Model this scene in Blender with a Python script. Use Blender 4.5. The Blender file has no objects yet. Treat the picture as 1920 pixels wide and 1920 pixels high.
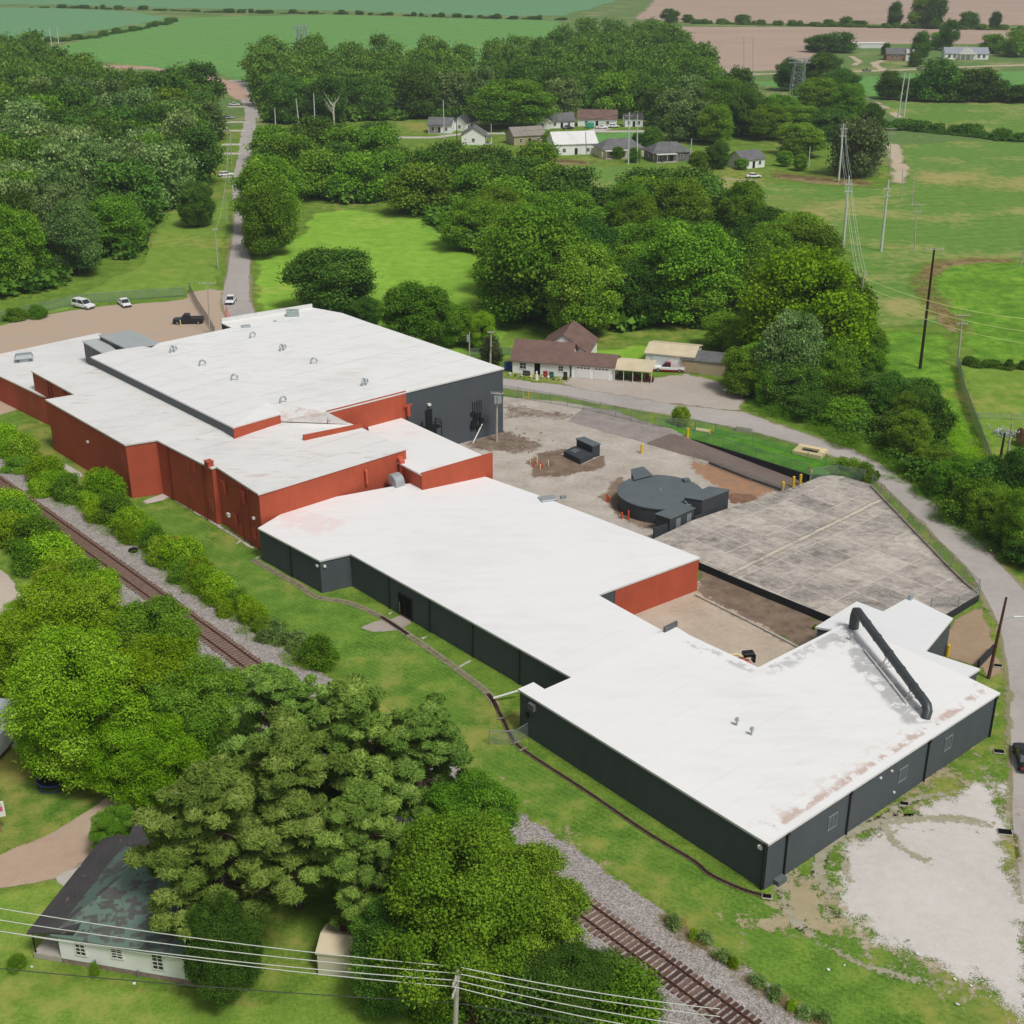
import bpy, math, random
import numpy as np
from mathutils import Vector, Matrix, noise
from mathutils.geometry import delaunay_2d_cdt, tessellate_polygon
R = math.radians
sc = bpy.context.scene
COL = sc.collection
# ------------------------------------------------------------------ camera, world, sun
FPX, HOR, CAMH = 2450.0, 1100.0, 72.0
TH = math.atan2(HOR, FPX)
cam = bpy.data.cameras.new('camera'); co = bpy.data.objects.new('camera', cam); COL.objects.link(co)
co.location = (0, 0, CAMH); co.rotation_euler = (math.pi/2 - TH, 0, 0)
cam.sensor_width = 36; cam.lens = 36*FPX/1920; cam.clip_start = 1; cam.clip_end = 9000
sc.camera = co
SUN_EL, SUN_AZ = R(56), R(-52)          # azimuth measured from +X, anticlockwise
w = bpy.data.worlds.new('World'); sc.world = w; w.use_nodes = True
nt = w.node_tree; bg = nt.nodes['Background']
sky = nt.nodes.new('ShaderNodeTexSky'); sky.sky_type = 'NISHITA'; sky.sun_disc = False
sky.sun_elevation = SUN_EL; sky.sun_rotation = math.pi/2 - SUN_AZ
sky.air_density = 1.0; sky.dust_density = 3.5; sky.ozone_density = 0.6
hs = nt.nodes.new('ShaderNodeHueSaturation'); hs.inputs['Saturation'].default_value = 0.22
nt.links.new(sky.outputs[0], hs.inputs['Color']); nt.links.new(hs.outputs[0], bg.inputs[0])
bg.inputs[1].default_value = 0.105
sl = bpy.data.lights.new('sun', 'SUN'); sl.energy = 3.1; sl.angle = R(13); sl.color = (1.0, 0.975, 0.93)
so = bpy.data.objects.new('sun', sl); COL.objects.link(so)
sd = Vector((math.cos(SUN_EL)*math.cos(SUN_AZ), math.cos(SUN_EL)*math.sin(SUN_AZ), math.sin(SUN_EL)))
so.rotation_euler = sd.to_track_quat('Z', 'Y').to_euler(); so.location = (0, 0, 300)
sc.view_settings.view_transform = 'Standard'; sc.view_settings.look = 'None'
sc.view_settings.exposure = -0.44; sc.view_settings.gamma = 1.0
# ------------------------------------------------------------------ geometry helpers
CT, ST = math.cos(TH), math.sin(TH)
def ray(px, py):
    x, y = (px-960)/FPX, (960-py)/FPX
    return Vector((x, CT+y*ST, -ST+y*CT))
def G(px, py, z=0.0):                      # the place on the level z that a photo pixel shows
    d = ray(px, py); t = (CAMH-z)/-d.z
    return Vector((d.x*t, d.y*t, z))
def ztop(px, py, base):                    # height above a base point that reaches photo row py
    d = ray(px, py); D = math.hypot(base.x, base.y)
    return CAMH + d.z*D/math.hypot(d.x, d.y)
def hit(px, py, A, B):                     # ray against the vertical plane through A and B
    d = ray(px, py); n = Vector((-(B-A).y, (B-A).x, 0)); t = n.dot(A-Vector((0, 0, CAMH)))/n.dot(d)
    return Vector((0, 0, CAMH))+d*t
def az(A, B): return math.atan2(B.y-A.y, B.x-A.x)
ORG = {}
def link(name, data):
    o = bpy.data.objects.new(name, data); COL.objects.link(o); return o
def tag(o, label=None, cat=None, group=None, kind=None):
    for k, v in (('label', label), ('category', cat), ('group', group), ('kind', kind)):
        if v: o[k] = v
    return o
def thing(name, loc, label, cat, group=None, rz=0.0):
    o = link(name, None); o.location = loc; o.rotation_euler = (0, 0, rz); o.empty_display_size = .5
    ORG[o.name] = (Vector(loc), rz)
    return tag(o, label, cat, group)
class MB:
    def __init__(s): s.v = []; s.f = []; s.mi = []; s.m = 0
    def add(s, vs, fs):
        n = len(s.v); s.v += [tuple(p) for p in vs]; s.f += [tuple(n+i for i in f) for f in fs]; s.mi += [s.m]*len(fs); return s
    def box(s, c, size, rz=0.0, bev=0.0, top=None):
        sx, sy, sz = (a/2 for a in size); tx, ty = (sx, sy) if top is None else (sx*top[0], sy*top[1])
        ca, sa = math.cos(rz), math.sin(rz)
        def T(x, y, z): return (c[0]+x*ca-y*sa, c[1]+x*sa+y*ca, c[2]+z)
        if bev <= 0:
            vs = [T(-sx, -sy, -sz), T(sx, -sy, -sz), T(sx, sy, -sz), T(-sx, sy, -sz), T(-tx, -ty, sz), T(tx, -ty, sz), T(tx, ty, sz), T(-tx, ty, sz)]
            return s.add(vs, [(0, 3, 2, 1), (4, 5, 6, 7), (0, 1, 5, 4), (1, 2, 6, 5), (2, 3, 7, 6), (3, 0, 4, 7)])
        rings = []
        for z, k in ((-sz, bev), (-sz+bev, 0), (sz-bev, 0), (sz, bev)):
            fx, fy = (tx, ty) if z > 0 else (sx, sy)
            b = bev
            pts = [(-fx+k+b, -fy+k), (fx-k-b, -fy+k), (fx-k, -fy+k+b), (fx-k, fy-k-b), (fx-k-b, fy-k), (-fx+k+b, fy-k), (-fx+k, fy-k-b), (-fx+k, -fy+k+b)]
            rings.append([T(x, y, z) for x, y in pts])
        vs = sum(rings, []); fs = [tuple(range(7, -1, -1)), tuple(range(24, 32))]
        for r in range(3):
            for i in range(8): j = (i+1) % 8; fs.append((r*8+i, r*8+j, r*8+8+j, r*8+8+i))
        return s.add(vs, fs)
    def cyl(s, p0, p1, r0, r1=None, n=10, caps=True):
        p0, p1 = Vector(p0), Vector(p1); r1 = r0 if r1 is None else r1
        d = (p1-p0).normalized(); a = d.orthogonal().normalized(); b = d.cross(a)
        vs = [p+(a*math.cos(t)+b*math.sin(t))*r for p, r in ((p0, r0), (p1, r1)) for t in (2*math.pi*i/n for i in range(n))]
        fs = [(i, (i+1) % n, n+(i+1) % n, n+i) for i in range(n)]
        if caps: fs += [tuple(range(n-1, -1, -1)), tuple(range(n, 2*n))]
        return s.add(vs, fs)
    def tube(s, pts, r, n=8):
        pts = [Vector(p) for p in pts]; rs = r if isinstance(r, (list, tuple)) else [r]*len(pts)
        vs = []; a = None
        for i, p in enumerate(pts):
            d = (pts[min(i+1, len(pts)-1)]-pts[max(i-1, 0)]).normalized()
            a = d.orthogonal().normalized() if a is None else (a-d*a.dot(d)).normalized()
            b = d.cross(a)
            vs += [p+(a*math.cos(t)+b*math.sin(t))*rs[i] for t in (2*math.pi*k/n for k in range(n))]
        fs = [(i*n+k, i*n+(k+1) % n, (i+1)*n+(k+1) % n, (i+1)*n+k) for i in range(len(pts)-1) for k in range(n)]
        fs += [tuple(range(n-1, -1, -1)), tuple(range((len(pts)-1)*n, len(pts)*n))]
        return s.add(vs, fs)
    def prism(s, top, z0):                   # top: list of 3D points, anticlockwise; z0 float or list of z
        n = len(top); zb = z0 if isinstance(z0, (list, tuple)) else [z0]*n
        vs = [tuple(p) for p in top]+[(p[0], p[1], z) for p, z in zip(top, zb)]
        tr = tessellate_polygon([[Vector((p[0], p[1], 0)) for p in top]])
        fs = []
        for t in tr:
            a, b, c = (Vector(top[i]) for i in t)
            if (b-a).cross(c-a).z < 0: t = (t[0], t[2], t[1])
            fs.append(tuple(t)); fs.append((t[0]+n, t[2]+n, t[1]+n))
        fs += [((i+1) % n, i, i+n, (i+1) % n+n) for i in range(n)]
        return s.add(vs, fs)
    def build(s, name, mat, parent=None, world=True, smooth=False):
        me = bpy.data.meshes.new(name); v = s.v
        if parent is not None and world:
            r = parent
            while r.parent is not None: r = r.parent
            o, rz = ORG[r.name]; M = (Matrix.Translation(o) @ Matrix.Rotation(rz, 4, 'Z')).inverted()
            v = [tuple(M @ Vector(p)) for p in v]
        me.from_pydata(v, [], s.f)
        for m in (mat if isinstance(mat, (list, tuple)) else [mat]): me.materials.append(m)
        if isinstance(mat, (list, tuple)): me.polygons.foreach_set('material_index', s.mi)
        if smooth:
            me.polygons.foreach_set('use_smooth', [True]*len(me.polygons))
            try: me.set_sharp_from_angle(angle=R(40))
            except Exception: pass
        me.update()
        o = link(name, me)
        if parent is not None: o.parent = parent
        elif smooth is not None: ORG[o.name] = (Vector((0, 0, 0)), 0.0)
        return o
def solo(name, mb, mat, label, cat, group=None, smooth=False):      # a thing that is a single mesh, origin at its base
    c = Vector((sum(p[0] for p in mb.v)/len(mb.v), sum(p[1] for p in mb.v)/len(mb.v), min(p[2] for p in mb.v)))
    mb.v = [tuple(Vector(p)-c) for p in mb.v]
    o = mb.build(name, mat, None, smooth=smooth); o.location = c; ORG[o.name] = (c, 0.0)
    return tag(o, label, cat, group)
def dup(root, loc, rz=None, label=None, scale=None, group=None):
    def cp(o, par):
        c = o.copy(); COL.objects.link(c)
        if par is not None: c.parent = par
        for ch in o.children: cp(ch, c)
        return c
    c = cp(root, None); c.location = loc
    if rz is not None: c.rotation_euler = (0, 0, rz)
    if scale is not None: c.scale = scale if isinstance(scale, (tuple, list)) else (scale,)*3
    if label: c['label'] = label
    if group: c['group'] = group
    ORG[c.name] = (Vector(loc), rz or 0.0)
    return c
def ccw(P):
    a = sum(P[i][0]*P[(i+1) % len(P)][1]-P[(i+1) % len(P)][0]*P[i][1] for i in range(len(P)))
    return P if a > 0 else P[::-1]
def offset(P, d):
    n = len(P); out = []
    for i in range(n):
        p, a, b = Vector(P[i][:2]), Vector(P[i-1][:2]), Vector(P[(i+1) % n][:2])
        e1, e2 = (p-a).normalized(), (b-p).normalized()
        n1, n2 = Vector((e1.y, -e1.x)), Vector((e2.y, -e2.x)); m = (n1+n2)
        k = d/max(.35, (1+n1.dot(n2))/1.0) if m.length > 1e-6 else 0
        q = p+m*k
        out.append(Vector((q.x, q.y, P[i][2])))
    return out
def inpoly(x, y, P):
    c = False; n = len(P)
    for i in range(n):
        x1, y1, x2, y2 = P[i][0], P[i][1], P[i-1][0], P[i-1][1]
        if (y1 > y) != (y2 > y) and x < (x2-x1)*(y-y1)/(y2-y1)+x1: c = not c
    return c
# ------------------------------------------------------------------ materials
def srgb(r, g, b):
    f = lambda c: (c/255/12.92) if c/255 <= .04045 else ((c/255+.055)/1.055)**2.4
    return (f(r), f(g), f(b), 1.0)
class N:
    def __init__(s, name, rough=.9, spec=.25):
        s.m = bpy.data.materials.new(name); s.m.use_nodes = True; s.t = s.m.node_tree
        s.b = s.t.nodes['Principled BSDF']; s.b.inputs['Roughness'].default_value = rough
        s.b.inputs['Specular IOR Level'].default_value = spec
    def n(s, typ, **kw):
        x = s.t.nodes.new('ShaderNode'+typ)
        for k, v in kw.items():
            if k in x.inputs: s.set(x.inputs[k], v)
            else: setattr(x, k, v)
        return x
    def set(s, inp, v):
        if isinstance(v, bpy.types.NodeSocket): s.t.links.new(v, inp)
        else: inp.default_value = v
    def pos(s, scale=(1, 1, 1), rot=0.0, loc=(0, 0, 0), obj=False):
        src = s.n('TexCoord').outputs['Object'] if obj else s.n('NewGeometry').outputs['Position']
        mp = s.n('Mapping'); s.set(mp.inputs['Vector'], src); mp.inputs['Scale'].default_value = scale
        mp.inputs['Rotation'].default_value = (0, 0, rot); mp.inputs['Location'].default_value = loc
        return mp.outputs[0]
    def noise(s, scale, detail=3, vec=None, rough=.55, dist=0.0):
        x = s.n('TexNoise'); x.inputs['Scale'].default_value = scale; x.inputs['Detail'].default_value = detail
        x.inputs['Roughness'].default_value = rough; x.inputs['Distortion'].default_value = dist
        s.set(x.inputs['Vector'], vec if vec is not None else s.pos()); return x.outputs['Fac']
    def ramp(s, fac, *stops):
        x = s.n('ValToRGB'); s.set(x.inputs[0], fac); e = x.color_ramp.elements
        while len(e) > 1: e.remove(e[-1])
        e[0].position, e[0].color = stops[0][0], stops[0][1] if isinstance(stops[0][1], tuple) else (stops[0][1],)*3+(1,)
        for p, c in stops[1:]:
            q = e.new(p); q.color = c if isinstance(c, tuple) else (c, c, c, 1)
        return x.outputs[0]
    def mix(s, fac, a, b, mode='MIX'):
        x = s.n('Mix', data_type='RGBA', blend_type=mode); s.set(x.inputs[0], fac); s.set(x.inputs[6], a); s.set(x.inputs[7], b); return x.outputs[2]
    def math(s, op, a, b=0.0, c=0.0, clamp=False):
        x = s.n('Math', operation=op, use_clamp=clamp); s.set(x.inputs[0], a); s.set(x.inputs[1], b); s.set(x.inputs[2], c); return x.outputs[0]
    def smooth(s, v, lo, hi):
        x = s.n('MapRange', interpolation_type='SMOOTHSTEP'); s.set(x.inputs[0], v); s.set(x.inputs[1], lo); s.set(x.inputs[2], hi); return x.outputs[0]
    def attr(s, name, out='Fac'): return s.n('Attribute', attribute_name=name).outputs[out]
    def bump(s, h, strength=.3, dist=.05):
        x = s.n('Bump'); x.inputs['Strength'].default_value = strength; x.inputs['Distance'].default_value = dist
        s.set(x.inputs['Height'], h); s.set(s.b.inputs['Normal'], x.outputs[0])
    def dither(s, m):                        # solid or open in 6 cm grains, so soft borders cast no shade
        sn = s.n('VectorMath', operation='SNAP'); s.set(sn.inputs[0], s.pos()); sn.inputs[1].default_value = (.06, .06, 50)
        wn = s.n('TexWhiteNoise', noise_dimensions='3D'); s.set(wn.inputs['Vector'], sn.outputs[0])
        s.set(s.b.inputs['Alpha'], s.math('GREATER_THAN', m, s.math('ADD', s.math('MULTIPLY', wn.outputs['Value'], .98), .01)))
    def out(s, col): s.set(s.b.inputs['Base Color'], col); return s.m
def desat(c, f=.95):
    l = .25*c[0]+.65*c[1]+.1*c[2]; r, g, b = (l+(x-l)*f for x in c[:3]); return (r*1.24, g*1.1, b*.88, 1)
def grass(k, dark, mid, light, dry, dryamt=.5, tuft=1.0, rows=None):
    dark, mid, light, dry = (desat(x) for x in (dark, mid, light, dry))
    big = k.noise(.035, 4); med = k.noise(.35, 4, rough=.65); fine = k.noise(3.2, 3, rough=.7); f2 = k.noise(13, 2, rough=.7)
    v = k.math('ADD', k.math('MULTIPLY', med, .5), k.math('MULTIPLY', fine, .5))
    v = k.math('ADD', v, k.math('MULTIPLY', k.math('SUBTRACT', f2, .5), .5*tuft))
    c = k.ramp(v, (.38, dark), (.5, mid), (.63, light))
    c = k.mix(k.math('MULTIPLY', k.smooth(k.noise(.11, 5, k.pos(loc=(9, 4, 0)), rough=.7), .45, .62), .45), c, mid if dryamt > .4 else dark)
    dm = k.smooth(k.math('ADD', big, k.math('MULTIPLY', k.math('SUBTRACT', med, .5), .5)), .62-.25*dryamt, .80-.18*dryamt)
    c = k.mix(k.math('MULTIPLY', dm, .75), c, dry)
    if rows:
        wv = k.n('TexWave', wave_type='BANDS', bands_direction='X'); k.set(wv.inputs['Vector'], k.pos(rot=rows[0]))
        wv.inputs['Scale'].default_value = rows[1]; wv.inputs['Distortion'].default_value = 1.2; wv.inputs['Detail Scale'].default_value = .3
        c = k.mix(k.math('MULTIPLY', wv.outputs['Fac'], rows[2]), c, light)
    return c, fine
BASE = (srgb(66, 102, 32), srgb(94, 130, 46), srgb(122, 152, 62), srgb(148, 148, 88), .45)
def grass_mat(name, args, **kw):
    k = N(name, .95, .1); c, h = grass(k, *args, **kw); k.bump(h, .35, .12); return k.out(c)
def blend(k, col, args=BASE, nz=.55, sc1=.5):
    e = k.attr('edge'); n1 = k.noise(sc1, 5, rough=.65)
    m = k.smooth(k.math('ADD', e, k.math('MULTIPLY', k.math('SUBTRACT', n1, .5), nz*2.2)), .22, .66)
    k.dither(m)
    return col
def ground_mat(name, cols, scale=1.0, args=BASE, spread=.5, fine=.5, rough=.95, nz=.55, sc1=.5, extra=None, stretch=(1, 1, 1), rot=0):
    k = N(name, rough, .15)
    a = k.noise(.12*scale, 5, k.pos(stretch, rot), rough=.62, dist=.4); b = k.noise(5*scale, 3, rough=.75)
    m_ = k.noise(1.1*scale, 6, k.pos((1.0, 1.3, 1), rot+.6), rough=.75)
    v = k.math('ADD', k.math('MULTIPLY', a, .62-fine*.45), k.math('ADD', k.math('MULTIPLY', m_, .38), k.math('MULTIPLY', b, fine*.45)))
    c = k.ramp(v, *[(.5+(i/(len(cols)-1)-.5)*spread, x) for i, x in enumerate(cols)])
    if extra: c = extra(k, c)
    k.bump(b, .3, .04)
    return k.out(blend(k, c, args, nz, sc1))
def plain(name, c, rough=.6, spec=.3, var=.12, scale=2.0, metal=0.0, bump=0.0):
    k = N(name, rough, spec); n1 = k.noise(scale, 4); d = tuple(x*(1-var) for x in c[:3])+(1,); l = tuple(min(1, x*(1+var)) for x in c[:3])+(1,)
    k.b.inputs['Metallic'].default_value = metal
    if bump: k.bump(k.noise(scale*6, 3), bump, .02)
    return k.out(k.ramp(n1, (.3, d), (.7, l)))
# ------------------------------------------------------------------ ground sheets
def densify(P, step, jit, seed):
    rnd = random.Random(seed); out = []
    for i in range(len(P)):
        a, b = Vector(P[i][:2]), Vector(P[(i+1) % len(P)][:2]); L = (b-a).length; n = max(1, int(L/step))
        t = (b-a)/max(L, 1e-6); nn = Vector((-t.y, t.x))
        for j in range(n):
            p = a+(b-a)*(j/n); q = nn*(noise.noise(Vector((p.x/step/2.2, p.y/step/2.2, seed)))*jit*2)
            out.append(p+q)
    return out
SHN = [0]
def sheet(name, P, z, mat, ew=1.5, jit=.5, step=None, zf=None, seed=1, px=True):
    SHN[0] += 1; z = .004+.0006*SHN[0]
    W = [G(*p[:2]) for p in P] if px else [Vector((p[0], p[1], 0)) for p in P]
    W = ccw([(p.x, p.y, 0) for p in W])
    xs = [p[0] for p in W]; ys = [p[1] for p in W]; span = max(max(xs)-min(xs), max(ys)-min(ys))
    step = step or max(1.2, span/70)
    D = densify(W, step, jit, seed)
    A = np.array([(p.x, p.y) for p in D]); Bn = np.roll(A, -1, axis=0)
    pts = [Vector(p) for p in D]
    gx = np.arange(min(xs), max(xs), step*1.3); gy = np.arange(min(ys), max(ys), step*1.3); inner = []
    def dist(Q):
        ab = Bn-A; L = (ab**2).sum(1)+1e-9; r = np.full(len(Q), 1e9)
        for i in range(len(A)):
            t = np.clip(((Q-A[i])@ab[i])/L[i], 0, 1); r = np.minimum(r, np.hypot(*(Q-(A[i]+t[:, None]*ab[i])).T))
        return r
    Q = np.array([(x+random.Random(int(x*7+y*13)).uniform(-.3, .3)*step, y) for x in gx for y in gy])
    if len(Q):
        ins = np.zeros(len(Q), bool); x, y = Q[:, 0], Q[:, 1]
        for i in range(len(A)):
            x1, y1 = A[i]; x2, y2 = Bn[i]
            c = (y1 > y) != (y2 > y)
            with np.errstate(divide='ignore', invalid='ignore'): xi = (x2-x1)*(y-y1)/(y2-y1)+x1
            ins ^= c & (x < xi)
        Q = Q[ins]
        if len(Q): dq = dist(Q); inner = Q[dq > min(step*.4, ew*.5)]
    # rings of points a little inside the border keep the soft edge narrow
    ring = []
    for i in range(len(A)):
        e = Bn[i]-A[i-1]; e = e/max(1e-6, np.hypot(*e)); ring.append(A[i]+np.array([-e[1], e[0]])*ew)
    ring = np.array(ring)
    dr = dist(ring); ring = [p for p, d in zip(ring, dr) if d > ew*.8 and inpoly(p[0], p[1], A)]
    allp = pts+[Vector(p) for p in ring]+[Vector(p) for p in inner]
    n = len(D)
    vs, es, fs, *_ = delaunay_2d_cdt(allp, [(i, (i+1) % n) for i in range(n)], [], 1, 1e-4)
    V = np.array([(v.x, v.y) for v in vs]); ed = np.clip(dist(V)/ew, 0, 1)
    zz = [z+(zf(v.x, v.y) if zf else 0) for v in vs]
    me = bpy.data.meshes.new(name)
    me.from_pydata([(v.x, v.y, q) for v, q in zip(vs, zz)], [], [f if (V[f[1]]-V[f[0]])[0]*(V[f[2]]-V[f[0]])[1]-(V[f[1]]-V[f[0]])[1]*(V[f[2]]-V[f[0]])[0] > 0 else f[::-1] for f in fs])
    at = me.attributes.new('edge', 'FLOAT', 'POINT'); at.data.foreach_set('value', ed.astype(np.float32))
    me.materials.append(mat); me.update()
    o = link(name, me); ORG[o.name] = (Vector((0, 0, 0)), 0.0)
    return tag(o, kind='structure')
def strip(P, wd, px=True):                   # centre line to band outline (world points)
    W = [G(*p[:2]) for p in P] if px else [Vector((p[0], p[1], 0)) for p in P]
    L, Rr = [], []
    for i, p in enumerate(W):
        d = (W[min(i+1, len(W)-1)]-W[max(i-1, 0)]).normalized(); n = Vector((-d.y, d.x, 0))
        wi = wd[i] if isinstance(wd, (list, tuple)) else wd
        L.append(p+n*wi/2); Rr.append(p-n*wi/2)
    return [(p.x, p.y) for p in L+Rr[::-1]]
def spline(P, n=12):
    P = [Vector((p[0], p[1], 0)) for p in P]; out = []
    for i in range(len(P)-1):
        a, b, c, d = P[max(i-1, 0)], P[i], P[i+1], P[min(i+2, len(P)-1)]
        for j in range(n):
            t = j/n; out.append(.5*((2*b)+(c-a)*t+(2*a-5*b+4*c-d)*t*t+(3*b-a-3*c+d)*t**3))
    return out+[P[-1]]
# ------------------------------------------------------------------ ground and fields
S = srgb
M = {}
M['grass'] = grass_mat('grass_base', BASE)
mb = MB(); mb.add([(-2500, -300, 0), (2500, -300, 0), (2500, 3200, 0), (-2500, 3200, 0)], [(0, 1, 2, 3)])
tag(mb.build('ground', M['grass']), kind='structure')
def soil_on(name, cols, under, nz=1.2, sc1=.8):   # irregular stain on another bare ground
    k = N(name, .95, .1); a = k.noise(.5, 5, rough=.7); c = k.ramp(a, (.35, cols[0]), (.65, cols[1]))
    u = k.ramp(k.noise(.9, 4, rough=.7), (.35, under[0]), (.65, under[1]))
    m = k.smooth(k.math('ADD', k.attr('edge'), k.math('MULTIPLY', k.math('SUBTRACT', k.noise(sc1, 6, rough=.7), .5), nz*2)), .24, .7)
    k.dither(m); k.bump(k.noise(6, 3), .3, .04); return k.out(c)
# far fields
g_soy = (S(76, 134, 70), S(94, 150, 84), S(110, 162, 94), S(140, 160, 100), .1)
g_teal = (S(80, 136, 104), S(96, 150, 116), S(110, 160, 126), S(120, 150, 110), .1)
g_hay = (S(66, 118, 44), S(88, 134, 58), S(112, 146, 74), S(156, 156, 106), .62)
g_hay2 = (S(84, 122, 54), S(106, 138, 66), S(128, 150, 84), S(160, 156, 110), .8)
g_mead = (S(100, 152, 44), S(122, 172, 58), S(140, 184, 72), S(152, 172, 88), .15)
g_lawnl = (S(88, 126, 44), S(108, 146, 56), S(126, 160, 70), S(146, 152, 86), .3)
g_weed = (S(62, 110, 28), S(92, 146, 38), S(130, 176, 58), S(140, 150, 60), .3)
g_far = (S(74, 110, 62), S(90, 124, 72), S(110, 138, 88), S(150, 150, 112), .5)
def gsheet(name, P, z, args, ew=2, jit=.8, base=BASE, seed=1, rows=None, nz=.5, tuft=1.0, sc1=.3):
    k = N('mat_'+name, .95, .1); c, h = grass(k, *args, rows=rows, tuft=tuft); k.bump(h, .35, .12)
    return sheet(name, P, z, k.out(blend(k, c, base, nz, sc1)), ew, jit, seed=seed)
gsheet('far_pasture', [(-200, 250), (-260, -60), (2200, -60), (2200, 330), (1660, 330), (1300, 200), (500, 240)], .03, g_far, 20, 5, rows=None, tuft=.6)
gsheet('soy_field', [(60, 98), (190, 60), (330, 32), (620, 27), (900, 35), (1060, 38), (1050, 70), (1000, 125), (780, 150), (470, 170), (400, 140), (250, 125), (150, 112)], .06, g_soy, 8, 3, rows=(R(20), .02, .25), tuft=.5)
gsheet('soy_field', [(-80, 14), (120, 14), (260, 22), (330, 34), (200, 56), (60, 78), (-80, 86)], .06, g_teal, 8, 3, seed=3, rows=(R(70), .02, .2), tuft=.5)
gsheet('soy_field', [(-80, -30), (1240, -30), (1140, 10), (1060, 30), (900, 30), (620, 20), (330, 16), (130, 10), (-80, 8)], .06, g_teal, 12, 4, seed=4, tuft=.5)
k_plough = dict(cols=[S(158, 136, 122), S(178, 156, 140), S(194, 172, 154)], spread=.5, fine=.3)
M['plough'] = ground_mat('ploughed_soil', scale=.25, nz=.4, sc1=.1, stretch=(.3, 1, 1), rot=R(-8), args=g_far, **k_plough)
sheet('ploughed_field', [(1200, 48), (1330, 50), (1560, 50), (1720, 52), (2100, 56), (2100, 80), (1850, 84), (1640, 82), (1550, 100), (1500, 132), (1320, 138), (1240, 120)], .07, M['plough'], 8, 3, seed=2)
sheet('ploughed_field', [(1180, 36), (1230, -10), (2200, -10), (2200, 46), (1900, 48), (1560, 45), (1300, 43)], .07, M['plough'], 10, 3, seed=5)
gsheet('far_lawn', [(1380, 152), (1500, 150), (1700, 138), (2050, 128), (2050, 186), (1700, 188), (1620, 184), (1500, 178)], .08, g_soy, 6, 2, seed=6)
gsheet('hay_field', [(1640, 195), (1660, 190), (2100, 190), (2100, 268), (1900, 262), (1780, 248), (1690, 242)], .08, g_hay, 5, 2, seed=7, rows=(R(60), .06, .25))
gsheet('hay_field', [(1680, 272), (1800, 262), (2100, 276), (2100, 520), (1920, 490), (1800, 485), (1740, 498), (1720, 540), (1780, 590), (1770, 620), (1600, 618), (1580, 470), (1430, 400), (1130, 380), (1060, 330), (1050, 308), (1200, 312), (1400, 338), (1620, 350), (1690, 340)], .08, g_hay, 4, 1.5, seed=8, rows=(R(75), .07, .25))
gsheet('village_lawn', [(1115, 250), (1220, 246), (1225, 270), (1110, 276)], .09, g_soy, 2, 1, seed=9)
gsheet('dry_hay_strip', [(1300, 330), (1400, 356), (1570, 372), (1580, 420), (1440, 395), (1340, 365)], .10, g_hay2, 6, 3, base=g_hay, seed=10, nz=.9)
gsheet('dry_hay_strip', [(1640, 560), (1730, 540), (1790, 600), (1760, 622), (1620, 622), (1610, 600)], .10, g_hay2, 6, 3, base=g_hay, seed=11, nz=.9)
gsheet('dry_hay_strip', [(1700, 310), (1790, 325), (1960, 345), (1960, 372), (1800, 350), (1700, 345)], .10, g_hay2, 5, 3, base=g_hay, seed=12, nz=1.1)
gsheet('weed_field', [(1735, 500), (1830, 486), (2040, 500), (2040, 700), (1860, 680), (1800, 676), (1790, 600), (1735, 560)], .10, g_weed, 3, 1.2, seed=13, base=g_hay)
gsheet('weed_field', [(1600, 625), (1700, 618), (1785, 625), (1795, 690), (1830, 790), (1850, 870), (1880, 930), (1760, 880), (1740, 760), (1660, 740), (1600, 720)], .10, g_weed, 3, 1.2, seed=14)
gsheet('side_paddock', [(1797, 688), (1900, 690), (2050, 700), (2050, 960), (1910, 930), (1850, 850), (1820, 760)], .11, g_lawnl, 1.5, .4, seed=15, base=g_weed)
gsheet('meadow', [(470, 560), (476, 480), (560, 440), (575, 398), (660, 392), (800, 410), (930, 500), (960, 640), (900, 672), (690, 690), (520, 640)], .06, g_mead, 3, 1, seed=16, tuft=.55)
gsheet('lawn', [(150, 545), (250, 500), (300, 395), (446, 370), (430, 460), (418, 545), (345, 556), (200, 570), (20, 610), (20, 590)], .06, g_lawnl, 3, 1, seed=17, rows=(R(60), .5, .25), tuft=.7)
gsheet('house_lawn', [(1090, 655), (1235, 640), (1240, 700), (1160, 690), (1080, 650)], .05, g_mead, 3, 1, seed=18)
gsheet('house_lawn', [(880, 640), (1000, 625), (1020, 715), (945, 700), (850, 660)], .05, g_lawnl, 3, 1, seed=19)
g_track = (S(58, 96, 32), S(84, 126, 44), S(112, 150, 60), S(146, 142, 84), .62)
gsheet('trackside_lawn', [(0, 745), (110, 815), (240, 925), (300, 925), (490, 1040), (620, 1105), (760, 1170), (940, 1290), (990, 1400), (1430, 1680), (1560, 1600), (1700, 1510), (1760, 1500), (1640, 1600), (1620, 1700), (1760, 1800), (1960, 1880), (1960, 2050), (1640, 2050), (1240, 1715), (950, 1500), (500, 1170), (-40, 790)], .05, g_track, 1.2, .4, seed=20, rows=(R(-49), .55, .22))
gsheet('yard_lawn', [(-80, 1420), (0, 1390), (120, 1400), (240, 1440), (200, 1500), (60, 1580), (-80, 1640)], .05, g_track, .8, .3, seed=21)
gsheet('garden_lawn', [(-80, 1680), (140, 1650), (150, 1700), (100, 1830), (500, 1880), (760, 1760), (900, 1840), (920, 2050), (-80, 2050)], .05, g_lawnl, .8, .3, seed=22)
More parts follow.
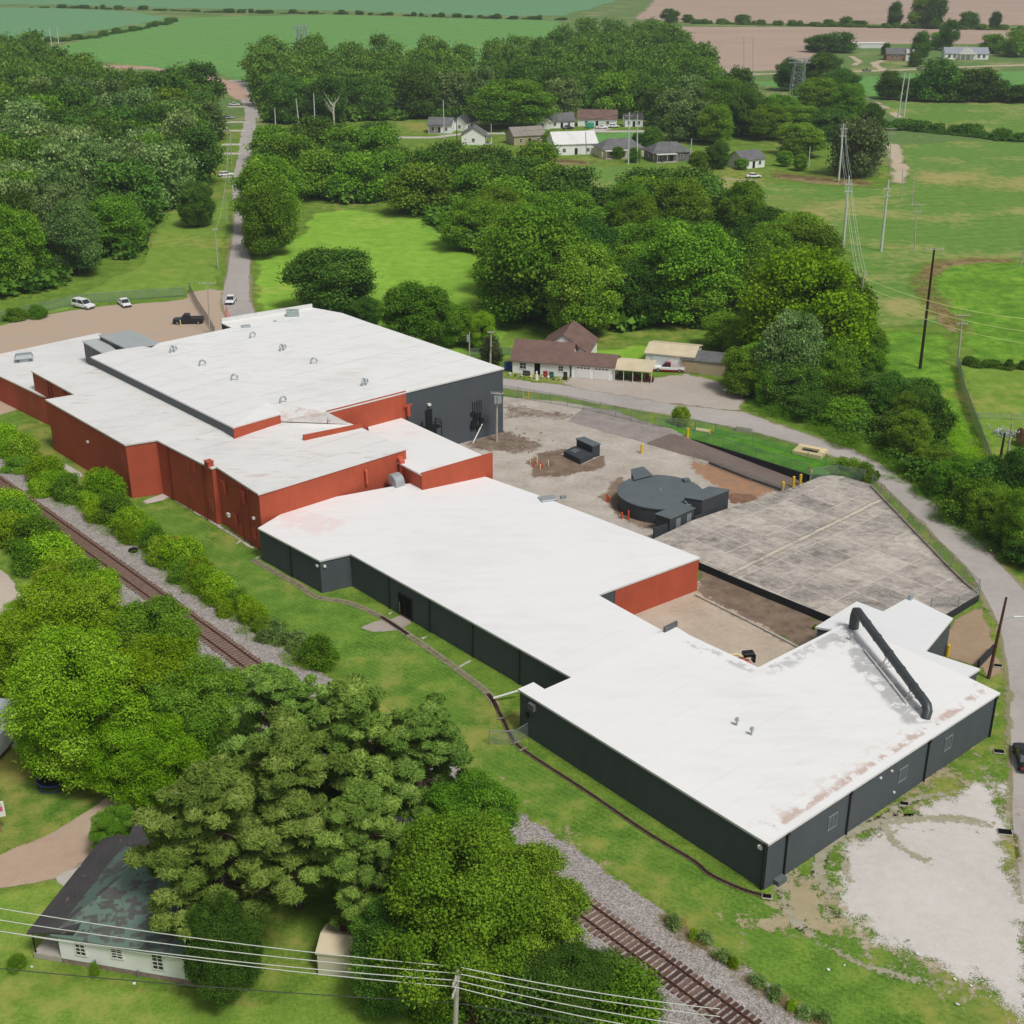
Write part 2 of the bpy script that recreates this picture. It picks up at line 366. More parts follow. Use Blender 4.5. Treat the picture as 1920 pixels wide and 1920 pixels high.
for i, P in enumerate(([(1728, 500), (1760, 488), (1830, 484), (1900, 486), (1900, 494), (1830, 494), (1770, 508), (1745, 530), (1748, 560), (1790, 590), (1800, 625), (1780, 625), (1740, 580), (1722, 540)], [(1010, 292), (1060, 300), (1110, 302), (1100, 310), (1040, 310)], [(1450, 325), (1540, 333), (1640, 342), (1630, 350), (1540, 346), (1450, 335)])):
    sheet('dead_weeds', P, .1, soil_on('dead_%d' % i, (S(130, 112, 82), S(160, 146, 104)), (S(0, 0, 0), S(0, 0, 0)), 1.0, .4), 1.4, .8, seed=130+i, step=2.5)
# bare and paved ground
def stripes(k, c):                          # worn slab joints
    return c
M['lot'] = ground_mat('lot_gravel', [S(176, 140, 116), S(188, 164, 142), S(180, 164, 148), S(198, 182, 164)], scale=.7, spread=.55, fine=.25, nz=.4, stretch=(.6, 2.2, 1), rot=R(-20))
sheet('gravel_lot', [(-80, 640), (0, 610), (70, 592), (120, 584), (200, 572), (300, 566), (345, 560), (352, 548), (395, 541), (424, 545), (428, 600), (424, 650), (300, 700), (-80, 800)], .10, M['lot'], 1.0, .4, seed=30)
M['asphalt'] = ground_mat('road_asphalt', [S(150, 144, 139), S(174, 167, 162), S(190, 183, 178)], scale=.6, spread=.45, fine=.3, nz=.3)
M['asphalt_dark'] = ground_mat('drive_asphalt', [S(128, 118, 114), S(150, 140, 136), S(166, 156, 150)], scale=.8, spread=.6, fine=.35, nz=.3)
M['conc'] = ground_mat('pale_concrete', [S(168, 160, 150), S(192, 186, 176), S(208, 202, 194)], scale=1, spread=.5, fine=.3, nz=.3)
M['shoulder'] = ground_mat('road_shoulder', [S(112, 126, 70), S(142, 136, 104), S(172, 160, 142)], scale=2.5, spread=.8, fine=.5, nz=1.0, sc1=.9)
# main road: left edge then right edge, in world space
up = [(446, 372), (440, 400), (434, 453), (425, 517), (418, 540), (415, 565), (424, 598)]
rt = [(450, 372), (453.5, 401), (457, 449), (470, 484), (468, 526), (469, 557), (475, 578), (486, 594)]
hid_out = [(G(486, 594)+(G(940, 709)-G(486, 594))*t) for t in (.15, .4, .7)]
hid_in = [(G(430, 615)+(G(940, 727)-G(430, 615))*t) for t in (.1, .35, .7)]
top = [(940, 709), (1050, 721), (1170, 738), (1280, 760), (1393, 772), (1467, 797), (1547, 827), (1600, 843), (1657, 873), (1700, 903), (1747, 940), (1800, 977), (1847, 1027), (1887, 1070), (1930, 1115), (1990, 1200), (2010, 1300), (2020, 1400), (2030, 1560), (2060, 2050), (2150, 2800)]
bot = [(1985, 2800), (1960, 2050), (1925, 1750), (1913, 1707), (1903, 1617), (1898, 1560), (1893, 1393), (1887, 1247), (1873, 1177), (1840, 1110), (1813, 1067), (1747, 1000), (1680, 933), (1640, 900), (1600, 870), (1547, 850), (1500, 833), (1413, 810), (1280, 782), (1122, 757), (1055, 743), (940, 727)]
W2 = lambda P: [tuple(G(*p)[:2]) for p in P]
road = W2(rt)+[tuple(p[:2]) for p in hid_out]+W2(top)+W2(bot)+[tuple(p[:2]) for p in hid_in[::-1]]+W2(up[::-1])
sheet('road_shoulder', [tuple(p[:2]) for p in offset(ccw([(x, y, 0) for x, y in road]), .8)], .105, M['shoulder'], 1.0, .3, seed=31, px=False, step=3)
sheet('road', road, .125, M['asphalt'], .35, .08, seed=32, px=False, step=2.2)
sheet('road', strip([(448, 376), (447, 350), (452, 318), (459, 290), (461, 262), (467, 240), (472, 220), (470, 200), (462, 185), (452, 165), (440, 150)], [4.2, 4.4, 4.6, 4.8, 5, 5.4, 6, 6, 6.5, 8, 10]), .12, M['asphalt'], .5, .2, seed=33, px=False, step=3)
M['dirt'] = ground_mat('pink_dirt', [S(172, 138, 122), S(190, 158, 140), S(204, 176, 158)], scale=.4, spread=.5, fine=.2, nz=.5, args=g_soy)
sheet('dirt_road', [(180, 122), (280, 124), (400, 142), (452, 158), (470, 178), (462, 190), (435, 186), (415, 165), (370, 145), (280, 130), (180, 127)], .11, M['dirt'], 2, 1, seed=34, step=5)
for i, (y, x0, x1) in enumerate(((200, 425, 470), (229, 420, 470), (245, 417, 462), (271, 415, 457), (288, 413, 455), (331, 414, 450))):
    sheet('driveway', strip([(x0, y), (x1, y)], 4.5), .115, M['conc'], .5, .2, seed=40+i, px=False, step=2)
sheet('village_street', strip([(490, 245), (503, 248), (600, 255), (700, 258), (809, 258), (868, 251), (940, 250), (1015, 250), (1107, 247), (1210, 246), (1275, 251), (1330, 262)], 5.5), .115, M['conc'], .5, .2, seed=50, px=False, step=4)
sheet('village_drive', strip([(1107, 247), (1135, 240)], 7), .12, M['conc'], .8, .3, seed=51, px=False, step=2)
sheet('village_drive', strip([(1105, 270), (1130, 272), (1160, 272)], 6), .12, M['conc'], .8, .3, seed=52, px=False, step=2)
M['fardirt'] = ground_mat('far_lane', [S(170, 152, 128), S(190, 174, 150), S(204, 190, 168)], scale=.4, spread=.5, fine=.2, nz=.5, args=g_far)
sheet('country_road', strip([(1330, 141), (1480, 138), (1600, 134), (1720, 130), (1850, 124), (2000, 120)], 9), .12, M['fardirt'], 2, .6, seed=53, px=False, step=8)
sheet('farm_drive', strip([(1662, 133), (1645, 126), (1640, 118), (1660, 113)], 6), .13, M['fardirt'], 1.5, .5, seed=54, px=False, step=4)
sheet('farm_drive', strip([(1595, 105), (1612, 116), (1600, 123)], 5), .13, M['fardirt'], 1.5, .5, seed=55, px=False, step=4)
sheet('dirt_track', strip([(1612, 180), (1640, 190), (1665, 205), (1690, 222)], 6), .12, M['fardirt'], 3, 1, seed=56, px=False, step=5)
sheet('dirt_track', strip([(1672, 268), (1680, 290), (1690, 320), (1682, 345)], 7), .12, M['fardirt'], 3, 1, seed=57, px=False, step=5)
sheet('dirt_track', strip([(1270, 330), (1400, 338), (1560, 349), (1660, 345), (1690, 335)], 3), .12, M['fardirt'], 2.2, 1, seed=58, px=False, step=5)
# the yard behind the middle wing
def yard_x(k, c): return c
M['yard'] = ground_mat('yard_gravel', [S(126, 114, 102), S(170, 160, 149), S(192, 184, 174), S(210, 204, 196)], scale=1.6, spread=.36, fine=.5, nz=.5)
M['soil'] = ground_mat('dark_soil', [S(104, 86, 72), S(126, 108, 92), S(152, 136, 120)], scale=2, spread=.6, fine=.6, nz=1.1, sc1=.8, args=BASE)
yd = (S(182, 170, 158), S(198, 188, 176))
sheet('yard', [(850, 850), (870, 790), (944, 742), (1050, 752), (1120, 765), (1215, 792), (1262, 805), (1302, 822), (1400, 860), (1520, 905), (1480, 935), (1390, 960), (1230, 1030), (900, 930)], .11, M['yard'], .8, .3, seed=60)
sheet('asphalt_drive', [(1058, 791), (1095, 762), (1150, 768), (1215, 790), (1262, 806), (1292, 818), (1250, 830), (1210, 833), (1130, 812)], .125, soil_on('drive_patch', (S(140, 131, 128), S(160, 151, 147)), yd, .5, .5), .7, .3, seed=61)
sheet('soil_patch', [(978, 868), (1010, 845), (1060, 838), (1130, 850), (1145, 872), (1120, 885), (1060, 895), (1000, 898)], .13, soil_on('soil_a', (S(112, 94, 80), S(140, 122, 106)), yd), 1.2, .4, seed=62)
sheet('soil_patch', [(1115, 930), (1150, 895), (1172, 885), (1180, 930), (1240, 960), (1250, 985), (1215, 1000), (1150, 970)], .13, soil_on('soil_b', (S(124, 106, 90), S(150, 132, 114)), yd), 1.2, .4, seed=63)
sheet('soil_patch', [(860, 828), (930, 800), (1010, 822), (1030, 845), (960, 852), (880, 846)], .13, soil_on('soil_c', (S(108, 92, 80), S(146, 130, 116)), yd, 1.5), 2, .5, seed=64)
sheet('rust_stain', [(1275, 858), (1330, 868), (1400, 890), (1470, 918), (1430, 940), (1375, 948), (1360, 925), (1300, 890)], .13, soil_on('soil_d', (S(172, 130, 100), S(152, 124, 104)), yd, 1.3), 1.5, .4, seed=65)
sheet('soil_patch', [(1360, 925), (1420, 925), (1430, 940), (1390, 950), (1365, 945)], .14, soil_on('soil_e', (S(112, 84, 66), S(140, 110, 90)), yd, 1.2), .8, .3, seed=66)
sheet('soil_patch', [(945, 752), (1010, 765), (1090, 780), (1060, 790), (990, 785), (945, 790)], .13, soil_on('soil_f', (S(110, 94, 84), S(170, 158, 146)), yd, 2.2, 1.2), 1.6, .5, seed=67)
# ramp down to the dock, the raised grass island and the raised slab
sheet('dock_ramp', [(1205, 832), (1258, 812), (1296, 822), (1400, 858), (1512, 903), (1525, 912), (1468, 922), (1450, 920), (1330, 868)], .15, ground_mat('ramp_asphalt', [S(98, 86, 80), S(120, 107, 100), S(146, 134, 126)], scale=1.2, spread=.6, fine=.3, nz=.25, args=BASE), .4, .12, seed=68, step=1.2)
KW = (G(1296, 823), G(1512, 905))            # foot line of the retaining wall
kd = (KW[1]-KW[0]).normalized(); kl = (KW[1]-KW[0]).length; kn = Vector((-kd.y, kd.x, 0))
if kn.y < 0: kn = -kn
def isle(x, y):
    v = Vector((x, y, 0))-KW[0]; t = max(0, min(1, v.dot(kd)/kl)); s = v.dot(kn)
    return 1.25*t**.8*max(0, min(1, 1-(s-1)/7.0)) if s > -.5 else 0
isl = [KW[0], KW[0]+(KW[1]-KW[0])*.5, KW[1]]
k = N('mat_island_grass', .95, .1); c, h = grass(k, S(50, 108, 26), S(72, 136, 32), S(96, 156, 44), S(120, 150, 70), .1); k.bump(h, .35, .12)
top_i = [(1550, 905), (1565, 880), (1545, 856), (1500, 842), (1413, 820), (1330, 800), (1262, 792), (1235, 792)]
sheet('grass_island', [tuple(p[:2]) for p in isl]+W2(top_i), .14, k.out(c), .8, .02, seed=69, px=False, step=1.2, zf=isle)
PADZ = 1.05
def slab_x(name):
    k = N(name, .9, .2); ang = R(-49.5); p = k.pos(rot=-ang)
    br = k.n('TexBrick'); k.set(br.inputs['Vector'], p); br.inputs['Scale'].default_value = 1.0; br.inputs['Mortar Size'].default_value = .09
    br.inputs['Brick Width'].default_value = 5.5; br.inputs['Row Height'].default_value = 3.7; br.offset = .0; br.inputs['Mortar Smooth'].default_value = .5
    br.inputs['Color1'].default_value = (.2, .2, .2, 1); br.inputs['Color2'].default_value = (.8, .8, .8, 1)
    a = k.noise(.16, 7, k.pos((.9, 1.2, 1), -ang), rough=.72, dist=.4); b = k.noise(.9, 6, k.pos((.9, 1.2, 1), -ang), rough=.75); f = k.noise(7, 3, rough=.8)
    v = k.math('ADD', k.math('MULTIPLY', a, .42), k.math('ADD', k.math('MULTIPLY', b, .36), k.math('MULTIPLY', f, .22)))
    v = k.math('ADD', v, k.math('MULTIPLY', k.math('SUBTRACT', k.n('SeparateColor', Color=br.outputs['Color']).outputs[0], .5), .11))
    c = k.ramp(v, (.38, S(116, 110, 107)), (.45, S(152, 145, 139)), (.52, S(178, 170, 161)), (.62, S(206, 198, 186)))
    st = k.smooth(k.noise(.35, 5, k.pos((.5, 2.0, 1), -ang, (7, 3, 0)), rough=.75), .56, .66); c = k.mix(k.math('MULTIPLY', st, .55), c, S(106, 98, 94))
    jm = k.math('MULTIPLY', br.outputs['Fac'], k.smooth(k.noise(.5, 4), .28, .5)); c = k.mix(k.math('MULTIPLY', jm, .8), c, S(212, 202, 186))
    A, B = G(1650, 938, PADZ), G(1385, 1068, PADZ); A.z = B.z = 0; d = (B-A).normalized(); n_ = Vector((-d.y, d.x, 0))
    s_ = k.n('VectorMath', operation='SUBTRACT'); k.set(s_.inputs[0], k.n('NewGeometry').outputs['Position']); s_.inputs[1].default_value = A
    dn = k.n('VectorMath', operation='DOT_PRODUCT'); k.set(dn.inputs[0], s_.outputs[0]); dn.inputs[1].default_value = n_
    w_ = k.math('ABSOLUTE', k.math('ADD', dn.outputs['Value'], k.math('MULTIPLY', k.math('SUBTRACT', k.noise(.5, 4), .5), .5)))
    c = k.mix(k.math('MULTIPLY', k.math('SUBTRACT', 1.0, k.smooth(w_, .1, .26)), k.smooth(k.noise(.35, 5, rough=.7), .38, .55)), c, S(206, 196, 176)); c = k.mix(k.math('MULTIPLY', k.math('SUBTRACT', 1.0, k.smooth(k.math('ABSOLUTE', k.math('SUBTRACT', w_, .42)), .0, .14)), .6), c, S(120, 108, 90))
    k.bump(b, .25, .03); return k.out(c)
M['slab'] = slab_x('old_slab')
pad = [(1222, 1012), (1300, 975), (1380, 948), (1440, 930), (1497, 910), (1527, 898), (1545, 890), (1580, 893), (1633, 908), (1663, 940), (1730, 1010), (1780, 1062), (1812, 1093), (1837, 1113), (1773, 1152), (1700, 1165), (1600, 1182), (1560, 1157), (1420, 1100), (1313, 1055), (1300, 1044)]
PW = ccw([tuple(G(x, y, PADZ)) for x, y in pad])
M['darkwall'] = plain('dark_wall_paint', S(50, 52, 58), .7, .2, .15, .8, bump=.1)
mb = MB(); mb.prism([Vector(p) for p in PW], -.3)
o = mb.build('loading_slab', [M['slab'], M['darkwall']])
for p in o.data.polygons: p.material_index = 0 if abs(p.normal.z) > .7 else 1
tag(o, kind='structure')
# courtyard
M['court'] = ground_mat('court_concrete', [S(138, 124, 108), S(178, 162, 144), S(194, 180, 162), S(208, 196, 178)], scale=1.6, spread=.4, fine=.4, nz=.2)
sheet('courtyard', [(1130, 1160), (1306, 1085), (1500, 1214), (1540, 1240), (1420, 1300), (1250, 1230)], .11, M['court'], .3, .1, seed=70, step=1.2)
sheet('gravel_strip', [(1296, 1040), (1335, 1050), (1575, 1170), (1540, 1215), (1500, 1222), (1298, 1120)], .12, soil_on('strip_soil', (S(112, 94, 80), S(140, 122, 106)), (S(150, 134, 118), S(196, 182, 164)), 1.8, 1.0), 2.0, .3, seed=71, step=1.2)
sheet('bare_ground', [(1786, 1165), (1838, 1128), (1850, 1150), (1868, 1200), (1885, 1262), (1855, 1280), (1835, 1255), (1740, 1225)], .11, ground_mat('bare_soil', [S(134, 112, 92), S(164, 142, 116), S(182, 160, 132)], scale=1.2, spread=.6, fine=.4, nz=.6), .8, .3, seed=72)
M['pale'] = ground_mat('pale_gravel', [S(158, 151, 142), S(194, 188, 181), S(211, 206, 201), S(224, 220, 216)], scale=.8, spread=.62, fine=.5, nz=.9, sc1=.35, args=(S(76, 104, 40), S(112, 126, 66), S(150, 150, 100), S(170, 158, 124), .6))
sheet('thin_gravel', [(1895, 1370), (1820, 1410), (1740, 1460), (1640, 1500), (1560, 1530), (1490, 1590), (1440, 1660), (1470, 1740), (1560, 1800), (1700, 1860), (1840, 1930), (1960, 1990), (1960, 1600)], .1, soil_on('thin_gravel', (S(160, 148, 124), S(188, 178, 156)), (S(84, 118, 42), S(110, 138, 60)), 1.5, .9), 9, .8, seed=173, step=2)
sheet('gravel_turnaround', [(1900, 1390), (1850, 1425), (1790, 1475), (1690, 1510), (1580, 1560), (1530, 1640), (1560, 1715), (1630, 1775), (1750, 1835), (1860, 1885), (1960, 1950), (1960, 1700), (1910, 1600)], .10, M['pale'], 3.2, .5, seed=73, step=1.5)
for i, P in enumerate(([(1380, 1700), (1500, 1690), (1600, 1720), (1640, 1760), (1540, 1770), (1420, 1740)], [(1440, 1650), (1540, 1600), (1560, 1680), (1600, 1740), (1500, 1760), (1400, 1760), (1330, 1710), (1420, 1700)], [(930, 1450), (1000, 1490), (1120, 1590), (1180, 1640), (1120, 1620), (1000, 1540)], [(1250, 1700), (1330, 1740), (1420, 1760), (1380, 1790), (1290, 1745)], [(1640, 1480), (1740, 1420), (1840, 1390), (1850, 1420), (1720, 1500), (1620, 1560)], [(1850, 1290), (1880, 1290), (1888, 1400), (1862, 1400)])):
    sheet('worn_ground', P, .09, soil_on('worn_%d' % i, (S(160, 150, 118), S(178, 164, 134)), (S(84, 118, 42), S(110, 138, 60)), 2.0, .7), 2.2, .5, seed=74+i, step=1.5)
sheet('dirt_road', [(-80, 1600), (0, 1600), (60, 1575), (140, 1535), (200, 1490), (235, 1462), (330, 1400), (400, 1400), (300, 1560), (240, 1580), (180, 1600), (130, 1645), (60, 1660), (-80, 1680)], .10, ground_mat('dirt_lane', [S(168, 140, 122), S(184, 160, 140), S(196, 178, 160)], scale=.9, spread=.5, fine=.25, nz=.4), .6, .2, seed=80, step=1)
sheet('dirt_road', [(-80, 1030), (0, 1060), (35, 1100), (62, 1138), (100, 1220), (0, 1160), (-80, 1120)], .10, ground_mat('dirt_lane_b', [S(176, 160, 144), S(192, 178, 164), S(204, 192, 178)], scale=.9, spread=.5, fine=.25, nz=.4), .6, .2, seed=81, step=1)
sheet('concrete_drive', [(95, 1650), (160, 1610), (215, 1570), (260, 1570), (180, 1660), (130, 1690)], .12, M['conc'], .5, .2, seed=82, step=1)
sheet('driveway', [(1040, 722), (1070, 705), (1140, 706), (1190, 712), (1230, 705), (1290, 700), (1350, 715), (1400, 740), (1400, 775), (1280, 762), (1150, 742)], .115, ground_mat('worn_drive', [S(176, 150, 126), S(172, 160, 150), S(186, 176, 166), S(196, 186, 176)], scale=1.2, spread=.6, fine=.4, nz=.8), 1.5, .5, seed=83)
sheet('soil_patch', [(620, 1720), (660, 1660), (700, 1680), (720, 1760), (860, 1820), (940, 1870), (980, 2000), (900, 2000), (840, 1860), (700, 1800)], .09, soil_on('soil_g', (S(110, 90, 70), S(140, 116, 92)), (S(84, 110, 44), S(104, 128, 56)), 1.4), 1.5, .4, seed=84, step=1.5)
sheet('rust_stain', [(1800, 1660), (1840, 1630), (1860, 1640), (1850, 1680), (1815, 1690)], .1, soil_on('stain_pale', (S(206, 176, 138), S(214, 196, 172)), (S(0, 0, 0), S(0, 0, 0)), 1.6, .9), 2.5, .5, seed=189, step=1.2)
for i, (c_, r_, a0, a1, w_) in enumerate((((1790, 1640), 7.5, 60, 200, .9), ((1790, 1640), 6.0, 80, 190, .5), ((1840, 1560), 5.5, 100, 230, .7), ((1800, 1690), 9.5, 150, 260, .6), ((1720, 1600), 5.0, 20, 140, .5))):
    q = G(*c_); L = [(q.x+r_*1.5*math.cos(R(a0+(a1-a0)*k_/16)), q.y+r_*math.sin(R(a0+(a1-a0)*k_/16))) for k_ in range(17)]
    sheet('wheel_rut', strip(L, w_*1.6, px=False), .1, soil_on('rut_%d' % i, (S(150, 148, 118), S(172, 166, 148)), (S(0, 0, 0), S(0, 0, 0)), 2.6, 1.6), .5, .1, seed=190+i, px=False, step=1.2)
# ------------------------------------------------------------------ railway
cen = [(-60, 862), (0, 907), (80, 967), (160, 1025), (213, 1061), (293, 1121), (370, 1176), (470, 1246), (760, 1451), (1055, 1672), (1100, 1706), (1173, 1763), (1277, 1842), (1412, 1942), (1600, 2080)]
cw = [G(*p, z=.55) for p in cen]
A0 = cw[10]; u = Vector((math.cos(R(-48.6)), math.sin(R(-48.6)), 0)); v = Vector((-u.y, u.x, 0))
# smooth the measured line with a cubic in the track frame
ss = np.array([(p-A0).dot(u) for p in cw]); tt = np.array([(p-A0).dot(v) for p in cw])
cf = np.polyfit(ss, tt, 2)
def trk(s, off=0.0, z=.0):
    t = np.polyval(cf, s); dt = np.polyval(np.polyder(cf), s); n = Vector((v-u*dt)).normalized()
    p = A0+u*float(s)+v*float(t)+n*off; return Vector((p.x, p.y, z))
s0, s1 = ss.min()-45, ss.max()+38
k = N('ballast', .95, .2); vo = k.n('TexVoronoi'); k.set(vo.inputs['Vector'], k.pos()); vo.inputs['Scale'].default_value = 9
vc = k.n('SeparateColor', Color=vo.outputs['Color']).outputs[0]
a = k.noise(.6, 5, rough=.7); vv = k.math('ADD', k.math('MULTIPLY', vc, .6), k.math('MULTIPLY', a, .4))
c = k.ramp(vv, (.15, S(120, 111, 107)), (.45, S(156, 148, 144)), (.7, S(178, 171, 166)), (.95, S(214, 209, 204)))
k.bump(vo.outputs['Distance'], .6, .08)
e = k.smooth(k.math('ADD', k.attr('edge'), k.math('MULTIPLY', k.math('SUBTRACT', k.noise(.9, 5, rough=.7), .5), 1.3)), .18, .42)
k.dither(e); M['ballast'] = k.out(c)
me_v, me_f, ed = [], [], []
prof = [(-5.4, .05, 0), (-4.6, .1, .5), (-3.9, .2, 1), (-2.2, .42, 1), (-1.9, .5, 1), (1.9, .5, 1), (2.2, .42, 1), (4.0, .2, 1), (4.7, .1, .5), (5.5, .05, 0)]
SN = int((s1-s0)/1.0)
for i in range(SN+1):
    s = s0+(s1-s0)*i/SN
    for o_, z_, e_ in prof:
        wob = noise.noise(Vector((s*.25, o_, 3)))*.5 if abs(o_) > 4.5 else 0
        p = trk(s, o_+wob, z_); me_v.append(tuple(p)); ed.append(e_)
n = len(prof)
for i in range(SN):
    for j in range(n-1): me_f.append((i*n+j, i*n+j+1, (i+1)*n+j+1, (i+1)*n+j)[::-1])
me = bpy.data.meshes.new('ballast'); me.from_pydata(me_v, [], me_f); at = me.attributes.new('edge', 'FLOAT', 'POINT'); at.data.foreach_set('value', np.array(ed, np.float32)); me.materials.append(M['ballast']); me.update()
if me.polygons[5].normal.z < 0: me.flip_normals()
tag(link('ballast_bed', me), kind='structure')
RT = thing('railway_track', trk(0, 0, .5), 'single rusty railway track running diagonally past the long grey and red factory', 'railway track')
M['rail'] = plain('rusty_rail', S(92, 62, 52), .55, .4, .2, 3); M['railtop'] = plain('rail_top', S(126, 104, 96), .35, .5, .1, 3)
for sgn in (-1, 1):
    b = MB(); pts = [trk(s0+(s1-s0)*i/120, sgn*.755, .66) for i in range(121)]
    for a_, c_ in zip(pts, pts[1:]):
        m_ = (a_+c_)/2; L = (c_-a_).length; rz = az(a_, c_)
        b.box((m_.x, m_.y, .64), (L+.01, .14, .05), rz); b.box((m_.x, m_.y, .71), (L+.01, .08, .1), rz)
    b.build('rail', M['rail'], RT)
kt = N('sleeper_wood', .9, .1); ti = kt.n('ObjectInfo').outputs['Random']; tn = kt.noise(2.5, 4, rough=.7)
M['tie'] = kt.out(kt.ramp(kt.math('ADD', kt.math('MULTIPLY', ti, .55), kt.math('MULTIPLY', tn, .45)), (.2, S(74, 56, 50)), (.5, S(104, 78, 68)), (.75, S(124, 100, 88)), (.95, S(140, 122, 106))))
M['tie2'] = M['tie']
sp = .54; cnt = int((s1-s0)/sp); rest = MB(); near = []
rr = random.Random(5)
def tie(b, s):
    p = trk(s, rr.uniform(-.08, .08), .545); q = trk(s+.1, 0, .545); b.box(tuple(p), (.27, 2.75, .16), az(trk(s, 0, .5), q)+rr.uniform(-.03, .03))
allS = [s0+i*sp for i in range(cnt)]
def vis(s):
    p = trk(s); y = p.y
    return y < 93 and -50 < p.x < 45
ns = sorted([s for s in allS if vis(s)], key=lambda s: trk(s).length)[:100]; nsset = set(ns)
for s in allS:
    if s in nsset: b = MB(); tie(b, s); b.build('sleeper', M['tie'], RT)
    else: tie(rest, s)
tag(rest.build('sleepers', M['tie2'], RT), kind='stuff')
# ------------------------------------------------------------------ the factory
def painted(name, c, var=.1, block=True):
    k = N(name, .75, .22); n1 = k.noise(.35, 5, rough=.6); n2 = k.noise(1.2, 4, k.pos((1, 1, .15)), rough=.7)
    v = k.math('ADD', k.math('MULTIPLY', n1, .5), k.math('MULTIPLY', n2, .5))
    d = tuple(x*(1-var*1.6) for x in c[:3])+(1,); l = tuple(x*(1+var*1.4) for x in c[:3])+(1,)
    z = k.n('SeparateXYZ'); k.set(z.inputs[0], k.pos()); 
    crs = k.math('FRACT', k.math('MULTIPLY', z.outputs[2], 5.0)); crs = k.smooth(crs, .0, .14)
    col = k.ramp(v, (.3, d), (.7, l)); col = k.mix(k.math('MULTIPLY', k.math('SUBTRACT', 1.0, crs), .22), col, d)
    k.bump(k.math('ADD', crs, k.noise(4, 3)), .25, .02); return k.out(col)
M['red'] = painted('red_wall_paint', S(176, 84, 60), .11); M['char'] = painted('charcoal_wall_paint', S(80, 86, 91), .08)
M['grey2'] = painted('grey_panel_paint', S(98, 102, 104), .05)
WU = Vector((math.cos(R(-49.5)), math.sin(R(-49.5)), 0)); WV = Vector((-WU.y, WU.x, 0))     # along the SW walls / along the SE walls
def rect_dist(k, A, B):                      # signed distance inside from the edge A-B and position along it
    d = (B-A).normalized(); n = Vector((-d.y, d.x, 0)); P = k.n('NewGeometry').outputs['Position']
    s = k.n('VectorMath', operation='SUBTRACT'); k.set(s.inputs[0], P); s.inputs[1].default_value = A
    dn = k.n('VectorMath', operation='DOT_PRODUCT'); k.set(dn.inputs[0], s.outputs[0]); dn.inputs[1].default_value = n
    dt = k.n('VectorMath', operation='DOT_PRODUCT'); k.set(dt.inputs[0], s.outputs[0]); dt.inputs[1].default_value = d
    return dn.outputs['Value'], dt.outputs['Value'], (B-A).length
def roof_mat(name, base=S(233, 233, 233), dirt=.3, edges=(), seams=None, blotch=None, seamamt=.35):
    k = N(name, .55, .3); big = k.noise(.06, 5, rough=.6); a = k.noise(.5, 5, k.pos((.35, 1.6, 1), R(49.5)), rough=.7, dist=.5); f = k.noise(3, 4, rough=.7)
    c = k.ramp(k.math('ADD', k.math('MULTIPLY', big, .5), k.math('MULTIPLY', a, .5)), (.3, tuple(x*(.92-.12*dirt) for x in base[:3])+(1,)), (.5, base), (.75, tuple(min(1, x*1.04) for x in base[:3])+(1,)))
    spk = k.smooth(k.noise(.9, 6, k.pos((.25, 1.0, 1), R(49.5), (3, 7, 0)), rough=.75), .66-.06*dirt, .76-.04*dirt)
    c = k.mix(k.math('MULTIPLY', spk, dirt), c, S(158, 152, 146))
    if blotch:
        bl = k.smooth(k.noise(.22, 6, k.pos((.5, 1.4, 1), R(49.5), blotch[1]), rough=.8), .565, .64)
        c = k.mix(k.math('MULTIPLY', bl, blotch[0]), c, blotch[2])
    if seams:
        P = k.n('NewGeometry').outputs['Position']; dn = k.n('VectorMath', operation='DOT_PRODUCT'); k.set(dn.inputs[0], P); dn.inputs[1].default_value = WU
        fr = k.math('FRACT', k.math('MULTIPLY', dn.outputs['Value'], 1/seams)); ln = k.math('SUBTRACT', 1.0, k.smooth(k.math('ABSOLUTE', k.math('SUBTRACT', fr, .5)), .0, .06))
        c = k.mix(k.math('MULTIPLY', k.math('MULTIPLY', ln, k.smooth(k.noise(.3, 4), .35, .6)), seamamt), c, S(180, 178, 176))
    for A, B, wdt, thr, colr, amt, inset in edges:       # worn or sprayed patches along one edge of the roof
        dn, dt, L = rect_dist(k, A, B)
        wob = k.noise(.35, 5, k.pos(loc=(A.x, 1, 0)), rough=.65)
        m = k.math('MULTIPLY', k.smooth(dn, inset, inset+.35), k.math('SUBTRACT', 1.0, k.smooth(k.math('SUBTRACT', dn, k.math('MULTIPLY', wob, wdt*1.2)), wdt*.1, wdt*.45)))
        m = k.math('MULTIPLY', m, k.smooth(k.noise(.55, 5, k.pos(loc=(5, A.y, 0)), rough=.7), thr, thr+.1))
        m = k.math('MULTIPLY', m, k.math('MULTIPLY', k.smooth(dt, -.5, .6), k.math('SUBTRACT', 1.0, k.smooth(dt, L-.6, L+.5))))
        c = k.mix(k.math('MULTIPLY', m, amt), c, colr)
    k.bump(k.math('ADD', f, k.math('MULTIPLY', a, 2.0)), .12, .04); return k.out(c)
FAC = thing('factory_building', G(600, 1050), 'sprawling factory with white flat roofs over charcoal and brick red walls beside the railway', 'factory')
M['trim'] = plain('roof_edge_trim', S(214, 214, 212), .4, .4, .06, 1.5)
M['trimred'] = plain('roof_edge_red', S(196, 132, 122), .5, .3, .2, .8)
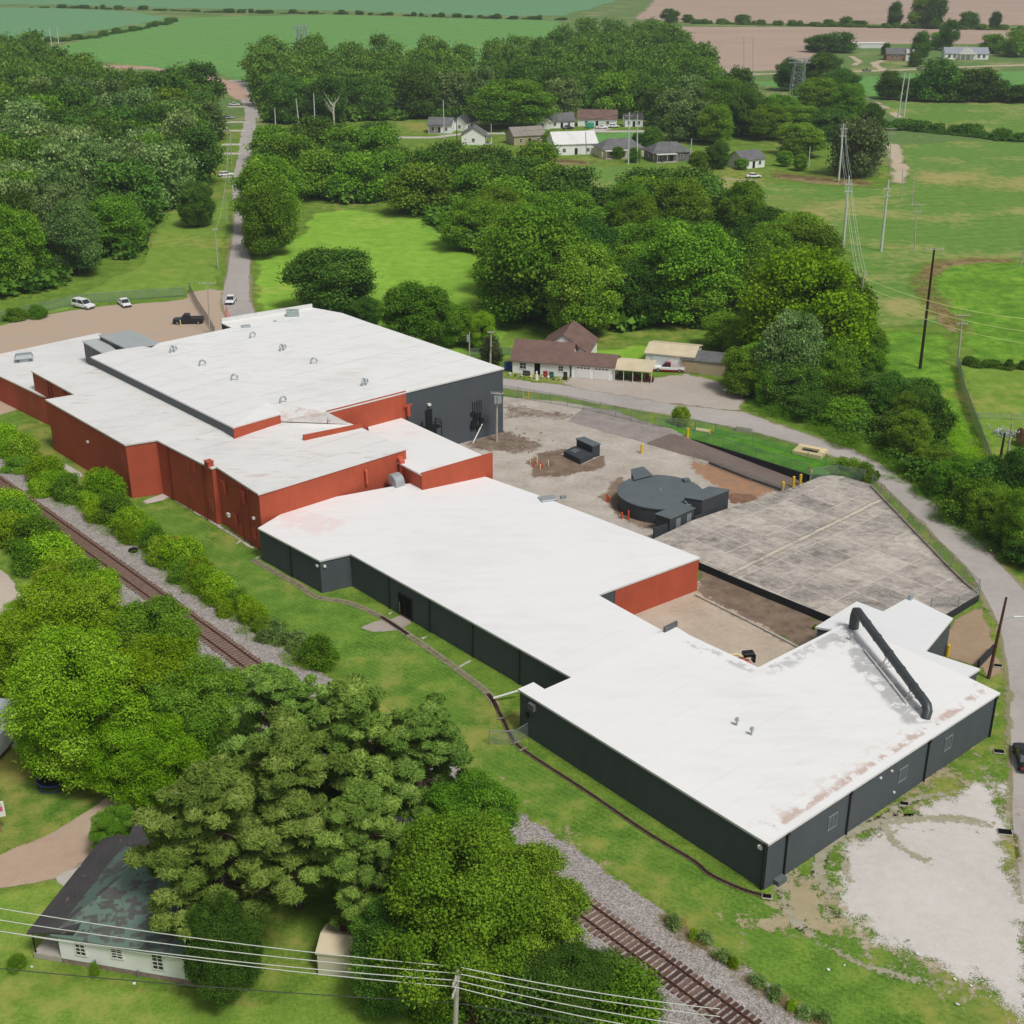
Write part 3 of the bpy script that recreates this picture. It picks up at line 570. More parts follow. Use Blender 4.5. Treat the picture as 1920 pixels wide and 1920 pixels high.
def wing(P, z, wall, roof, label, base=-.6, over=.14, trim=None, thick=.22):
    W = [Vector(G(p[0], p[1], p[2] if len(p) > 2 else z)) for p in P]; W = [Vector(p) for p in ccw([tuple(p) for p in W])]
    b = MB(); b.prism([p-Vector((0, 0, thick)) for p in W], base); wl = b.build('wing', wall, FAC); wl['label'] = label
    r = MB(); O = offset(W, over); r.prism(O, [p.z-thick for p in O]); ro = r.build('roof', [roof, trim or M['trim']], wl)
    for q in ro.data.polygons: q.material_index = 0 if q.normal.z > .5 else 1
    return wl, W
def wallpiece(parent, name, A, B, z0, z1, th, mat, out=.03, label=None):   # slab lying on a wall, th thick
    d = (B-A).normalized(); n = Vector((d.y, -d.x, 0)); m = (A+B)/2+n*(out)
    b = MB(); b.box((m.x, m.y, (z0+z1)/2), ((B-A).length, th, z1-z0), math.atan2(d.y, d.x)); o = b.build(name, mat, parent)
    if label: o['label'] = label
    return o
# near wing
a1, a2, a3 = G(1441, 1580, 4.8), G(1872, 1299, 4.8), G(975, 1292, 4.8)
for v_ in (a1, a2, a3): v_.z = 0
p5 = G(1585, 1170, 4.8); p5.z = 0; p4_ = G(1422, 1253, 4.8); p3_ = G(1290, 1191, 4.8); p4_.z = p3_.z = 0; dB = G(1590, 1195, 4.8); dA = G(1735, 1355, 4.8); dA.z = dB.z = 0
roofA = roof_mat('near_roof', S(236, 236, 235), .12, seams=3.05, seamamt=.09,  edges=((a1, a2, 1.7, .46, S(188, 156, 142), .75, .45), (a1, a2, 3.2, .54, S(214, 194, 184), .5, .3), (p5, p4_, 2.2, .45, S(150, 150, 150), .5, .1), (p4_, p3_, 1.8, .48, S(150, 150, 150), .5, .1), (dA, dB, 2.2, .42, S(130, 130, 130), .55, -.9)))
WA, PA = wing([(975, 1292), (1441, 1580), (1872, 1299), (1808, 1268), (1660, 1202.5), (1585, 1170), (1422, 1253), (1290, 1191), (1268, 1177), (1245, 1184), (1071, 1272), (1021, 1294), (1000, 1281)], 4.8, M['char'], roofA, 'near charcoal wing of the factory', base=-1.3)
# annex behind it
WA2, PA2 = wing([(1533, 1175), (1607, 1129), (1656, 1148), (1706, 1120.5), (1784, 1159), (1733, 1221), (1834, 1254), (1806, 1272), (1700, 1236), (1600, 1196), (1566, 1180)], 4.35, M['char'], roof_mat('annex_roof', S(228, 230, 230), .15), 'small lower annex at the back of the near wing', base=-1.3)
# middle wing
WB, PB = wing([(486, 990), (600, 1050), (657, 1037), (1067.5, 1266), (1085, 1276), (1255, 1190), (1242, 1184), (1118, 1115), (1310, 1045), (1000, 926), (885, 886), (740, 912), (560, 945)], 4.4, M['char'], roof_mat('middle_roof', S(235, 235, 235), .10, seams=3.05, seamamt=.09, edges=((G(657, 1037, 0), G(486, 990, 0), 6, .4, S(232, 212, 210), .55, 0),)), 'long low charcoal middle wing', base=-.6)
e1, e2 = G(1118, 1115, 4.4), G(1310, 1045, 4.4); e1.z = e2.z = 0
wallpiece(WB, 'wall_panel', e1+(e2-e1)*.175, e2, -.3, 4.15, .1, M['red'], .02, 'brick red end wall')
# red block
roofC = roof_mat('red_block_roof', S(226, 225, 223), .95, blotch=(.7, (2, 3, 0), S(206, 186, 180)), seams=4.5)
cz = lambda x, y: 8.6
WC, PC = wing([(485, 925, 8.1), (761, 840, 8.2), (678, 803, 8.25), (569, 826, 8.2), (400, 870, 8.15)], 8.1, M['red'], roofC, 'two storey brick red corner block', base=-.4)
WC2, PC2 = wing([(60, 695, 8.1), (142, 740, 8.1), (87, 749, 8.0), (235, 833, 8.0), (294, 824, 8.1), (397, 877, 8.1), (569, 826, 8.22), (678, 803, 8.4), (655, 794, 8.6), (625, 783, 8.7), (560, 780, 8.7), (500, 790, 8.6), (440, 805, 8.5), (330, 757, 8.5), (200, 690, 8.5), (110, 678, 8.4)], 8.1, M['red'], roofC, 'long two storey brick red block beside the railway', base=-.4)
pA, pB = G(569, 826, 8.2), G(678, 803, 8.3); b = MB(); rz_ = az(pA, pB); b.box(((pA.x+pB.x)/2, (pA.y+pB.y)/2, 8.5), ((pB-pA).length, .35, .95), rz_); b.build('parapet', M['red'], FAC)
b = MB(); q_ = [G(521, 790, 8.75), G(657, 795, 8.7), G(612, 772, 10.45), G(500, 752, 10.45)]; b.add(q_, [(0, 1, 2), (0, 2, 3)]); b.build('roof', roofC, FAC)
# raised clerestory
WF, PF = wing([(172, 669, 9.95), (437, 800, 9.9), (525, 775, 9.95), (500, 752, 10.44), (376, 697, 10.44), (288, 653, 10.44), (265, 650, 10.3), (213, 657, 10.0)], 9.5, M['grey2'], roof_mat('raised_roof', S(230, 229, 228), .5, seams=4.5), 'long raised roof with a dark grey side', base=6)
f1, f2 = G(437, 801, 9.9), G(525, 776, 9.95); f1.z = f2.z = 0
wallpiece(WF, 'wall_panel', f1, f2, 8.0, 9.68, .12, M['red'], .02, 'brick red end')
# big rear hall
WE, PE = wing([(943, 690), (757, 735), (612, 772), (502, 753), (376, 697), (285, 652), (300, 643), (436, 614.5), (415, 604.5), (585, 577), (640, 587), (685, 603)], 10.4, M['char'], roof_mat('rear_roof', S(233, 233, 231), .7, seams=5.2, blotch=(.35, (8, 1, 0), S(214, 206, 202))), 'large charcoal rear hall', base=-.3)
h1, h2, h3 = G(612, 772, 10.4), G(757, 735, 10.4), G(943, 690, 10.4)
for v_ in (h1, h2, h3): v_.z = 0
wallpiece(WE, 'wall_panel', h1, h2+(h2-h1).normalized()*.3, 6, 10.55, .14, M['red'], .05, 'brick red stretch of the hall wall')
pr = MB(); q1, q2 = G(415, 604.5, 10.4), G(585, 577, 10.4); m_ = (q1+q2)/2; pr.box((m_.x, m_.y, 10.75), ((q2-q1).length, .35, .7), az(q1, q2)); pr.build('parapet', M['trim'], WE)
# low block at the left
WL, PL = wing([(-90, 659), (0, 704), (76, 740), (110, 750), (230, 690), (235, 660), (240, 640), (183, 625), (0, 664), (-90, 684)], 4.8, M['red'], roof_mat('low_roof', S(228, 227, 225), .5, blotch=(.4, (1, 9, 0), S(206, 190, 184))), 'low brick red wing at the far end', base=-.3)
# grey roof boxes
WG, PG = wing([(187, 628), (245, 619), (298, 643), (240, 654)], 9.5, M['grey2'], plain('grey_roof', S(164, 172, 172), .5, .3, .05, .5), 'grey stair tower with flat grey roof', base=4)
WG2, PG2 = wing([(156, 639), (187, 634), (215, 655), (192, 660)], 8.6, M['grey2'], plain('grey_roof_b', S(184, 190, 190), .5, .3, .05, .5), 'small grey stair box', base=4)
# block with parapet between red block and yard
WD, PD = wing([(791, 889), (921, 862), (736, 777), (690, 790), (700, 840), (752, 869)], 6.6, M['red'], roof_mat('parapet_roof', S(233, 232, 231), .4, blotch=(.4, (4, 4, 0), S(226, 206, 200))), 'brick red block with a parapet', base=-.3)
d1, d2 = G(791, 889, 6.6), G(921, 862, 6.6); dd_ = (d2-d1).normalized(); dn_ = Vector((dd_.y, -dd_.x, 0)); b = MB(); P4 = [d1+dn_*.16-dd_*.1, d2+dn_*.16+dd_*.15, d2-dn_*.16+dd_*.15, d1-dn_*.16-dd_*.1]
b.prism([Vector((p.x, p.y, z)) for p, z in zip(P4, (6.75, 7.6, 7.6, 6.75))], 3.0); b.build('parapet', M['red'], WD)
m0 = G(570, 826, 0)
b = MB(); cpx = G(392, 872, 8.2); b.box((cpx.x, cpx.y, 8.3), (1.0, .8, .9), R(-49.5)); b.box((cpx.x, cpx.y, 8.78), (1.15, .95, .08), R(-49.5)); b.build('chimney', M['red'], FAC)
b = MB(); ps = G(1257, 1178, 4.9); b.box((ps.x, ps.y, 4.95), (2.0, .25, .9), az(G(1071, 1272, 4.8), G(1245, 1184, 4.8))); b.build('parapet', M['grey2'], FAC)
# openings, downpipes and lamps on the walls
M['glass'] = plain('dark_glass', S(46, 52, 58), .15, .6, .2, 3); M['screen'] = plain('window_screen', S(88, 93, 97), .6, .3, .1, 3); M['black'] = plain('black_steel', S(26, 28, 31), .5, .4, .1, 3)
M['white'] = plain('white_paint', S(226, 226, 222), .5, .35, .05, 3); M['frame'] = plain('grey_frame', S(120, 126, 130), .5, .35, .05, 3)
M['redlite'] = painted('red_infill', S(182, 84, 64), .08); M['darkvoid'] = plain('dark_interior', S(16, 17, 19), .9, .1, .1, 3)
def put(parent, name, px, py, A, B, wdt, hgt, th, mat, label=None, rim=None):
    c = hit(px, py, A, B); d = (B-A).normalized(); n = Vector((d.y, -d.x, 0)); n = n if n.y < 0 else -n
    q = c+n*(th*.5-.01); b = MB(); b.box((q.x, q.y, c.z), (wdt, th, hgt), math.atan2(d.y, d.x)); o = b.build(name, mat, parent)
    if rim:
        q2 = c+n*(th*.5+.01)
        b = MB(); rz = math.atan2(d.y, d.x); e = .09
        for sx, sz, w_, h_ in ((0, hgt/2, wdt+2*e, e), (0, -hgt/2, wdt+2*e, e*1.5), (-wdt/2, 0, e, hgt-e*1.4), (wdt/2, 0, e, hgt-e*1.4), (0, 0, e*.6, hgt-e*1.4)):
            cc = q2+d*sx; b.box((cc.x, cc.y, c.z+sz), (w_, th+.04, h_), rz)
        b.build('frame', rim, o)
    if label: o['label'] = label
    return o
for x, y in ((1560, 1540), (1692, 1451), (1777, 1393)): put(WA, 'window', x, y, a1, a2, 1.15, 1.35, .06, M['screen'], rim=M['frame'])
def pipe(parent, px, py0, A, B, z0, z1, r, mat):
    c = hit(px, py0, A, B); d = (B-A).normalized(); n = Vector((d.y, -d.x, 0)); n = n if n.y < 0 else -n
    q = c+n*(r+.02); b = MB(); b.cyl((q.x, q.y, z0), (q.x, q.y, z1), r, n=8); b.box((q.x, q.y, z1-.12), (r*3.4, r*3, .28), math.atan2(d.y, d.x)); return b.build('downpipe', mat, parent)
for x, y in ((1476, 1560), (1595, 1482), (1742, 1388), (1866, 1310)): pipe(WA, x, y, a1, a2, -.6, 4.6, .09, M['black'])
pipe(WA, 1437, 1584, a3, a1, -.4, 4.6, .11, M['black'])
for x, y in ((1671, 1445), (1650, 1458), (1675, 1485)): put(WA, 'wall_lamp', x, y, a1, a2, .2, .16, .16, M['white'])
put(WA, 'wall_lamp', 1428, 1587, a3, a1, .4, .28, .3, M['white'])
put(WA, 'meter_box', 1001, 1324, a3, a1, .8, .7, .45, M['grey2']); put(WA, 'meter_box', 990, 1340, a3, a1, .3, .5, .25, M['black'])
put(WA, 'gas_meter', 1457, 1650, a1, a2, 1.1, .8, .6, M['grey2'])
b1, b2 = G(657, 1037, 4.4), G(1067.5, 1266, 4.4); b1.z = b2.z = 0
for x, y in ((730, 1092), (806, 1135), (887, 1180), (975, 1228)): pipe(WB, x, y, b1, b2, -.3, 4.2, .06, M['black'])
dr = put(WB, 'loading_door', 761, 1136, b1, b2, 2.4, 2.6, .12, M['darkvoid'], rim=M['black'])
g1, g2 = G(486, 990, 4.4), G(600, 1050, 4.4); g1.z = g2.z = 0
pipe(WB, 545, 1035, g1, g2, -.3, 4.2, .06, M['black']); put(WB, 'wall_lamp', 596, 1060, g1, g2, .3, .25, .25, M['white'])
gg = G(657, 1037, 4.4); gg.z = 0; put(WB, 'wall_lamp', 608, 1061, g2, gg, .3, .25, .25, M['white'])
c1, c2 = G(294, 824, 8.1), G(485, 925, 8.1); c1.z = c2.z = 0
for x, y in ((353, 872), (362, 876), (417, 912), (455, 932), (357, 922), (397, 948), (440, 974), (475, 998)): put(WC2 if x < 380 else WC, 'bricked_window', x, y, c1, c2, 1.0, 1.6, .06, M['redlite'])
for x in (314, 380, 450, 464): pipe(WC, x, 870+(x-380)*.55, c1, c2, -.2, 7.9, .08, plain('red_pipe', S(110, 38, 28), .6, .3, .1, 2))
put(WC, 'wall_lamp', 430, 965, c1, c2, .5, .5, .3, M['white']); put(WC, 'wall_lamp', 477, 971, c1, c2, .3, .3, .3, M['white'])
c3 = G(87, 749, 8.0); c4 = G(235, 833, 8.0); c3.z = c4.z = 0
for x, y in ((128, 793), (226, 851)): put(WC2, 'bricked_window', x, y, c3, c4, 1.0, 1.8, .06, M['redlite'])
put(WC2, 'wall_lamp', 166, 828, c3, c4, .3, .3, .3, M['white'])
c5 = G(60, 695, 8.1); c5.z = 0; c6 = G(142, 740, 8.1); c6.z = 0
for x in (92, 98, 124): pipe(WC2, x, 730+(x-92)*.6, c5, c6, 3, 7.9, .1, plain('red_pipe_b', S(120, 44, 34), .6, .3, .1, 2))
# pipes and fan hood on the red end wall
k1, k2 = G(485, 925, 8.1), G(757, 842, 8.15); k1.z = k2.z = 0
M['redpipe'] = plain('red_duct', S(190, 84, 60), .5, .35, .1, 2)
for px, py, r_, z0, z1 in ((748, 858, .42, 4.4, 7.1), (684, 872, .2, 5.0, 6.9)):
    c = hit(px, py, k1, k2); n_ = Vector(((k2-k1).y, -(k2-k1).x, 0)).normalized(); n_ = n_ if n_.y < 0 else -n_
    b = MB(); q = c+n_*r_*1.6; L = [(c.x, c.y, z1)]+[(c.x+n_.x*r_*1.6*math.sin(t), c.y+n_.y*r_*1.6*math.sin(t), z1-r_*1.6+r_*1.6*math.cos(t)) for t in (.4, .8, 1.2, 1.57)]+[(q.x, q.y, z0)]
    b.tube(L, r_, 12); b.build('duct', M['redpipe'], WC, smooth=True)
b = MB(); c = G(741, 908, 4.4); pts = 9; W_ = .8
for sgn in (0,):
    vs, fs = [], []
    for side in (-.7, .7):
        for i in range(pts+1):
            t = math.pi*i/pts*.62+.2; vs.append((c.x+WU.x*math.cos(t)*1.3+WV.x*side, c.y+WU.y*math.cos(t)*1.3+WV.y*side, 4.6+math.sin(t)*1.35))
        vs.append((c.x-WU.x*.5+WV.x*side, c.y-WU.y*.5+WV.y*side, 4.45)); vs.append((c.x+WU.x*1.2+WV.x*side, c.y+WU.y*1.2+WV.y*side, 4.45))
    m2 = pts+3
    fs = [tuple(range(m2))[::-1], tuple(range(m2, 2*m2))]+[(i, (i+1) % m2, m2+(i+1) % m2, m2+i) for i in range(m2)]
    b.add(vs, fs)
M['galv'] = plain('galvanised_metal', S(168, 174, 178), .4, .5, .08, 2, metal=.3); b.build('exhaust_hood', M['galv'], WB)
# black stair and switchgear on the rear hall wall
def along(px, py): return hit(px, py, h2, h3)
s_ = (h3-h2).normalized(); nO = Vector((s_.y, -s_.x, 0)); nO = nO if nO.y < 0 else -nO
b = MB(); d0 = along(803, 775); rz = math.atan2(s_.y, s_.x)
b.box((d0.x+nO.x*.1, d0.y+nO.y*.1, 5.6), (1.1, .2, 2.4), rz)
L0 = d0+nO*.9; b.box((L0.x, L0.y, 4.3), (2.6, 1.6, .12), rz)
for sx in (-1.2, 1.2):
    for sy in (.2, 1.6): q = d0+s_*sx+nO*sy; b.cyl((q.x, q.y, 0), (q.x, q.y, 5.3), .07, n=6)
for zz in (4.8, 5.3):
    b.cyl(tuple(d0+s_*1.2+nO*1.6+Vector((0, 0, zz-d0.z))), tuple(d0-s_*1.2+nO*1.6+Vector((0, 0, zz-d0.z))), .05, n=6)
    b.cyl(tuple(d0+s_*1.2+nO*.2+Vector((0, 0, zz-d0.z))), tuple(d0+s_*1.2+nO*1.6+Vector((0, 0, zz-d0.z))), .05, n=6)
for off in (.3, 1.5):
    t0 = d0-s_*1.2+nO*off; t1 = d0-s_*6.2+nO*off
    for up_ in (0, 1.0): b.cyl((t0.x, t0.y, 4.25+up_), (t1.x, t1.y, .1+up_), .12 if up_ == 0 else .05, n=6)
for i in range(16):
    q = d0-s_*(1.3+i*.31)+nO*.9; b.box((q.x, q.y, 4.15-i*.26), (.3, 1.2, .05), rz)
b.build('fire_stair', M['black'], WE)
c = along(803, 757); b = MB(); b.box((c.x+nO.x*.2, c.y+nO.y*.2, 7.6), (.5, .4, .3), rz); b.build('wall_lamp', M['white'], WE)
b = MB(); rr = random.Random(3)
for i in range(16):
    q = along(893+rr.uniform(-9, 9), 785+rr.uniform(-10, 18)); wq = rr.uniform(.3, .8); b.box((q.x+nO.x*.15, q.y+nO.y*.15, q.z), (wq, rr.uniform(.2, .4), rr.uniform(.3, .9)), rz)
for i in range(5):
    q = along(886+i*4, 790); b.cyl((q.x+nO.x*.1, q.y+nO.y*.1, 2.2), (q.x+nO.x*.1, q.y+nO.y*.1, 6.2), .05, n=6)
b.build('electrical_boxes', M['black'], WE)
b = MB(); q = along(762, 775); b.cyl((q.x+nO.x*.6, q.y+nO.y*.6, 6.8), (q.x+nO.x*.6, q.y+nO.y*.6, 8.4), .28, n=10); b.box((q.x+nO.x*.6, q.y+nO.y*.6, 8.5), (1.3, .2, .15), rz); b.build('vent_stack', M['redpipe'], WD)
# goose-neck vents, hatches and units on the roofs
def goose(px, py, z, parent, rz, s=1.0, mat=None):
    c = G(px, py, z); b = MB(); dx, dy = math.cos(rz), math.sin(rz)
    L = [(c.x-dx*.5*s, c.y-dy*.5*s, z-.1), (c.x-dx*.5*s, c.y-dy*.5*s, z+.5*s)]+[(c.x-dx*.5*s*math.cos(t), c.y-dy*.5*s*math.cos(t), z+.5*s+.5*s*math.sin(t)) for t in (.5, 1.0, 1.57, 2.1, 2.6, 3.14)]+[(c.x+dx*.5*s, c.y+dy*.5*s, z+.32*s)]
    b.tube(L, .15*s, 9); return b.build('gooseneck_vent', mat or M['galv'], parent, smooth=True)
for x, y in ((474, 633), (380, 686), (589, 682), (440, 713), (531, 755)): goose(x, y, 10.4, WE, R(0+(x*7) % 40), .9)
for x, y in ((323, 660), (528, 657), (682, 722)):
    goose(x, y, 10.4, WE, R(75), .95); goose(x+6, y-1, 10.4, WE, R(75), .8)
b = MB(); c = G(549, 592, 10.4); b.box((c.x, c.y, 10.9), (2.2, 1.5, 1.0), R(10), .05); b.cyl((c.x, c.y, 11.4), (c.x, c.y, 11.5), .5, n=14); b.build('air_conditioner', plain('ac_green', S(150, 166, 160), .5, .4, .1, 3), WE)
for x, y, s_x in ((461, 613, 1.5), (516, 603, .5), (618, 790, .4)):
    c = G(x, y, 10.4); b = MB(); b.box((c.x, c.y, 10.5), (s_x, s_x*.8, .25), R(20), .03); b.build('roof_hatch', M['galv'], WE)
c = G(46, 677, 4.8); b = MB(); b.box((c.x, c.y, 5.1), (1.5, 1.5, .6), R(20)); b.box((c.x, c.y, 5.75), (3.0, 2.2, .6), R(20), .05, (.85, .8)); b.build('vent_hood', M['galv'], WL)
for x, y in ((1381, 1360), (1409, 1378)):
    c = G(x, y, 4.8); b = MB(); b.cyl((c.x, c.y, 4.7), (c.x, c.y, 5.35), .1, n=10); b.cyl((c.x, c.y, 5.35), (c.x, c.y, 5.6), .22, .16, n=12); b.build('roof_vent', M['galv'], WA)
c = G(1595, 1200, 4.8); b = MB(); b.cyl((c.x, c.y, 4.7), (c.x, c.y, 5.5), .12, n=10); b.cyl((c.x, c.y, 5.4), (c.x, c.y, 5.6), .2, .15, n=12); b.build('roof_vent', M['galv'], WA)
c = G(1707, 1124, 4.35); b = MB(); b.box((c.x, c.y, 4.65), (.5, .4, .5), R(40)); b.build('roof_vent', M['galv'], WA2)
c = G(694, 786, 7); b = MB(); b.cyl((c.x+1, c.y, 6.95), (c.x+1, c.y, 7.12), .9, .6, n=18); b.build('roof_hatch', M['white'], WD)
for i, (x, y) in enumerate(((1190, 745+0), )): pass
c = G(1030, 936, 4.4); b = MB(); b.box((c.x-.2, c.y, 4.5), (2.2, 1.6, .25), R(20), .03); b.box((c.x+1.8, c.y+.3, 4.6), (.8, .3, .4), R(20)); b.build('roof_hatch', M['galv'], WB)
# big black duct lying over the near roof
M['duct'] = plain('dark_duct', S(72, 76, 80), .4, .45, .12, 1.2, metal=.2)
r0 = G(1602, 1172, 4.35); t0 = G(1606, 1143, 6.9); e0 = G(1722, 1300, 6.0); e1_ = G(1738, 1322, 5.7); e2_ = G(1736, 1343, 5.0)
b = MB(); r0 = Vector((t0.x-.1, t0.y-.1, 4.2))
D = (e0-t0).normalized(); L = [r0, r0+Vector((0, 0, 2.0)), t0+Vector((0, 0, -.15)), t0+D*.35, t0+D*1.0]+[t0+(e0-t0)*f for f in (.2, .4, .6, .8, 1)]+[e0+(e1_-e0)*.6+Vector((0, 0, .05)), e1_, e1_+(e2_-e1_)*.5+Vector((.12, 0, 0)), Vector((e2_.x, e2_.y, 4.75))]
b.tube(L, [.55, .52, .48, .46, .45, .45, .45, .45, .45, .45, .46, .46, .46, .44], 18); dk = b.build('roof_duct', M['duct'], FAC, smooth=True)
for f in (.18, .36, .55, .74, .93):
    c = t0+(e0-t0)*f; b = MB(); b.cyl(tuple(c-D*.05), tuple(c+D*.05), .5, n=18); b.build('duct_collar', M['duct'], dk)
for a_, c_ in ((e0, e1_), (e1_, e2_)):
    dd = (c_-a_).normalized(); b = MB(); b.cyl(tuple(a_+dd*.3-dd*.04), tuple(a_+dd*.3+dd*.04), .5, n=18); b.build('duct_collar', M['duct'], dk)
for f in (.55, .93):
    c = t0+(e0-t0)*f; b = MB(); s2 = Vector((-D.y, D.x, 0)).normalized()
    for sgn in (-1, 1):
        q = c+s2*sgn*.55; b.cyl((q.x-.1, q.y-.1, 4.78), (c.x+s2.x*sgn*.25, c.y+s2.y*sgn*.25, c.z-.35), .06, n=6)
        q = c+s2*sgn*.5-D*.7; b.cyl((q.x, q.y, 4.78), (c.x, c.y, c.z-.4), .05, n=6)
    b.box((c.x, c.y, 4.9), (1.5, .12, .1), az(Vector((0, 0, 0)), s2)); b.build('duct_stand', M['white'], dk)
b = MB(); c1_ = t0+(e0-t0)*.3+Vector((-.9, -.5, 0)); c2_ = t0+(e0-t0)*.97+Vector((-.9, -.6, 0))
b.tube([(c1_.x, c1_.y, 5.0), ((c1_.x+c2_.x)/2, (c1_.y+c2_.y)/2, 5.05), (c2_.x, c2_.y, 5.0)], .07, 8); b.build('conduit', M['white'], FAC)
# drainage channel along the SW side
M['chan'] = plain('channel_concrete', S(150, 140, 126), .9, .15, .15, 2, bump=.2); M['chandark'] = plain('channel_bed', S(58, 42, 38), .9, .1, .3, 1)
chp = [(473, 1050), (505, 1068), (560, 1098), (592, 1120), (650, 1130), (700, 1150), (722, 1162), (757, 1185), (810, 1222), (860, 1258), (915, 1302), (940, 1345), (965, 1392), (1000, 1420), (1100, 1485), (1210, 1560), (1300, 1615), (1330, 1640), (1390, 1668), (1430, 1680)]
cp = spline([tuple(G(*p)[:2]) for p in chp], 6)
DR = thing('drainage_channel', cp[0], 'narrow concrete drainage channel winding along the grass below the grey walls', 'channel')
def ribbon(b, pts, off, wd, z0, z1):
    for i in range(len(pts)-1):
        a_, c_ = pts[i], pts[i+1]; d = (c_-a_).normalized(); n = Vector((-d.y, d.x, 0)); m_ = (a_+c_)/2+n*off
        b.box((m_.x, m_.y, (z0+z1)/2), ((c_-a_).length+.05, wd, z1-z0), az(a_, c_))
b = MB(); ribbon(b, cp[:64], .32, .2, 0, .1); ribbon(b, cp[:64], -.32, .14, 0, .09); b.build('channel_wall', M['chan'], DR)
M['silt'] = plain('channel_silt', S(128, 124, 92), .95, .1, .35, 1.2)
for s0_, s1_, m_ in ((34, 44, 'chandark'), (60, 79, 'chandark'), (78, None, 'chandark'), (0, 35, 'silt'), (43, 61, 'silt')): b = MB(); ribbon(b, cp[s0_:s1_], 0, .3 if s0_ == 78 else .44, .02, .08 if m_ == 'silt' else .085); b.build('channel_bed', M[m_], DR)
b = MB(); ribbon(b, cp[64:], .2, .1, 0, .1); ribbon(b, cp[64:], -.2, .1, 0, .09); b.build('channel_wall', plain('channel_rust', S(112, 108, 76), .9, .1, .3, 1.5), DR)
for i in (66, 69, 72, 75):
    a_, c_ = cp[i], cp[i+1]; b = MB(); b.box(tuple((a_+c_)/2+Vector((0, 0, .17))), (.15, 1.0, .08), az(a_, c_)); b.build('channel_strut', M['chan'], DR)
tag(sheet('concrete_apron', [(672, 1178), (700, 1165), (730, 1160), (757, 1153), (774, 1165), (770, 1172), (745, 1184), (700, 1187)], .10, ground_mat('apron', [S(146, 136, 126), S(168, 156, 146), S(182, 172, 160)], scale=1, spread=.5, fine=.3, nz=.2), .3, .08, seed=95, step=.6))
for i, (p, q) in enumerate((((788, 1200), (802, 1192)), ((858, 1253), (884, 1238)), ((725, 1155), (736, 1148)), ((440, 1022), (455, 1012)), ((478, 1050), (492, 1040)))):
    sheet('gutter_slab', strip([p, q], .5), .11, M['conc'], .2, .03, seed=100+i, px=False, step=.6)
w0, w1 = G(925, 1309, .5), G(975, 1294, 1.2); b = MB(); b.tube([w0, w1], .11, 8); solo('drain_pipe', b, M['white'], 'white pipe bridging from the channel to the near charcoal wall', 'pipe')
b = MB(); L = [G(265, 940), G(300, 925), G(318, 915)]; 
sheet('foundation_strip', [(262, 942), (318, 920), (400, 975), (492, 1035), (486, 1040), (400, 985), (320, 935), (268, 948)], .10, M['conc'], .3, .1, seed=110, step=1)
sheet('foundation_strip', [(122, 868), (160, 890), (150, 900), (118, 880)], .10, M['conc'], .3, .1, seed=111, step=1)
# ------------------------------------------------------------------ trees
def leaf_mat(name, cols, trans=.25):
    m = bpy.data.materials.new(name); m.use_nodes = True; t = m.node_tree
    for n_ in list(t.nodes): t.nodes.remove(n_)
    k = N.__new__(N); k.m = m; k.t = t
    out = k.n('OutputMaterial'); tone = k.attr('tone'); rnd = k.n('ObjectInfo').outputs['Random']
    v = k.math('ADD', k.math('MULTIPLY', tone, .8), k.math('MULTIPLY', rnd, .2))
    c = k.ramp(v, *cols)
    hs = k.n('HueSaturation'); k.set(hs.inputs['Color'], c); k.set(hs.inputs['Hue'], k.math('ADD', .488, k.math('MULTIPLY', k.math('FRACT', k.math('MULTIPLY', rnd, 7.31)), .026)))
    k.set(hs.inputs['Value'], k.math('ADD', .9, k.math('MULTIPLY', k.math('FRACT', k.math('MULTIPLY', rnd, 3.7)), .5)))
    hs.inputs['Saturation'].default_value = 1.05
    d = k.n('BsdfDiffuse'); tr = k.n('BsdfTranslucent'); k.set(d.inputs[0], hs.outputs[0]); k.set(tr.inputs[0], hs.outputs[0])
    mx = k.n('MixShader'); mx.inputs[0].default_value = trans; t.links.new(d.outputs[0], mx.inputs[1]); t.links.new(tr.outputs[0], mx.inputs[2]); t.links.new(mx.outputs[0], out.inputs[0])
    return m
L_ = {}
L_['oak'] = leaf_mat('leaves_green', ((.1, S(72, 106, 38)), (.45, S(102, 140, 48)), (.75, S(130, 164, 62)), (.95, S(160, 186, 90))))
L_['dark'] = leaf_mat('leaves_dark', ((.1, S(54, 84, 36)), (.45, S(76, 110, 46)), (.75, S(100, 134, 58)), (.95, S(130, 156, 80))))
L_['wood'] = leaf_mat('leaves_woodland', ((.1, S(58, 88, 38)), (.45, S(82, 116, 46)), (.75, S(106, 140, 58)), (.95, S(136, 162, 82))))
L_['bright'] = leaf_mat('leaves_bright', ((.1, S(86, 120, 30)), (.45, S(122, 158, 42)), (.75, S(150, 182, 60)), (.95, S(180, 204, 88))))
L_['pale'] = leaf_mat('leaves_pale', ((.1, S(76, 102, 54)), (.45, S(108, 136, 76)), (.75, S(138, 162, 98)), (.95, S(168, 186, 132))))
L_['pine'] = leaf_mat('needles', ((.1, S(62, 86, 40)), (.45, S(100, 126, 58)), (.75, S(130, 154, 76)), (.95, S(164, 180, 106))), .12)
L_['maroon'] = leaf_mat('leaves_maroon', ((.1, S(56, 68, 42)), (.5, S(86, 98, 62)), (.95, S(120, 128, 84))))
L_['brown'] = leaf_mat('dry_weeds', ((.1, S(118, 104, 70)), (.5, S(150, 136, 92)), (.95, S(176, 166, 116))))
M['bark'] = plain('bark', S(104, 90, 78), .95, .1, .3, 3, bump=.3)
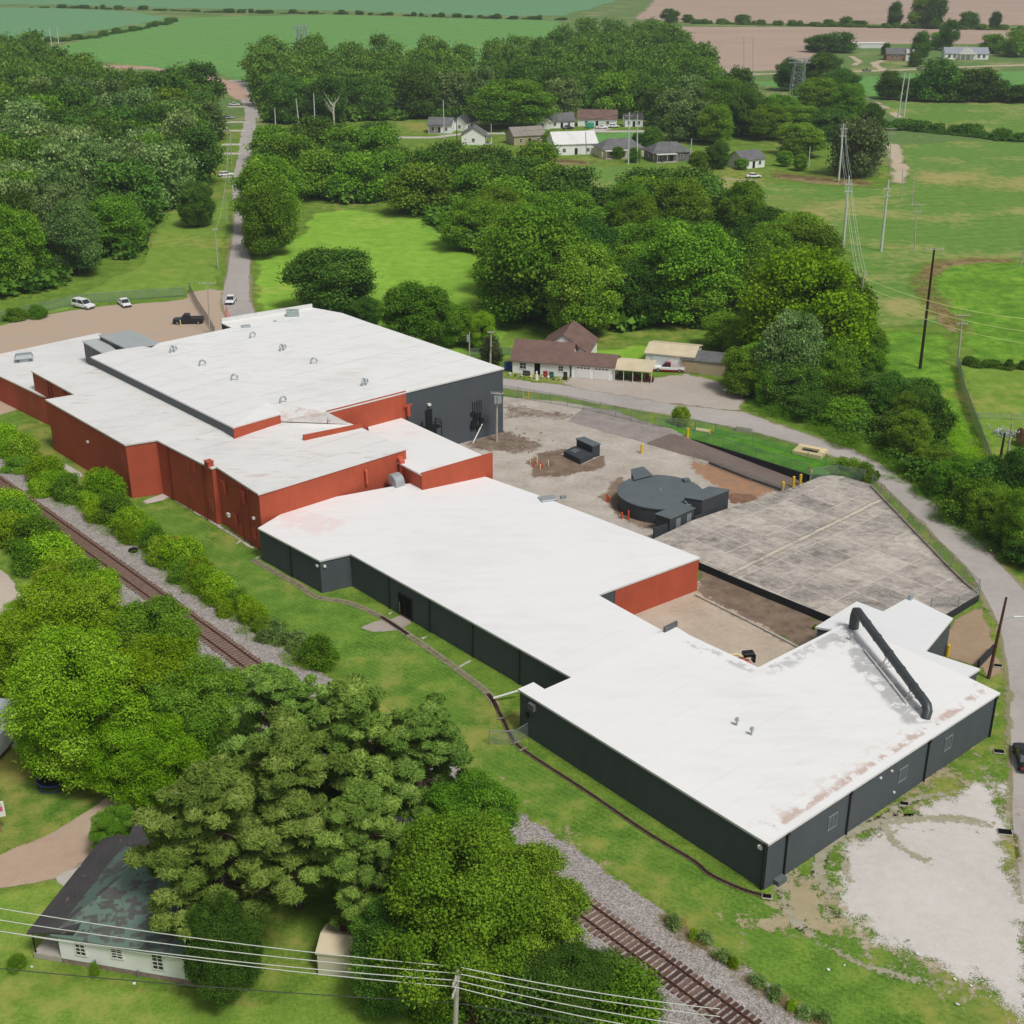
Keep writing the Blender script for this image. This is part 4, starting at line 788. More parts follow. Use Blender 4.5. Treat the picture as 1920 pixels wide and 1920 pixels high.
def cards(rng, P, Nn, size, asp=1.0, jit=.6):
    n = len(P); Nn = Nn+rng.normal(0, jit, (n, 3)); Nn /= np.linalg.norm(Nn, axis=1)[:, None]+1e-9
    r = rng.normal(0, 1, (n, 3)); A = np.cross(Nn, r); A /= np.linalg.norm(A, axis=1)[:, None]+1e-9; B = np.cross(Nn, A)
    s = size*rng.uniform(.6, 1.35, n)[:, None]; A = A*s*.5*asp; B = B*s*.5/asp
    k = rng.uniform(.6, 1.0, (n, 4, 1)); bend = Nn*s*.12
    V = np.stack([P-A*k[:, 0]-bend, P-B*k[:, 1]+bend, P+A*k[:, 2]-bend, P+B*k[:, 3]+bend], 1)
    return V.reshape(-1, 3)
def crown_arrays(seed, Rr, H, base, nl, leaves, leaf, lobe=(.24, .4), shape='round', asp=1.0, jit=.8, inner=.12):
    rng = np.random.default_rng(seed); Hc = H-base; C = []; LR = []
    def env(t):                                # crown half width at relative height t
        if shape == 'round': return np.sqrt(np.maximum(0, 1-((t-.45)/.6)**2))**.9
        if shape == 'cone': return (1-t)**.8*1.05+.05
        if shape == 'tall': return np.sqrt(np.maximum(0, 1-((t-.42)/.64)**2))*.9
        return np.sqrt(np.maximum(0, 1-((t-.5)/.55)**2))
    tries = 0
    while len(C) < nl and tries < nl*40:
        tries += 1
        t = rng.uniform(.02, .98); e = env(t); a = rng.uniform(0, 2*np.pi); rr_ = e*np.sqrt(rng.uniform(.25, 1))*.82
        wob = 1+.22*np.sin(a*2+seed)+.12*np.sin(a*3+seed*2.1)
        p = np.array([Rr*rr_*np.cos(a)*wob, Rr*rr_*np.sin(a)*wob, base+Hc*t]); r = Rr*rng.uniform(*lobe)*(1.15-.45*t)
        if all(np.linalg.norm(p-q) > .6*min(r, s_) for q, s_ in zip(C, LR)): C.append(p); LR.append(r)
    C = np.array(C); LR = np.array(LR); w_ = LR**2/np.sum(LR**2)
    idx = rng.choice(len(C), int(leaves*1.5), p=w_); d = rng.normal(0, 1, (len(idx), 3)); d /= np.linalg.norm(d, axis=1)[:, None]
    ctr = np.array([0, 0, base+Hc*.35]); o = C[idx]-ctr; o /= np.linalg.norm(o, axis=1)[:, None]+1e-9
    o[:, 2] += .3; keep = (d*o).sum(1) > rng.uniform(-1.3, .1, len(idx)); idx, d = idx[keep], d[keep]
    rad = LR[idx]*(.82+.2*rng.random(len(idx))+.3*rng.random(len(idx))**5)*(1+.16*np.sin(d[:, 0]*7+idx)*np.cos(d[:, 1]*6+idx*1.7))
    sq = np.array([1, 1, .9]); P = C[idx]+d*rad[:, None]*sq
    ns_ = 9; m_ = len(P)//ns_                     # leaves hang together in sprays
    sid = np.repeat(np.arange(m_)*ns_, ns_); off = rng.normal(0, leaf*1.25, (len(sid), 3))*np.array([1, 1, .55]); P = P[sid]+off; idx = idx[sid]; d = d[sid]; stone = rng.random(m_).repeat(ns_)
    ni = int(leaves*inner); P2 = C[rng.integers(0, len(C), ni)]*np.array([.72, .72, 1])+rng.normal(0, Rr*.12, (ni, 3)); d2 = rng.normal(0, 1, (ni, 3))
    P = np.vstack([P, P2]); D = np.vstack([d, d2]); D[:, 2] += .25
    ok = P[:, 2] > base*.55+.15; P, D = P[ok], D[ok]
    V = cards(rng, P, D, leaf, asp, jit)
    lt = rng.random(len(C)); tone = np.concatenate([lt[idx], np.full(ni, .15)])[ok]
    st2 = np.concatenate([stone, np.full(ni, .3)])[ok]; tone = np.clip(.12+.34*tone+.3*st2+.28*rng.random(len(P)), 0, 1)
    return V, np.repeat(tone, 4), C, LR
def cards_mesh(name, V, tone, mat):
    me = bpy.data.meshes.new(name); n = len(V)//4
    me.vertices.add(len(V)); me.vertices.foreach_set('co', V.astype(np.float32).ravel())
    me.loops.add(4*n); me.loops.foreach_set('vertex_index', np.arange(4*n, dtype=np.int32))
    me.polygons.add(n); me.polygons.foreach_set('loop_start', np.arange(0, 4*n, 4, dtype=np.int32))
    at = me.attributes.new('tone', 'FLOAT', 'POINT'); at.data.foreach_set('value', tone.astype(np.float32))
    me.materials.append(mat); me.update(); me.validate(); return me
def trunk_mesh(name, H, base, r, C, LR, limbs, seed, lean=0.0):
    rnd = random.Random(seed); b = MB(); top = Vector((lean*H, 0, H*.8)); pts = [Vector((0, 0, -.3)), Vector((0, 0, base*.6)), Vector((lean*H*.4+rnd.uniform(-.2, .2), rnd.uniform(-.2, .2), H*.45)), top]
    b.tube(pts, [r*1.25, r, r*.65, r*.12], 8)
    for i in sorted(range(len(C)), key=lambda i: -LR[i])[:limbs]:
        c = Vector(C[i]); z0 = max(base*.6, c.z*.55); s_ = Vector((lean*z0*.6, 0, z0)); m_ = (s_+c)/2+Vector((0, 0, -.04*H)); b.tube([s_, m_, c], [r*.42, r*.28, r*.08], 6)
    me = bpy.data.meshes.new(name); me.from_pydata(b.v, [], b.f); me.materials.append(M['bark']); me.polygons.foreach_set('use_smooth', [True]*len(me.polygons)); me.update(); return me
PROTO = {}
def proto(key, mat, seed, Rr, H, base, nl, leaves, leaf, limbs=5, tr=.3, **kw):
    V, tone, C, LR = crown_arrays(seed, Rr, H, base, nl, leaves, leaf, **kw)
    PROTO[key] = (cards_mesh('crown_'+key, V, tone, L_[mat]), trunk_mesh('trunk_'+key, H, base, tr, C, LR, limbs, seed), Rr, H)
# unit size prototypes (radius and height in metres), scaled when placed
for i in range(3):
    proto('near%d' % i, ('oak', 'bright', 'dark')[i], 11+i, 6, 12, 2.2, 130, 118000, .2, 12, .32, lobe=(.12, .25), inner=.05)
    proto('mid%d' % i, ('oak', 'dark', 'pale')[i], 21+i, 6, 13, 2.0, 84, 36000, .36, 6, .32, lobe=(.14, .3), shape=('round', 'round', 'tall')[i])
for i in range(2):
    proto('midb%d' % i, ('bright', 'oak')[i], 31+i, 6, 12, 1.8, 90, 38000, .35, 6, .3, lobe=(.14, .29))
for i in range(4):
    proto('far%d' % i, ('oak', 'dark', 'dark', 'pale')[i], 41+i, 6.2, 13, 1.5, 48, 9000, .68, 3, .32, lobe=(.17, .34), shape=('round', 'tall', 'round', 'tall')[i])
proto('shrub0', 'oak', 61, 2.2, 3.4, .3, 44, 13000, .19, 3, .07, lobe=(.2, .36))
proto('shrub1', 'bright', 62, 2.2, 3.2, .3, 44, 13000, .19, 3, .07, lobe=(.2, .36))
proto('shrub2', 'dark', 63, 2.2, 3.6, .3, 44, 13000, .19, 3, .07, lobe=(.2, .36))
proto('bush', 'dark', 64, 2.4, 3.0, .2, 22, 2600, .5, 2, .07, lobe=(.22, .4))
proto('maroon', 'maroon', 66, 3, 6, 1.2, 30, 6000, .4, 3, .12)
proto('maroonfar', 'maroon', 67, 6, 11, .8, 44, 9000, .7, 3, .3)
proto('weed', 'brown', 68, 1.4, 1.3, .1, 14, 1600, .3, 0, .03, lobe=(.25, .45))
proto('palew', 'pale', 69, 1.3, 1.5, .1, 14, 1500, .22, 0, .03, lobe=(.25, .45))
def pine_proto(key, seed, H, Rr, leaves, base=.3, size=.34):
    rng = np.random.default_rng(seed); Cs, Ls = [], []; z = H*base
    while z < H*.985:
        t = (z-H*base)/(H*(1-base)); L = Rr*(1-t**1.7)*(.55+.45*min(1, t*3.2))+.35
        for j in range(int(rng.integers(3, 6))):
            a = rng.uniform(0, 2*np.pi); l = L*rng.uniform(.55, 1.1)
            for q in ((.4, .62, .82, 1.0) if l > 2.4 else (.6, .8, 1.0)):
                s_ = rng.normal(0, .55, 3); Cs.append([l*q*np.cos(a)+s_[0], l*q*np.sin(a)+s_[1], z+l*q*.24+s_[2]*.8]); Ls.append(rng.uniform(.4, .85)*(.7+.05*Rr))
        z += H*.045
    C = np.array(Cs); LR = np.array(Ls); idx = rng.choice(len(C), leaves, p=LR**2/np.sum(LR**2))
    d = rng.normal(0, 1, (leaves, 3)); d /= np.linalg.norm(d, axis=1)[:, None]; d[:, 2] = np.abs(d[:, 2])*.95-.2
    P = C[idx]+d*(LR[idx]*rng.uniform(.55, 1.05, leaves))[:, None]*np.array([1.05, 1.05, .95])
    D = d+np.array([0, 0, .5]); V = cards(rng, P, D, size*1.15, .5, .9)
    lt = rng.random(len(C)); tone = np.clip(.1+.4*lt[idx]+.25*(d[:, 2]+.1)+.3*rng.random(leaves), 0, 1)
    rnd = random.Random(seed); b = MB(); b.tube([(0, 0, -.3), (.1, .05, H*.4), (-.05, .1, H*.75), (0, 0, H*.97)], [.34, .27, .16, .03], 9)
    for i in range(0, len(C), 2):
        c = Vector(C[i]); z0 = c.z-math.hypot(c.x, c.y)*.16; b.tube([(0, 0, z0), tuple((Vector((0, 0, z0))+c)/2+Vector((0, 0, -.1))), tuple(c)], [.075, .055, .02], 5)
    me = bpy.data.meshes.new('trunk_'+key); me.from_pydata(b.v, [], b.f); me.materials.append(M['bark']); me.update()
    PROTO[key] = (cards_mesh('crown_'+key, V, np.repeat(tone, 4), L_['pine']), me, Rr, H)
pine_proto('pine0', 71, 17, 5.2, 120000, .24, .25); pine_proto('pine1', 72, 17, 4.6, 100000, .32, .25)
NT = {'n': 0}
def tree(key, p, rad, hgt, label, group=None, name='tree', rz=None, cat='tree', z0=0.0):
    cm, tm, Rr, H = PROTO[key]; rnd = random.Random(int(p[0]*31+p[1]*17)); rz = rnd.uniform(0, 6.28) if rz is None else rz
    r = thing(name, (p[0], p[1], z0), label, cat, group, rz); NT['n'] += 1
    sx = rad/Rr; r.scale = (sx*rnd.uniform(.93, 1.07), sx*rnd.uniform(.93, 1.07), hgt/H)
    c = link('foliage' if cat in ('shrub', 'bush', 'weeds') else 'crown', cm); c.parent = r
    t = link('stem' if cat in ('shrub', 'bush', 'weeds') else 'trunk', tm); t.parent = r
    return r
def treepx(key, x, ybase, ytop, wpx, label, group=None, name='tree', cat='tree', z0=0.0, rz=None):
    p = G(x, ybase, z0); D = p.length; rad = wpx/2*math.hypot(p.y*CT+(CAMH-z0)*ST, 0)/FPX
    # the top row is reached by the far upper side of the crown: use the centre line
    h = ztop(x, ytop, p); return tree(key, p, rad, max(.6, h-z0), label, group, name, rz, cat, z0)
# --- single trees that can be told apart
treepx('mid0', 510, 437, 300, 122, 'taller round tree close beside the narrow lane at the meadow corner')
treepx('midb1', 505, 478, 358, 112, 'leafy bright tree leaning over the lane edge, in front of the taller round one')
treepx('mid1', 628, 585, 468, 168, 'very dark dense round tree right behind the rear hall roof')
treepx('mid1', 688, 606, 560, 62, 'small dark round tree tucked against the very dark round tree')
treepx('mid0', 780, 640, 538, 118, 'medium green tree behind the far roof edge of the rear hall')
treepx('midb1', 862, 648, 575, 74, 'small loose tree at the meadow edge near two utility poles')
treepx('near1', 905, 655, 590, 66, 'little yellow-green tree next to the small maroon tree')
treepx('maroon', 921, 683, 634, 40, 'small round maroon-leaved tree beside the wooden utility pole', name='ornamental_tree')
treepx('mid1', 372, 425, 342, 66, 'dark upright tree standing alone at the edge of the left lawn', name='tree')
treepx('midb0', 1500, 700, 492, 250, 'huge spreading yellow-green tree behind the cream garage', name='tree')
treepx('mid0', 1575, 690, 530, 120, 'dark green side tree joined to the huge yellow-green tree')
treepx('mid2', 1480, 745, 590, 130, 'greyish green tree in front of the huge yellow-green tree')
treepx('mid0', 1395, 740, 660, 90, 'tree arching over the parked white car beside the cream garage')
treepx('midb1', 1490, 490, 408, 150, 'rounded tree standing at the field corner near the tall steel poles')
treepx('midb1', 1000, 600, 405, 235, 'broad bright tree towering over the meadow edge behind the brown-roofed house')
treepx('mid0', 1090, 630, 470, 150, 'large green tree straight behind the brown-roofed house')
treepx('mid0', 1290, 600, 430, 200, 'broad tree in the wood behind the cream garage')
treepx('maroonfar', 1605, 330, 228, 92, 'big brownish maroon tree at the end of the village wood', name='tree')
treepx('far1', 1570, 98, 60, 62, 'dark twin-crowned tree at the edge of the ploughed field')
treepx('far2', 1530, 98, 68, 40, 'smaller dark tree joined to the dark twin-crowned tree')
for x, y, yt, w_, lb in ((1676, 50, 6, 28, 'slender lone tree on the hedge line of the ploughed fields'), (1722, 52, -4, 44, 'tall pair of trees on the far hedge line'), (1750, 54, -8, 40, 'tallest tree of the far hedge line'), (1816, 54, 22, 40, 'round tree on the far hedge line right of the tallest one'), (1864, 55, 22, 22, 'thin tree near the right end of the far hedge line'),
    (1660, 104, 80, 18, 'small round tree left of the grey-roofed farmhouse'), (1724, 112, 62, 36, 'airy pale tree beside the grey-roofed farmhouse'), (1755, 92, 62, 26, 'dark conical tree between the two farmhouses'), (1775, 95, 40, 30, 'tall dark tree between the two farmhouses'), (1860, 100, 66, 44, 'loose tree right of the white-porched farmhouse'), (1905, 106, 60, 60, 'dark bushy tree at the right border near the farmhouses'),
    (1714, 125, 95, 26, 'small dark tree on the farm lane'), (1290, 42, 28, 24, 'small far tree on the edge of the ploughed field'), (1256, 45, 18, 30, 'dark far tree on the left edge of the ploughed field')):
    treepx('far%d' % (int(x) % 3), x, y, yt, w_, lb)
for x, y, yt, w_ in ((1392, 44, 30, 22), (1425, 46, 38, 10), (1455, 47, 40, 10), (1500, 48, 40, 9), (1553, 49, 38, 14), (1585, 50, 34, 20), (1610, 50, 40, 22)):
    treepx('bush', x, y, yt, w_, 'low round bush on the hedge line between the two ploughed fields', 'hedge line bushes between ploughed fields', 'bush', 'bush')
for x, y, yt, w_ in ((1665, 186, 136, 46), (1705, 188, 150, 54), (1752, 190, 112, 82), (1790, 190, 130, 70), (1835, 191, 132, 74), (1868, 190, 150, 50), (1915, 192, 160, 60)):
    treepx('far2' if x % 2 else 'far1', x, y, yt, w_, 'dark dense tree in the clump between the hay field and the farmhouses', 'dark clump below the farmhouses')
for x, y, yt, w_ in ((1480, 170, 110, 60), (1540, 165, 100, 80), (1570, 190, 130, 76), (1530, 215, 150, 90), (1590, 225, 160, 70), (1490, 250, 200, 90), (1460, 230, 180, 70), (1555, 262, 205, 90), (1440, 262, 200, 80), (1500, 292, 235, 90), (1390, 255, 165, 90), (1350, 228, 150, 90), (1340, 270, 200, 80), (1630, 262, 195, 50)):
    treepx('mid%d' % (x % 3 % 2), x, y, yt, w_, 'dark tree in the wood round the steel lattice tower', 'wood around the lattice tower')
for x, y, yt, w_, lb in ((1345, 316, 268, 46, 'round dark tree behind the small white cottage'), (1310, 318, 285, 40, 'low tree between the end house and the cottage'), (1470, 312, 284, 30, 'bright young tree right of the white cottage'), (1500, 320, 290, 30, 'young tree on the rough field margin'), (1390, 318, 298, 24, 'clipped round shrub in front of the white cottage'), (1158, 298, 276, 22, 'small bright tree in front of the cream house'),
    (1190, 304, 278, 30, 'round dark shrub between the cream house and steel poles'), (1222, 290, 240, 40, 'dark tree left of the end house with a porch'), (1030, 275, 248, 30, 'bright small tree left of the large white house'), (1195, 268, 250, 24, 'small tree behind the cream house'), (960, 240, 155, 150, 'large bright round tree among the white village houses')):
    treepx('mid%d' % (int(x) % 2), x, y, yt, w_, lb)
# --- woods: scatter trees over a ground outline, nearest ones as single trees, the rest as one mass
def scatter(P, spacing, seed):
    W = [G(*p) for p in P]; xs = [p.x for p in W]; ys = [p.y for p in W]; rnd = random.Random(seed); out = []
    for _ in range(int((max(xs)-min(xs))*(max(ys)-min(ys))/spacing**2*9)):
        x, y = rnd.uniform(min(xs), max(xs)), rnd.uniform(min(ys), max(ys)); sp_ = spacing*(1+max(0, y-450)/900)
        if inpoly(x, y, W) and all((x-a)**2+(y-b)**2 > sp_**2 for a, b in out): out.append((x, y))
    return out
woods = []
wood_a = [(-90, 572), (60, 552), (135, 528), (175, 493), (250, 484), (280, 405), (330, 385), (366, 350), (380, 300), (387, 245), (388, 225), (374, 205), (360, 192), (330, 188), (300, 194), (270, 215), (225, 222), (190, 196), (165, 160), (100, 146), (-90, 160)]
wood_b = [(498, 192), (504, 232), (640, 230), (790, 223), (960, 226), (1080, 220), (1210, 223), (1290, 266), (1330, 262), (1400, 225), (1345, 190), (1300, 125), (1240, 85), (1150, 80), (1085, 92), (1040, 112), (900, 135), (780, 140), (640, 135), (510, 130), (478, 150)]
wood_c = [(508, 300), (560, 318), (650, 292), (710, 300), (800, 348), (850, 356), (900, 342), (1000, 354), (1050, 388), (1100, 420), (1170, 424), (1230, 396), (1300, 412), (1350, 442), (1430, 468), (1530, 490), (1540, 560), (1440, 600), (1340, 610), (1230, 608), (1130, 615), (1000, 600), (962, 592), (950, 548), (925, 485), (850, 448), (818, 412), (738, 380), (660, 380), (590, 372), (575, 345), (508, 322)]
wood_d = [(1420, 758), (1475, 768), (1560, 800), (1640, 828), (1700, 875), (1765, 925), (1835, 985), (1895, 1045), (1990, 1080), (1990, 950), (1890, 960), (1840, 930), (1790, 910), (1735, 800), (1725, 750), (1690, 735), (1620, 745), (1560, 745)]
wood_e = [(1330, 655), (1400, 690), (1420, 750), (1470, 760), (1600, 750), (1620, 700), (1600, 640), (1400, 620)]
rw = random.Random(9)
far_list = []
wl = []
for P, sp_, seed, lb, grp in ((wood_a, 10.5, 1, 'leafy tree in the dense wood left of the straight lane', 'wood left of the lane'), (wood_c, 11.5, 3, 'leafy tree in the wood between the meadow and the village', 'wood behind the meadow')):
    for x, y in scatter(P, sp_, seed): wl.append((x, y, lb, grp, 0))
for x, y in scatter(wood_b, 12.5, 2): wl.append((x, y, 'tree in the dark wood behind the white village houses', 'wood behind the village', 1))
for x, y in scatter([(-90, 158), (-90, 122), (40, 120), (90, 132), (90, 145)], 13, 8): wl.append((x, y, 'leafy tree in the dense wood left of the straight lane', 'wood left of the lane', 0))
wl.sort(key=lambda t: t[0]**2+t[1]**2)
# clearings for the houses inside the woods
clear = [(G(243, 186), 16)]
wl = [t for t in wl if all((t[0]-c.x)**2+(t[1]-c.y)**2 > r**2 for c, r in clear)]
LIM = 205
for i, (x, y, lb, grp, dk) in enumerate(wl):
    D = math.hypot(x, y); h = rw.uniform(11.5, 17.5)*(1 if D < 500 else 1.1); r_ = rw.uniform(6.2, 8.8)
    if D < 330 and not dk: key = rw.choice(['mid0', 'mid1', 'midb1', 'mid0', 'mid2'])
    else: key = rw.choice(['far0', 'far1', 'far2', 'far2', 'far3'])
    if grp == 'wood behind the meadow': h *= .86; key = {'mid2': 'midb1', 'far3': 'far0'}.get(key, key)
    if x < -100 and 180 < y < 420 and rw.random() < .4: key = 'mid2' if D < 330 else 'far3'; h *= 1.1
    if i < LIM: tree(key, (x, y), r_, h, lb, grp)
    else: far_list.append((x, y, r_, h, key if key.startswith('far') else 'far0'))
def mass(name, lst, label, cat, nq=2600, enl=1.35, mat='wood'):
    by = {}
    rng = np.random.default_rng(4); Vs, Ts = [], []
    for x, y, r_, h, key in lst:
        me = PROTO[key][0]; n = len(me.vertices)
        if key not in by:
            a = np.empty(n*3, np.float32); me.vertices.foreach_get('co', a); t = np.empty(n, np.float32); me.attributes['tone'].data.foreach_get('value', t)
            q = a.reshape(-1, 4, 3); tq = t.reshape(-1, 4); sel = np.random.default_rng(1).permutation(len(q))[:nq]; by[key] = (q[sel], tq[sel])
        q, tq = by[key]; c = q.mean(1, keepdims=True); q = c+(q-c)*enl
        a_ = rng.uniform(0, 6.28); ca, sa = np.cos(a_), np.sin(a_); s_ = r_/PROTO[key][2]; sz = h/PROTO[key][3]
        X = (q[..., 0]*ca-q[..., 1]*sa)*s_+x; Y = (q[..., 0]*sa+q[..., 1]*ca)*s_+y
        Vs.append(np.stack([X, Y, q[..., 2]*sz], -1).reshape(-1, 3)); Ts.append((tq*.8+rng.uniform(0, .25)).ravel())
    V = np.vstack(Vs); T = np.concatenate(Ts); o = link(name, cards_mesh(name, V, T, L_[mat]))
    ORG[o.name] = (Vector((0, 0, 0)), 0.0); return tag(o, label, cat, kind='stuff')
if far_list: mass('distant_woodland', far_list, 'distant dark green woodland beyond the village houses and the lane', 'woodland')
for P_, nm_, lb_ in ((wood_a, 'left', 'dark undergrowth filling the wood left of the lane'), (wood_c, 'mid', 'dark undergrowth filling the wood behind the meadow'), (wood_b, 'far', 'dark undergrowth filling the wood behind the village'), (wood_d, 'road', 'bushy undergrowth of the belt beside the curved road')):
    sp_ = 3.2 if nm_ == 'road' else 5.5
    ul = [(x, y, rw.uniform(2.6, 4.2)*(.62 if nm_ == 'road' else 1), rw.uniform(2.5, 5)*(.5 if nm_ == 'road' else 1), 'bush') for x, y in scatter(P_, sp_, 21) if (x-clear[0][0].x)**2+(y-clear[0][0].y)**2 > 200]
    mass('undergrowth', ul, lb_, 'undergrowth', 260 if nm_ != 'road' else 1200, 2.4 if nm_ != 'road' else 1.1)
# hedges in the fields read as one low mass each
def hedge(P, wd, h, n, name, label, seed=1):
    rnd = random.Random(seed); W = [G(*p) for p in P]; L = [0]
    for a, b in zip(W, W[1:]): L.append(L[-1]+(b-a).length)
    lst = []
    for i in range(n):
        s_ = L[-1]*(i+rnd.random())/n; j = max(k for k in range(len(L)-1) if L[k] <= s_); t = (s_-L[j])/(L[j+1]-L[j]); p = W[j].lerp(W[j+1], t)
        lst.append((p.x+rnd.uniform(-wd, wd)*.6, p.y+rnd.uniform(-wd, wd)*.6, rnd.uniform(.3, .95)*wd, rnd.uniform(.25, 1.0)**1.5*h*1.1, 'bush'))
    return mass(name, lst, label, 'hedge')
hedge([(1640, 240), (1700, 244), (1780, 250), (1900, 264), (2000, 268)], 3.2, 3.2, 60, 'hedgerow', 'dark hedgerow between the two hay fields', 2)
hedge([(-40, 86), (60, 82), (150, 74), (250, 58), (330, 40)], 4, 3, 50, 'hedgerow', 'thin hedgerow curving between the two left soy fields', 3)
hedge([(60, 14), (330, 20), (420, 24), (620, 26), (900, 34), (1060, 38)], 4, 3, 70, 'hedgerow', 'long thin far hedgerow across the green fields', 4)
hedge([(1300, 44), (1560, 50), (1700, 53), (1930, 57)], 4, 3.2, 80, 'hedgerow', 'straight hedgerow between the two ploughed fields', 5)
hedge([(1805, 684), (1850, 688), (1920, 690), (2000, 694)], 1.4, 1.5, 26, 'hedge', 'short dark hedge on the top border of the side paddock', 6)
# roadside belt on the right
n = 0
for x, y in scatter(wood_d, 4.6, 5):
    D = math.hypot(x, y); big = rw.random()
    tree(rw.choice(['mid1', 'mid0', 'shrub0', 'shrub2', 'midb1']), (x, y), rw.uniform(2.6, 4.4), rw.uniform(3.2, 6.6), 'dark shrubby tree in the belt along the outer side of the curved road', 'roadside belt of small trees')
for x, y in scatter(wood_e, 6, 6):
    tree(rw.choice(['mid0', 'midb1', 'mid1']), (x, y), rw.uniform(3.2, 5), rw.uniform(6, 9.5), 'mid-sized tree crowding round the huge yellow-green tree', 'trees round the huge tree')
for x, y, yt, w_, lb in ((1850, 990, 915, 84, 'bushy dark green tree overhanging the curved road at the right'), (1905, 960, 840, 90, 'tree at the right border above the curved road'), (1655, 780, 700, 90, 'tall clump of foliage at the head of the roadside belt'), (1715, 790, 725, 70, 'dark tree beside the weedy slope'), (1900, 1040, 920, 80, 'bright tree at the right border over the road bend')):
    treepx('mid%d' % (x % 2), x, y, yt, w_, lb)
# small plants round the yard
for x, y, yt, w_, lb in ((1276, 797, 765, 30, 'small bush standing at the head of the grass island'), (1590, 893, 864, 60, 'leafy shrub on the fence at the corner of the old slab'), (1620, 905, 872, 40, 'bright shrub growing through the slab corner fence'), (1640, 900, 884, 18, 'single small shrub at the fence beside the road'), (1519, 892, 876, 14, 'tiny bush behind the end of the retaining wall'), (1528, 1180, 1172, 8, 'tuft of weeds at the annex corner')):
    treepx('shrub%d' % (x % 3), x, y, yt, w_, lb, name='shrub', cat='shrub')
# hedge row right of the track
row = [(10, 845, 60), (45, 850, 56), (30, 880, 44), (85, 895, 66), (105, 918, 58), (75, 925, 40), (140, 932, 60), (172, 945, 48), (200, 938, 62), (190, 965, 44), (222, 975, 56), (250, 1000, 60), (238, 1012, 40), (278, 1000, 46), (290, 1025, 58), (310, 1048, 50), (300, 1040, 36), (350, 1060, 60), (340, 1085, 48), (375, 1082, 50), (392, 1105, 56), (415, 1118, 52), (440, 1135, 50), (462, 1150, 46), (478, 1165, 44), (430, 1148, 36), (495, 1178, 30), (205, 905, 40), (180, 900, 30)]
for i, (x, y, w_) in enumerate(row):
    rj = random.Random(i*7); q_ = rj.uniform(.75, 1.3); treepx(('shrub1', 'shrub1', 'shrub0', 'shrub1')[i % 4], x+rj.uniform(-6, 6), y+6, y-w_*.62*q_, w_*1.02*rj.uniform(.75, 1.25), 'leafy green shrub in the row between the track ballast and the red factory wall', 'shrub row right of the railway', 'shrub', 'shrub')
for i, (x, y) in enumerate([(515, 1195), (535, 1205), (552, 1218), (520, 1180), (570, 1240), (500, 1200), (555, 1200)]):
    treepx('palew', x, y+4, y-14, 34, 'pale grey-green weed clump at the end of the shrub row', 'pale weeds beside the ballast', 'weeds', 'weeds')
for i, (x, y, w_) in enumerate(((602, 1235, 60), (10, 960, 60), (40, 985, 70), (20, 1010, 70), (70, 1020, 70), (100, 1055, 76), (60, 1060, 60), (130, 1075, 66), (165, 1095, 70), (195, 1110, 60), (150, 1120, 60), (110, 1100, 60))):
    treepx(('shrub0', 'shrub1')[i % 2], x, y+10, y-w_*.62, w_*1.15, 'bright leafy shrub in the row between the lower dirt road and the track' if i else 'bright shrub standing alone on the ballast edge above the pines', 'shrub row left of the railway' if i else None, 'shrub', 'shrub')
def weedline(P, n, wd, r_, h, label, seed, mat='oak'):
    rnd = random.Random(seed); W = [G(*p) for p in P]; L = [0]
    for a, b in zip(W, W[1:]): L.append(L[-1]+(b-a).length)
    lst = []
    for i in range(n):
        s_ = L[-1]*rnd.random(); j = max(k for k in range(len(L)-1) if L[k] <= s_); t = (s_-L[j])/(L[j+1]-L[j]); p = W[j].lerp(W[j+1], t)
        lst.append((p.x+rnd.gauss(0, wd), p.y+rnd.gauss(0, wd), rnd.uniform(.5, 1.3)*r_, rnd.uniform(.3, 1.3)*h, 'shrub2'))
    return mass('tall_weeds', lst, label, 'weeds', 500, 1.15, mat)
weedline([(0, 850), (110, 930), (190, 985), (260, 1035), (330, 1090), (420, 1150), (500, 1200), (580, 1260)], 130, .7, .9, 1.1, 'ragged tall weeds under the shrub row beside the ballast', 1, 'bright')
weedline([(0, 960), (60, 1030), (150, 1110), (230, 1150), (330, 1230)], 60, 1.1, 1.2, 1.6, 'tall weeds under the shrubs left of the railway', 2, 'bright')
weedline([(1240, 1718), (1300, 1765), (1396, 1834), (1490, 1905), (1560, 1950)], 90, .45, .55, .6, 'ragged weeds along the lower ballast edge at the bottom', 3, 'brown')
weedline([(1440, 770), (1560, 815), (1640, 850), (1700, 890), (1760, 940), (1840, 1010)], 130, 1.2, 1.6, 1.5, 'low brush spilling onto the outer road shoulder', 4, 'oak')
weedline([(1745, 760), (1790, 850), (1860, 920), (1700, 720)], 90, 2.2, 1.6, 1.6, 'low brush on the weedy slope above the roadside belt', 5, 'bright')
weedline([(1010, 300), (1060, 303), (1110, 306)], 40, 1.2, 1.4, .9, 'dry brown weeds at the edge of the village field behind the wood', 6, 'brown')
weedline([(1450, 328), (1530, 336), (1630, 345)], 60, 1.5, 1.6, 1.0, 'dry brown weeds in front of the brownish tree and white cottage', 7, 'brown')
weedline([(1900, 490), (1830, 488), (1765, 496), (1738, 512), (1732, 545), (1758, 575), (1792, 600), (1800, 622)], 150, 1.3, 1.2, .7, 'reddish brown weeds bordering the bright weedy field', 8, 'brown')
ws = [(1262, 1735), (1300, 1760), (1316, 1765), (1352, 1800), (1374, 1812), (1418, 1846), (1452, 1868), (1484, 1893), (1510, 1905), (1540, 1915)]
